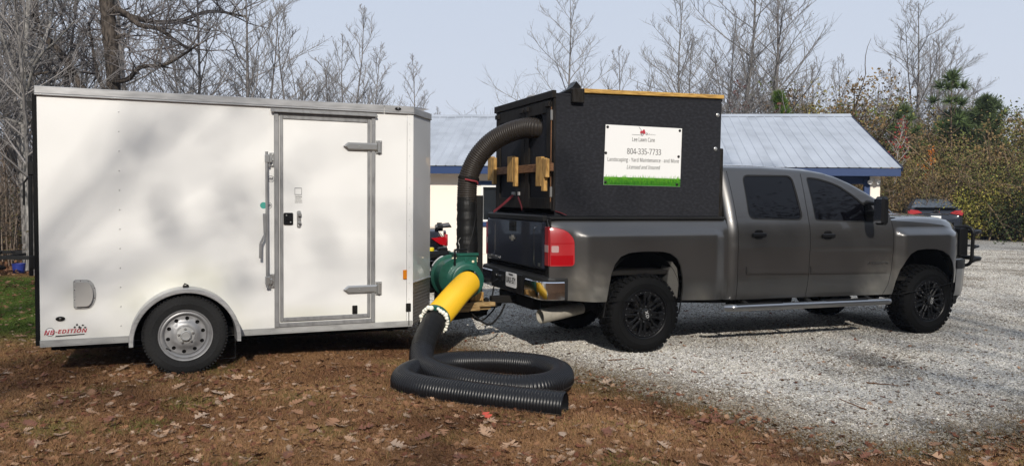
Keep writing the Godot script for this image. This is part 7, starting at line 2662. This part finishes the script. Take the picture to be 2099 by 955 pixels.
# ================================================================ the wooden box on the bed
func make_box() -> void:
	var t := thing("leaf_box", "tall black painted plywood box standing on the grey truck's bed", "box", TRUCK_AT, TRUCK_TURN)
	var zn := -0.10
	var zf := -1.78
	var a0 := -0.985
	var a1 := 0.955
	var h0 := 1.418
	var hr := 2.612
	var hf := 2.648
	var mb := Mb.new()
	for z in [zn, zf + 0.02]:
		mb = Mb.new()
		mb.slab(PackedVector2Array([Vector2(a0, h0), Vector2(a1 - 0.01, h0), Vector2(a1, hf), Vector2(a0, hr)]), z - 0.02, z, Transform3D.IDENTITY, 0.003)
		part("side_board", mb, M.black_board, t)
	mb = Mb.new()
	mb.bb(Vector3(a1 - 0.03, h0, zf), Vector3(a1 - 0.011, hf - 0.003, zn - 0.021), 0.002)
	part("front_board", mb, M.black_board, t)
	mb = Mb.new()
	mb.slab(PackedVector2Array([Vector2(a0 - 0.03, hr + 0.001), Vector2(a1 + 0.01, hf + 0.001), Vector2(a1 + 0.01, hf + 0.022), Vector2(a0 - 0.03, hr + 0.022)]), zf - 0.02, zn + 0.0, Transform3D.IDENTITY, 0.002)
	part("roof_board", mb, M.black_board, t)
	mb = Mb.new()
	mb.bb(Vector3(a0, h0 - 0.004, zf + 0.02), Vector3(a1 - 0.03, h0 + 0.016, zn - 0.02), 0.0)
	part("floor_board", mb, M.black_board, t)
	# yellow strip along the near top edge
	mb = Mb.new()
	mb.slab(PackedVector2Array([Vector2(-0.70, 2.648), Vector2(a1 + 0.015, 2.674), Vector2(a1 + 0.015, 2.714), Vector2(-0.74, 2.690)]), zn - 0.10, zn + 0.024, Transform3D.IDENTITY, 0.004)
	part("yellow_top_board", mb, M.pine_long, t)
	# block at the rear top corner and the tarp fold above it
	mb = Mb.new()
	mb.bb(Vector3(-0.83, 2.545, zn + 0.001), Vector3(-0.70, 2.685, zn + 0.055), 0.006)
	part("corner_block", mb, M.black_timber, t)
	mb = Mb.new()
	mb.slab(PackedVector2Array([Vector2(-0.90, 2.65), Vector2(-0.70, 2.65), Vector2(-0.71, 2.715), Vector2(-0.755, 2.765), Vector2(-0.80, 2.705)]), zn - 0.16, zn - 0.02, Transform3D.IDENTITY, 0.02)
	part("tarp_fold", mb, M.black_satin, t)
	# sloping header above the doors
	mb = Mb.new()
	mb.bb(Vector3(a0 - 0.045, 2.585, zf - 0.01), Vector3(a0 - 0.001, 2.66, zn + 0.01), 0.005)
	part("door_header", mb, M.black_timber, t)
	mb = Mb.new()
	cord(mb, [Vector3(a0 + 0.2, 2.65, -1.38), Vector3(a0 + 0.2, 2.73, -1.34), Vector3(a0 + 0.2, 2.725, -1.15), Vector3(a0 + 0.2, 2.66, -1.05)], 0.02, 0.02, 8)
	part("roof_loop", mb, M.grey_vent, t)
	# rear frame and the two doors
	for z in [zn - 0.045, zf]:
		mb = Mb.new()
		mb.bb(Vector3(a0 - 0.02, 1.47, z), Vector3(a0 - 0.001, 2.584, z + 0.045), 0.003)
		part("rear_frame", mb, M.black_timber, t)
	var mid := -0.84
	for d in [[zf + 0.05, mid - 0.006], [mid + 0.006, zn - 0.05]]:
		mb = Mb.new()
		var back := a0 - 0.012
		var hole := PackedVector2Array()
		var B := Basis(Vector3.BACK, Vector3.UP, Vector3.LEFT)
		# the leaf, with the hose hole in the near one
		var leaf := PackedVector2Array([Vector2(d[0], 1.49), Vector2(d[1], 1.49), Vector2(d[1], 2.578), Vector2(d[0], 2.578)])
		if d[1] > mid + 0.1:
			hole = disc(Vector2(-0.515, 2.345), 0.125, 22)
			panel(mb, leaf, [hole], func(_x, _y): return 0.0, 0.12, 0.0, 0.015)
		else:
			panel(mb, leaf, [], func(_x, _y): return 0.0, 0.3, 0.0, 0.015)
		var m2 := Mb.new()
		m2.add(mb, Transform3D(B, Vector3(back, 0, 0)))
		var lo := part("door", m2, M.black_board, t)
		# stiles and rails
		var fr := Mb.new()
		var x0 := back - 0.022
		fr.bb(Vector3(x0, 1.49, d[0]), Vector3(back - 0.001, 2.578, d[0] + 0.11), 0.004)
		fr.bb(Vector3(x0, 1.49, d[1] - 0.11), Vector3(back - 0.001, 2.578, d[1]), 0.004)
		fr.bb(Vector3(x0, 2.45, d[0] + 0.111), Vector3(back - 0.001, 2.578, d[1] - 0.111), 0.004)
		fr.bb(Vector3(x0, 1.49, d[0] + 0.111), Vector3(back - 0.001, 1.60, d[1] - 0.111), 0.004)
		part("stiles_and_rails", fr, M.black_timber, lo)
		fr = Mb.new()
		for z in [d[0] + 0.06, d[1] - 0.06]:
			fr.bb(Vector3(x0 - 0.025, 2.505, z - 0.05), Vector3(x0 - 0.001, 2.555, z + 0.05), 0.004)
		part("corner_cleat", fr, M.black_timber, lo)
		if d[1] > mid + 0.1:
			fr = Mb.new()
			for h in [1.66, 2.42]:
				fr.bb(Vector3(x0 - 0.006, h - 0.05, d[1] + 0.002), Vector3(x0 + 0.016, h + 0.05, d[1] + 0.018), 0.002)
			part("door_hinge", fr, M.zinc, lo)
			fr = Mb.new()
			fr.bb(Vector3(x0 - 0.002, 1.56, d[1] + 0.003), Vector3(x0 + 0.008, 2.5, d[1] + 0.010), 0.002)
			part("edge_strip", fr, M.stained_wood, lo)
	# timber bar in its brackets across the doors
	var xb := a0 - 0.075
	mb = Mb.new()
	mb.bb(Vector3(xb, 1.862, -1.80), Vector3(xb + 0.038, 1.945, -0.055), 0.005)
	part("door_bar", mb, M.stained_wood, t)
	for b in [[-1.80, -1.66, 1.80, 2.075], [-1.15, -0.98, 1.77, 2.05], [-0.33, -0.19, 1.715, 2.01]]:
		mb = Mb.new()
		mb.bb(Vector3(xb - 0.042, b[2], b[0]), Vector3(xb - 0.002, b[3], b[1]), 0.005)
		mb.bb(Vector3(xb - 0.040, b[2] - 0.05, b[1] + 0.002), Vector3(xb + 0.0, b[3] - 0.015, b[1] + 0.07), 0.005)
		part("bar_bracket", mb, M.pine, t)
	mb = Mb.new()
	mb.bb(Vector3(xb - 0.042, 1.80, -0.118), Vector3(xb - 0.002, 1.985, -0.065), 0.005)
	part("bracket_offcut", mb, M.pine, t)
	# latch and straps
	mb = Mb.new()
	mb.box(Vector3(0.02, 0.035, 0.10), Vector3(a0 - 0.045, 1.645, -1.12), 0.004)
	mb.box(Vector3(0.02, 0.04, 0.04), Vector3(a0 - 0.045, 1.643, -0.97), 0.004)
	part("door_latch", mb, M.dull_aluminium, t)
	for s in [[Vector3(a0 - 0.05, 1.63, -1.12), Vector3(a0 - 0.09, 1.52, -1.35), Vector3(a0 - 0.11, 1.435, -1.60)], [Vector3(a0 - 0.05, 1.60, -0.98), Vector3(a0 - 0.07, 1.54, -0.86), Vector3(a0 - 0.09, 1.48, -0.76)]]:
		mb = Mb.new()
		var P := spline(s, 0.03)
		for i in P.size() - 1:
			mb.bar(P[i], P[i + 1], 0.004, 0.032, 0.001)
		part("red_strap", mb, M.red_strap, t)
	mb = Mb.new()
	var Q := spline([Vector3(a0 + 0.0, 1.47, zn + 0.004), Vector3(a0 + 0.05, 1.455, zn + 0.02), Vector3(a0 + 0.11, 1.43, zn + 0.03)], 0.03)
	for i in Q.size() - 1:
		mb.bar(Q[i], Q[i + 1], 0.03, 0.004, 0.001)
	part("red_strap", mb, M.red_strap, t)
	# carriage bolts
	for p in [Vector2(0.905, 2.50), Vector2(0.885, 2.14)]:
		mb = Mb.new()
		mb.lathe([Vector2(0.022, 0.0), Vector2(0.020, 0.006), Vector2(0.012, 0.010), Vector2(0.0, 0.011)], 12, Transform3D(Basis.IDENTITY, Vector3(p.x, p.y, zn)))
		part("carriage_bolt", mb, M.zinc, t)
	mb = Mb.new()
	mb.bb(Vector3(a1 - 0.02, 1.36, zn - 0.2), Vector3(a1 + 0.06, 2.15, zn - 0.03), 0.01)
	part("front_brace", mb, M.black_timber, t)
	# the sign
	mb = Mb.new()
	var sign_ := PackedVector2Array([Vector2(-0.452, 1.738), Vector2(0.450, 1.730), Vector2(0.462, 2.340), Vector2(-0.436, 2.346)])
	mb.slab(sign_, 0.001, 0.005, Transform3D(Basis.IDENTITY, Vector3(0, 0, zn)))
	var so := part("sign", mb, M.sign_white, t)
	var zz := zn + 0.0055
	letters("sign_name", "Lee Lawn Care", M.black_print, so, Vector3(0.003, 2.207, zz), 0.265, 0.042, Basis.IDENTITY, false, "Droid Sans", 0.001)
	letters("sign_phone", "804-335-7733", M.black_print, so, Vector3(0.012, 2.085, zz), 0.40, 0.060, Basis.IDENTITY, false, "Droid Sans", 0.001)
	letters("sign_services", "Landscaping - Yard Maintenance - and More", M.black_print, so, Vector3(0.010, 1.992, zz), 0.84, 0.054, Basis.IDENTITY, false, "Droid Sans", 0.001)
	letters("sign_licence", "Licensed and Insured", M.black_print, so, Vector3(0.008, 1.925, zz), 0.385, 0.042, Basis(Vector3.RIGHT, Vector3(0.2, 1, 0), Vector3.BACK), false, "Droid Sans", 0.001)
	# little mower drawing: handle, body, wheels, line of grass
	mb = Mb.new()
	mb.slab(fillet([Vector2(-0.040, 2.268), Vector2(0.020, 2.266), Vector2(0.024, 2.292), Vector2(-0.036, 2.298)], 0.008), 0.0, 0.0012, Transform3D(Basis.IDENTITY, Vector3(0, 0, zz)))
	mb.slab(fillet([Vector2(-0.012, 2.294), Vector2(0.018, 2.294), Vector2(0.014, 2.312), Vector2(-0.006, 2.310)], 0.006), 0.0, 0.0012, Transform3D(Basis.IDENTITY, Vector3(0, 0, zz)))
	part("mower_body", mb, M.red_print, so)
	mb = Mb.new()
	mb.bar(Vector3(-0.055, 2.335, zz + 0.001), Vector3(-0.022, 2.300, zz + 0.001), 0.004, 0.0015, 0.0, Vector3.BACK)
	for c in [Vector3(-0.015, 2.262, 0.016), Vector3(0.038, 2.268, 0.012)]:
		mb.lathe([Vector2(c.z, 0.0), Vector2(c.z, 0.0018), Vector2(c.z * 0.55, 0.0018), Vector2(c.z * 0.55, 0.0)], 16, Transform3D(Basis.IDENTITY, Vector3(c.x, c.y, zz)))
	mb.bar(Vector3(-0.135, 2.256, zz + 0.001), Vector3(-0.032, 2.254, zz + 0.001), 0.003, 0.0015, 0.0, Vector3.BACK)
	for i in 9:
		mb.bar(Vector3(0.055 + i * 0.010, 2.258, zz + 0.001), Vector3(0.062 + i * 0.010, 2.258 + [0.010, 0.016, 0.008][i % 3] * (1.0 - i * 0.06), zz + 0.001), 0.0025, 0.0015, 0.0, Vector3.BACK)
	part("mower_lines", mb, M.grey_print, so)
	# printed strip of grass
	mb = Mb.new()
	rng.seed = 44
	mb.col = Color(0.03, 0.17, 0.010)
	mb.q(Vector3(-0.4515, 1.739, zz), Vector3(0.4495, 1.731, zz), Vector3(0.4513, 1.812, zz), Vector3(-0.4494, 1.82, zz), Vector3.BACK)
	for i in 620:
		var x := rng.randf_range(-0.446, 0.445)
		var base := 1.742 + pow(rng.randf(), 1.3) * 0.075
		var hgt := rng.randf_range(0.018, 0.040)
		var lean := rng.randf_range(-0.010, 0.010)
		var k := clampf((base - 1.74) / 0.08, 0, 1)
		mb.col = Color(0.012, 0.08, 0.006).lerp(Color(0.14, 0.40, 0.02), clampf(k + rng.randf_range(-0.3, 0.3), 0, 1))
		var z := zz + 0.0003 + 0.0000015 * i
		mb.th(Vector3(x - 0.003, base, z), Vector3(x + 0.003, base, z), Vector3(clampf(x + lean, -0.449, 0.447), base + hgt, z), Vector3.BACK)
	part("sign_grass", mb, M.sign_grass, so)
	for p in [Vector2(-0.415, 2.322), Vector2(0.435, 2.316), Vector2(-0.432, 2.06), Vector2(0.425, 2.045), Vector2(-0.432, 1.764), Vector2(0.41, 1.752)]:
		mb = Mb.new()
		mb.lathe([Vector2(0.015, 0.0), Vector2(0.014, 0.004), Vector2(0.008, 0.007), Vector2(0.0, 0.008)], 12, Transform3D(Basis.IDENTITY, Vector3(p.x, p.y, zz)))
		part("sign_bolt", mb, M.black_satin, so)


# ================================================================ parked cars, the low trailer, the tub
func make_car(called: String, label: String, at: Vector3, turn: float, paint: Material, spoiler: bool, emblem: bool) -> Node3D:
	var t := thing(called, label, "car", at, turn)
	var deck := [[-2.40, 0.80], [-2.36, 0.98], [-2.25, 1.06], [-1.75, 1.08], [-1.2, 1.02], [0.9, 0.98], [1.1, 0.98], [1.7, 0.90], [2.15, 0.80], [2.35, 0.66], [2.40, 0.55]]
	var wide := [[-2.40, 0.74], [-2.30, 0.84], [-1.9, 0.90], [0.0, 0.915], [1.6, 0.89], [2.15, 0.80], [2.40, 0.60]]
	var low := [[-2.40, 0.42], [-2.3, 0.30], [-1.9, 0.22], [1.9, 0.20], [2.40, 0.30]]
	var rows := []
	for i in 33:
		var x := -2.40 + 4.8 * i / 32.0
		var w := table(wide, x)
		var d := table(deck, x)
		var b := table(low, x)
		var near := [Vector3(x, b, w - 0.10), Vector3(x, b + 0.12, w - 0.02), Vector3(x, lerpf(b, d, 0.55), w), Vector3(x, lerpf(b, d, 0.80), w - 0.015), Vector3(x, d - 0.05, w - 0.05), Vector3(x, d - 0.01, w - 0.11), Vector3(x, d + 0.015, w - 0.30), Vector3(x, d + 0.03, 0)]
		var far := []
		for k in range(6, -1, -1):
			far.append(Vector3(near[k].x, near[k].y, -near[k].z))
		rows.append(near + far)
	var bd := Mb.new()
	for i in rows.size() - 1:
		for k in rows[i].size() - 1:
			var c: Vector3 = (rows[i][k] + rows[i + 1][k + 1]) * 0.5
			bd.q(rows[i][k], rows[i][k + 1], rows[i + 1][k + 1], rows[i + 1][k], c - Vector3(c.x, 0.55, 0))
	for e in [0, rows.size() - 1]:
		var r = rows[e]
		var c := Vector3(r[0].x, 0.6, 0)
		for k in r.size() - 1:
			bd.th(c, r[k], r[k + 1], Vector3.LEFT if e == 0 else Vector3.RIGHT)
		bd.th(c, r[-1], r[0], Vector3.LEFT if e == 0 else Vector3.RIGHT)
	part("body", bd, paint, t, "", 40)
	# greenhouse
	var rh := [[-1.85, 1.06], [-1.10, 1.37], [-0.75, 1.43], [-0.1, 1.455], [0.35, 1.43], [0.55, 1.38], [1.15, 0.98]]
	var roof := Mb.new()
	var glass := [Mb.new(), Mb.new(), Mb.new(), Mb.new()]
	var xs := [-1.85, -1.6, -1.35, -1.10, -0.92, -0.75, -0.4, -0.1, 0.2, 0.35, 0.55, 0.85, 1.15]
	var gr := []
	for x in xs:
		var w := table(wide, x)
		var h := table(rh, x)
		var base := table(deck, x) - 0.02
		var k := clampf((h - base) / 0.45, 0.0, 1.0)
		gr.append([Vector3(x, base, w - 0.07), Vector3(x, lerpf(base, h, 0.86), w - 0.07 - 0.20 * k), Vector3(x, h - 0.012, w - 0.10 - 0.25 * k), Vector3(x, h + 0.005, w - 0.18 - 0.28 * k), Vector3(x, h + 0.02, 0)])
	for i in xs.size() - 1:
		for s in [1.0, -1.0]:
			for k in 4:
				var f := func(p: Vector3) -> Vector3: return Vector3(p.x, p.y, p.z * s)
				var a: Vector3 = f.call(gr[i][k])
				var b: Vector3 = f.call(gr[i][k + 1])
				var c: Vector3 = f.call(gr[i + 1][k + 1])
				var d: Vector3 = f.call(gr[i + 1][k])
				var mid := (a + c) * 0.5
				var is_glass: bool = (k == 0 and i != 2 and i != 6) or (k == 3 and (xs[i] < -1.11 or xs[i] >= 0.55))
				var pane: int = (0 if s > 0 else 1) if k == 0 else (2 if i < 4 else 3)
				(glass[pane] if is_glass else roof).q(a, b, c, d, mid - Vector3(mid.x, 0.9, 0) + Vector3(-0.3 if i < 4 else 0.0, 0, 0))
	part("roof", roof, paint, t, "", 40)
	for k in 4:
		part(["side_windows", "side_windows", "rear_window", "windscreen"][k], glass[k], M.car_glass, t, "", 40)
	for s in [1.0, -1.0]:
		var tl := Mb.new()
		tl.slab(PackedVector2Array([Vector2(0.42, 0.90), Vector2(0.80, 0.82), Vector2(0.845, 0.90), Vector2(0.80, 1.01), Vector2(0.55, 0.985)]), 0.0, 0.05, Transform3D(Basis(Vector3.BACK * s, Vector3.UP, Vector3.LEFT) if s > 0 else Basis(Vector3.FORWARD, Vector3.UP, Vector3.LEFT), Vector3(-2.355, 0, 0)), 0.01)
		tl.slab(PackedVector2Array([Vector2(-2.37, 0.83), Vector2(-2.28, 0.85), Vector2(-2.14, 0.945), Vector2(-2.34, 0.975), Vector2(-2.39, 0.94)]), 0.0, 0.03, Transform3D(Basis(Vector3.RIGHT, Vector3.UP, Vector3.BACK) * Basis(Vector3.UP, -0.16), Vector3(0, 0, 0.0)).translated(Vector3(0.02, 0, 0.475)) if s > 0 else Transform3D(Basis.IDENTITY, Vector3(0, 0, -0.87)), 0.008)
		part("tail_lamp", tl, M.dark_red_lens if spoiler else M.red_lens, t)
	if emblem:
		var em := Mb.new()
		em.box(Vector3(0.02, 0.030, 0.80), Vector3(-2.405, 0.875, 0), 0.006)
		em.lathe([Vector2(0.055, 0), Vector2(0.055, 0.012), Vector2(0.035, 0.012), Vector2(0.035, 0.0)], 20, Transform3D(Basis(Vector3.UP, -PI / 2) * Basis.from_scale(Vector3(1.5, 1, 1)), Vector3(-2.375, 0.965, 0)))
		em.box(Vector3(0.02, 0.012, 0.12), Vector3(-2.385, 0.965, 0), 0.004)
		part("chrome_trim", em, M.chrome, t)
		em = Mb.new()
		em.box(Vector3(0.02, 0.11, 0.32), Vector3(-2.415, 0.75, 0), 0.004)
		part("number_plate", em, M.white_print, t)
		em = Mb.new()
		em.box(Vector3(0.30, 0.02, 1.30), Vector3(-2.28, 1.085, 0), 0.008)
		part("boot_lip", em, M.black_satin, t)
	if spoiler:
		var sp := Mb.new()
		sp.slab(PackedVector2Array([Vector2(-2.47, 1.115), Vector2(-2.45, 1.150), Vector2(-2.22, 1.115), Vector2(-2.20, 1.095)]), -0.72, 0.72, Transform3D.IDENTITY, 0.008)
		for z in [-0.6, 0.6]:
			sp.bb(Vector3(-2.33, 1.05, z - 0.03), Vector3(-2.24, 1.15, z + 0.03), 0.008)
		part("boot_spoiler", sp, M.black_satin, t)
	for p in [Vector3(-1.45, 0.33, 0.80), Vector3(1.40, 0.33, 0.78), Vector3(-1.45, 0.33, -0.80), Vector3(1.40, 0.33, -0.78)]:
		var wm := Mb.new()
		var T := Transform3D(Basis.IDENTITY if p.z > 0 else Basis(Vector3.UP, PI), p + Vector3(0, 0, 0.11 * signf(p.z)))
		wm.lathe([Vector2(0.21, -0.01), Vector2(0.24, 0.0), Vector2(0.30, -0.01), Vector2(0.33, -0.05), Vector2(0.33, -0.17), Vector2(0.2, -0.2)], 32, T)
		var wo := part("wheel", wm, M.rubber, t)
		wm = Mb.new()
		wm.lathe([Vector2(0.21, -0.02), Vector2(0.19, -0.05), Vector2(0.05, -0.03), Vector2(0.0, -0.025)], 20, T)
		part("rim", wm, M.silver_rim, wo)
	return t


func make_small_things() -> void:
	make_car("slate_sedan", "slate grey sedan seen from behind, parked beyond the pickup's bonnet", Vector3(15.4, 0.31, -30.2), 1.22, M.car_slate, false, true)
	make_car("black_sedan", "black sedan with a boot spoiler parked between the white trailer and the building", Vector3(-3.50, 0.0, -13.55), PI + 0.10, M.car_black, true, false)
	# low utility trailer at the edge of the woods
	var u := thing("utility_trailer", "low utility trailer with a black arched fender at the edge of the woods", "trailer", Vector3(-10.6, 0, -15.6), 0.05)
	var fr := Mb.new()
	fr.bar(Vector3(-2.2, 0.36, 0), Vector3(1.35, 0.36, 0), 0.06, 0.07)
	fr.bar(Vector3(-2.2, 0.36, -1.5), Vector3(1.35, 0.36, -1.5), 0.06, 0.07)
	for k in 6:
		fr.bar(Vector3(-2.15 + k * 0.69, 0.35, -0.03), Vector3(-2.15 + k * 0.69, 0.35, -1.47), 0.05, 0.05)
	fr.bar(Vector3(1.35, 0.36, 0), Vector3(2.3, 0.36, -0.75), 0.06, 0.06)
	fr.bar(Vector3(1.35, 0.36, -1.5), Vector3(2.3, 0.36, -0.75), 0.06, 0.06)
	part("frame", fr, M.black_plastic, u)
	fr = Mb.new()
	var P := [Vector3(-0.30, 0.10, 0.14), Vector3(-0.12, 0.24, 0.14), Vector3(0.06, 0.315, 0.14), Vector3(0.42, 0.315, 0.14), Vector3(0.62, 0.24, 0.14), Vector3(0.86, 0.16, 0.14)]
	for i in P.size() - 1:
		fr.bar(P[i], P[i + 1], 0.22, 0.05, 0.006)
	part("fender", fr, M.chassis, u)
	fr = Mb.new()
	fr.lathe([Vector2(0.11, 0.0), Vector2(0.16, 0.01), Vector2(0.195, -0.02), Vector2(0.195, -0.12), Vector2(0.1, -0.14)], 24, Transform3D(Basis.IDENTITY, Vector3(0.24, 0.19, 0.2)))
	part("wheel", fr, M.rubber, u)
	var b := thing("blue_tub", "blue plastic tub on the leaves at the edge of the woods", "tub", Vector3(-9.92, ground_y(-9.92, -16.3), -16.3))
	var bm := Mb.new()
	bm.lathe([Vector2(0.0, 0.005), Vector2(0.10, 0.0), Vector2(0.12, 0.17), Vector2(0.128, 0.175), Vector2(0.128, 0.185), Vector2(0.112, 0.185), Vector2(0.095, 0.02), Vector2(0.0, 0.02)], 20, Transform3D(Basis(Vector3.RIGHT, -PI / 2), Vector3.ZERO))
	part("bowl", bm, M.bucket_blue, b)
	# twigs and a rust coloured stick on the gravel
	rng.seed = 12
	for p in [Vector3(2.1, 0, -7.35), Vector3(1.25, 0, -7.55), Vector3(3.1, 0, -7.0), Vector3(2.7, 0, -6.1), Vector3(0.95, 0, -7.9)]:
		var tw := Mb.new()
		tw.col = Color(0.12, 0.06, 0.035)
		var d := Vector3(rng.randf_range(-1, 1), 0.02, rng.randf_range(-0.4, 0.4))
		limb(tw, Vector3(0, 0.02, 0), d, rng.randf_range(0.12, 0.28), 0.006, 0.003, 5, 5, 0.15, 0.0)
		var o := MeshInstance3D.new()
		o.name = numbered("twig")
		o.mesh = tw.mesh()
		o.material_override = M.twig
		add_child(o)
		o.position = Vector3(p.x, ground_y(p.x, p.z), p.z)
		tag(o, "small brown twig lying on the pale gravel", "twig", "twigs on the gravel")


func _ready() -> void:
	# ---- camera
	var cam := Camera3D.new()
	cam.name = "camera"
	add_child(cam)
	var pitch := 0.0429
	var roll := 0.0091
	var right := Vector3(1, 0, 0)
	var fwd := Vector3(0, -sin(pitch), -cos(pitch))
	var up := Vector3(0, cos(pitch), -sin(pitch))
	cam.transform = Transform3D(Basis(cos(roll) * right + sin(roll) * up, -sin(roll) * right + cos(roll) * up, -fwd), Vector3(0, 1.5954, 0))
	cam.fov = rad_to_deg(2.0 * atan(477.5 / 1668.36))
	cam.near = 0.1
	cam.far = 900.0
	cam.current = true
	# ---- sky, air and sun
	var we := WorldEnvironment.new()
	we.name = "world"
	add_child(we)
	var env := Environment.new()
	we.environment = env
	env.background_mode = Environment.BG_SKY
	env.tonemap_mode = Environment.TONE_MAPPER_LINEAR
	env.tonemap_exposure = 1.0
	env.sdfgi_enabled = true
	env.ssao_enabled = true
	env.ssil_enabled = true
	env.ambient_light_source = Environment.AMBIENT_SOURCE_SKY
	env.fog_enabled = true
	env.fog_density = 0.0006
	env.fog_light_color = Color(0.72, 0.77, 0.86)
	var sm := ProceduralSkyMaterial.new()
	sm.sky_top_color = Color(0.765, 0.815, 0.895)
	sm.sky_horizon_color = Color(0.88, 0.90, 0.935)
	sm.sky_curve = 0.14
	sm.sky_energy_multiplier = 1.0
	sm.ground_bottom_color = Color(0.28, 0.25, 0.22)
	sm.ground_horizon_color = Color(0.62, 0.62, 0.64)
	sm.sun_angle_max = 4.0
	var sky := Sky.new()
	sky.sky_material = sm
	env.sky = sky
	var sun := DirectionalLight3D.new()
	sun.name = "sun"
	add_child(sun)
	var el := deg_to_rad(31.0)
	var dir := Vector3(-0.12 * cos(el), -sin(el), -0.993 * cos(el))
	sun.look_at_from_position(Vector3.ZERO, dir, Vector3.UP)
	sun.light_color = Color(1.0, 0.97, 0.925)
	sun.light_energy = 1.4
	sun.light_angular_distance = 0.5
	sun.shadow_enabled = true

	make_materials()
	# ---- the large structure
	make_ground()
	make_building()
	make_woods()
	# ---- the objects
	make_trailer()
	make_truck()
	make_box()
	make_blower()
	make_small_things()
	# ---- small details last
	make_scatter()
	make_fallen_leaves()
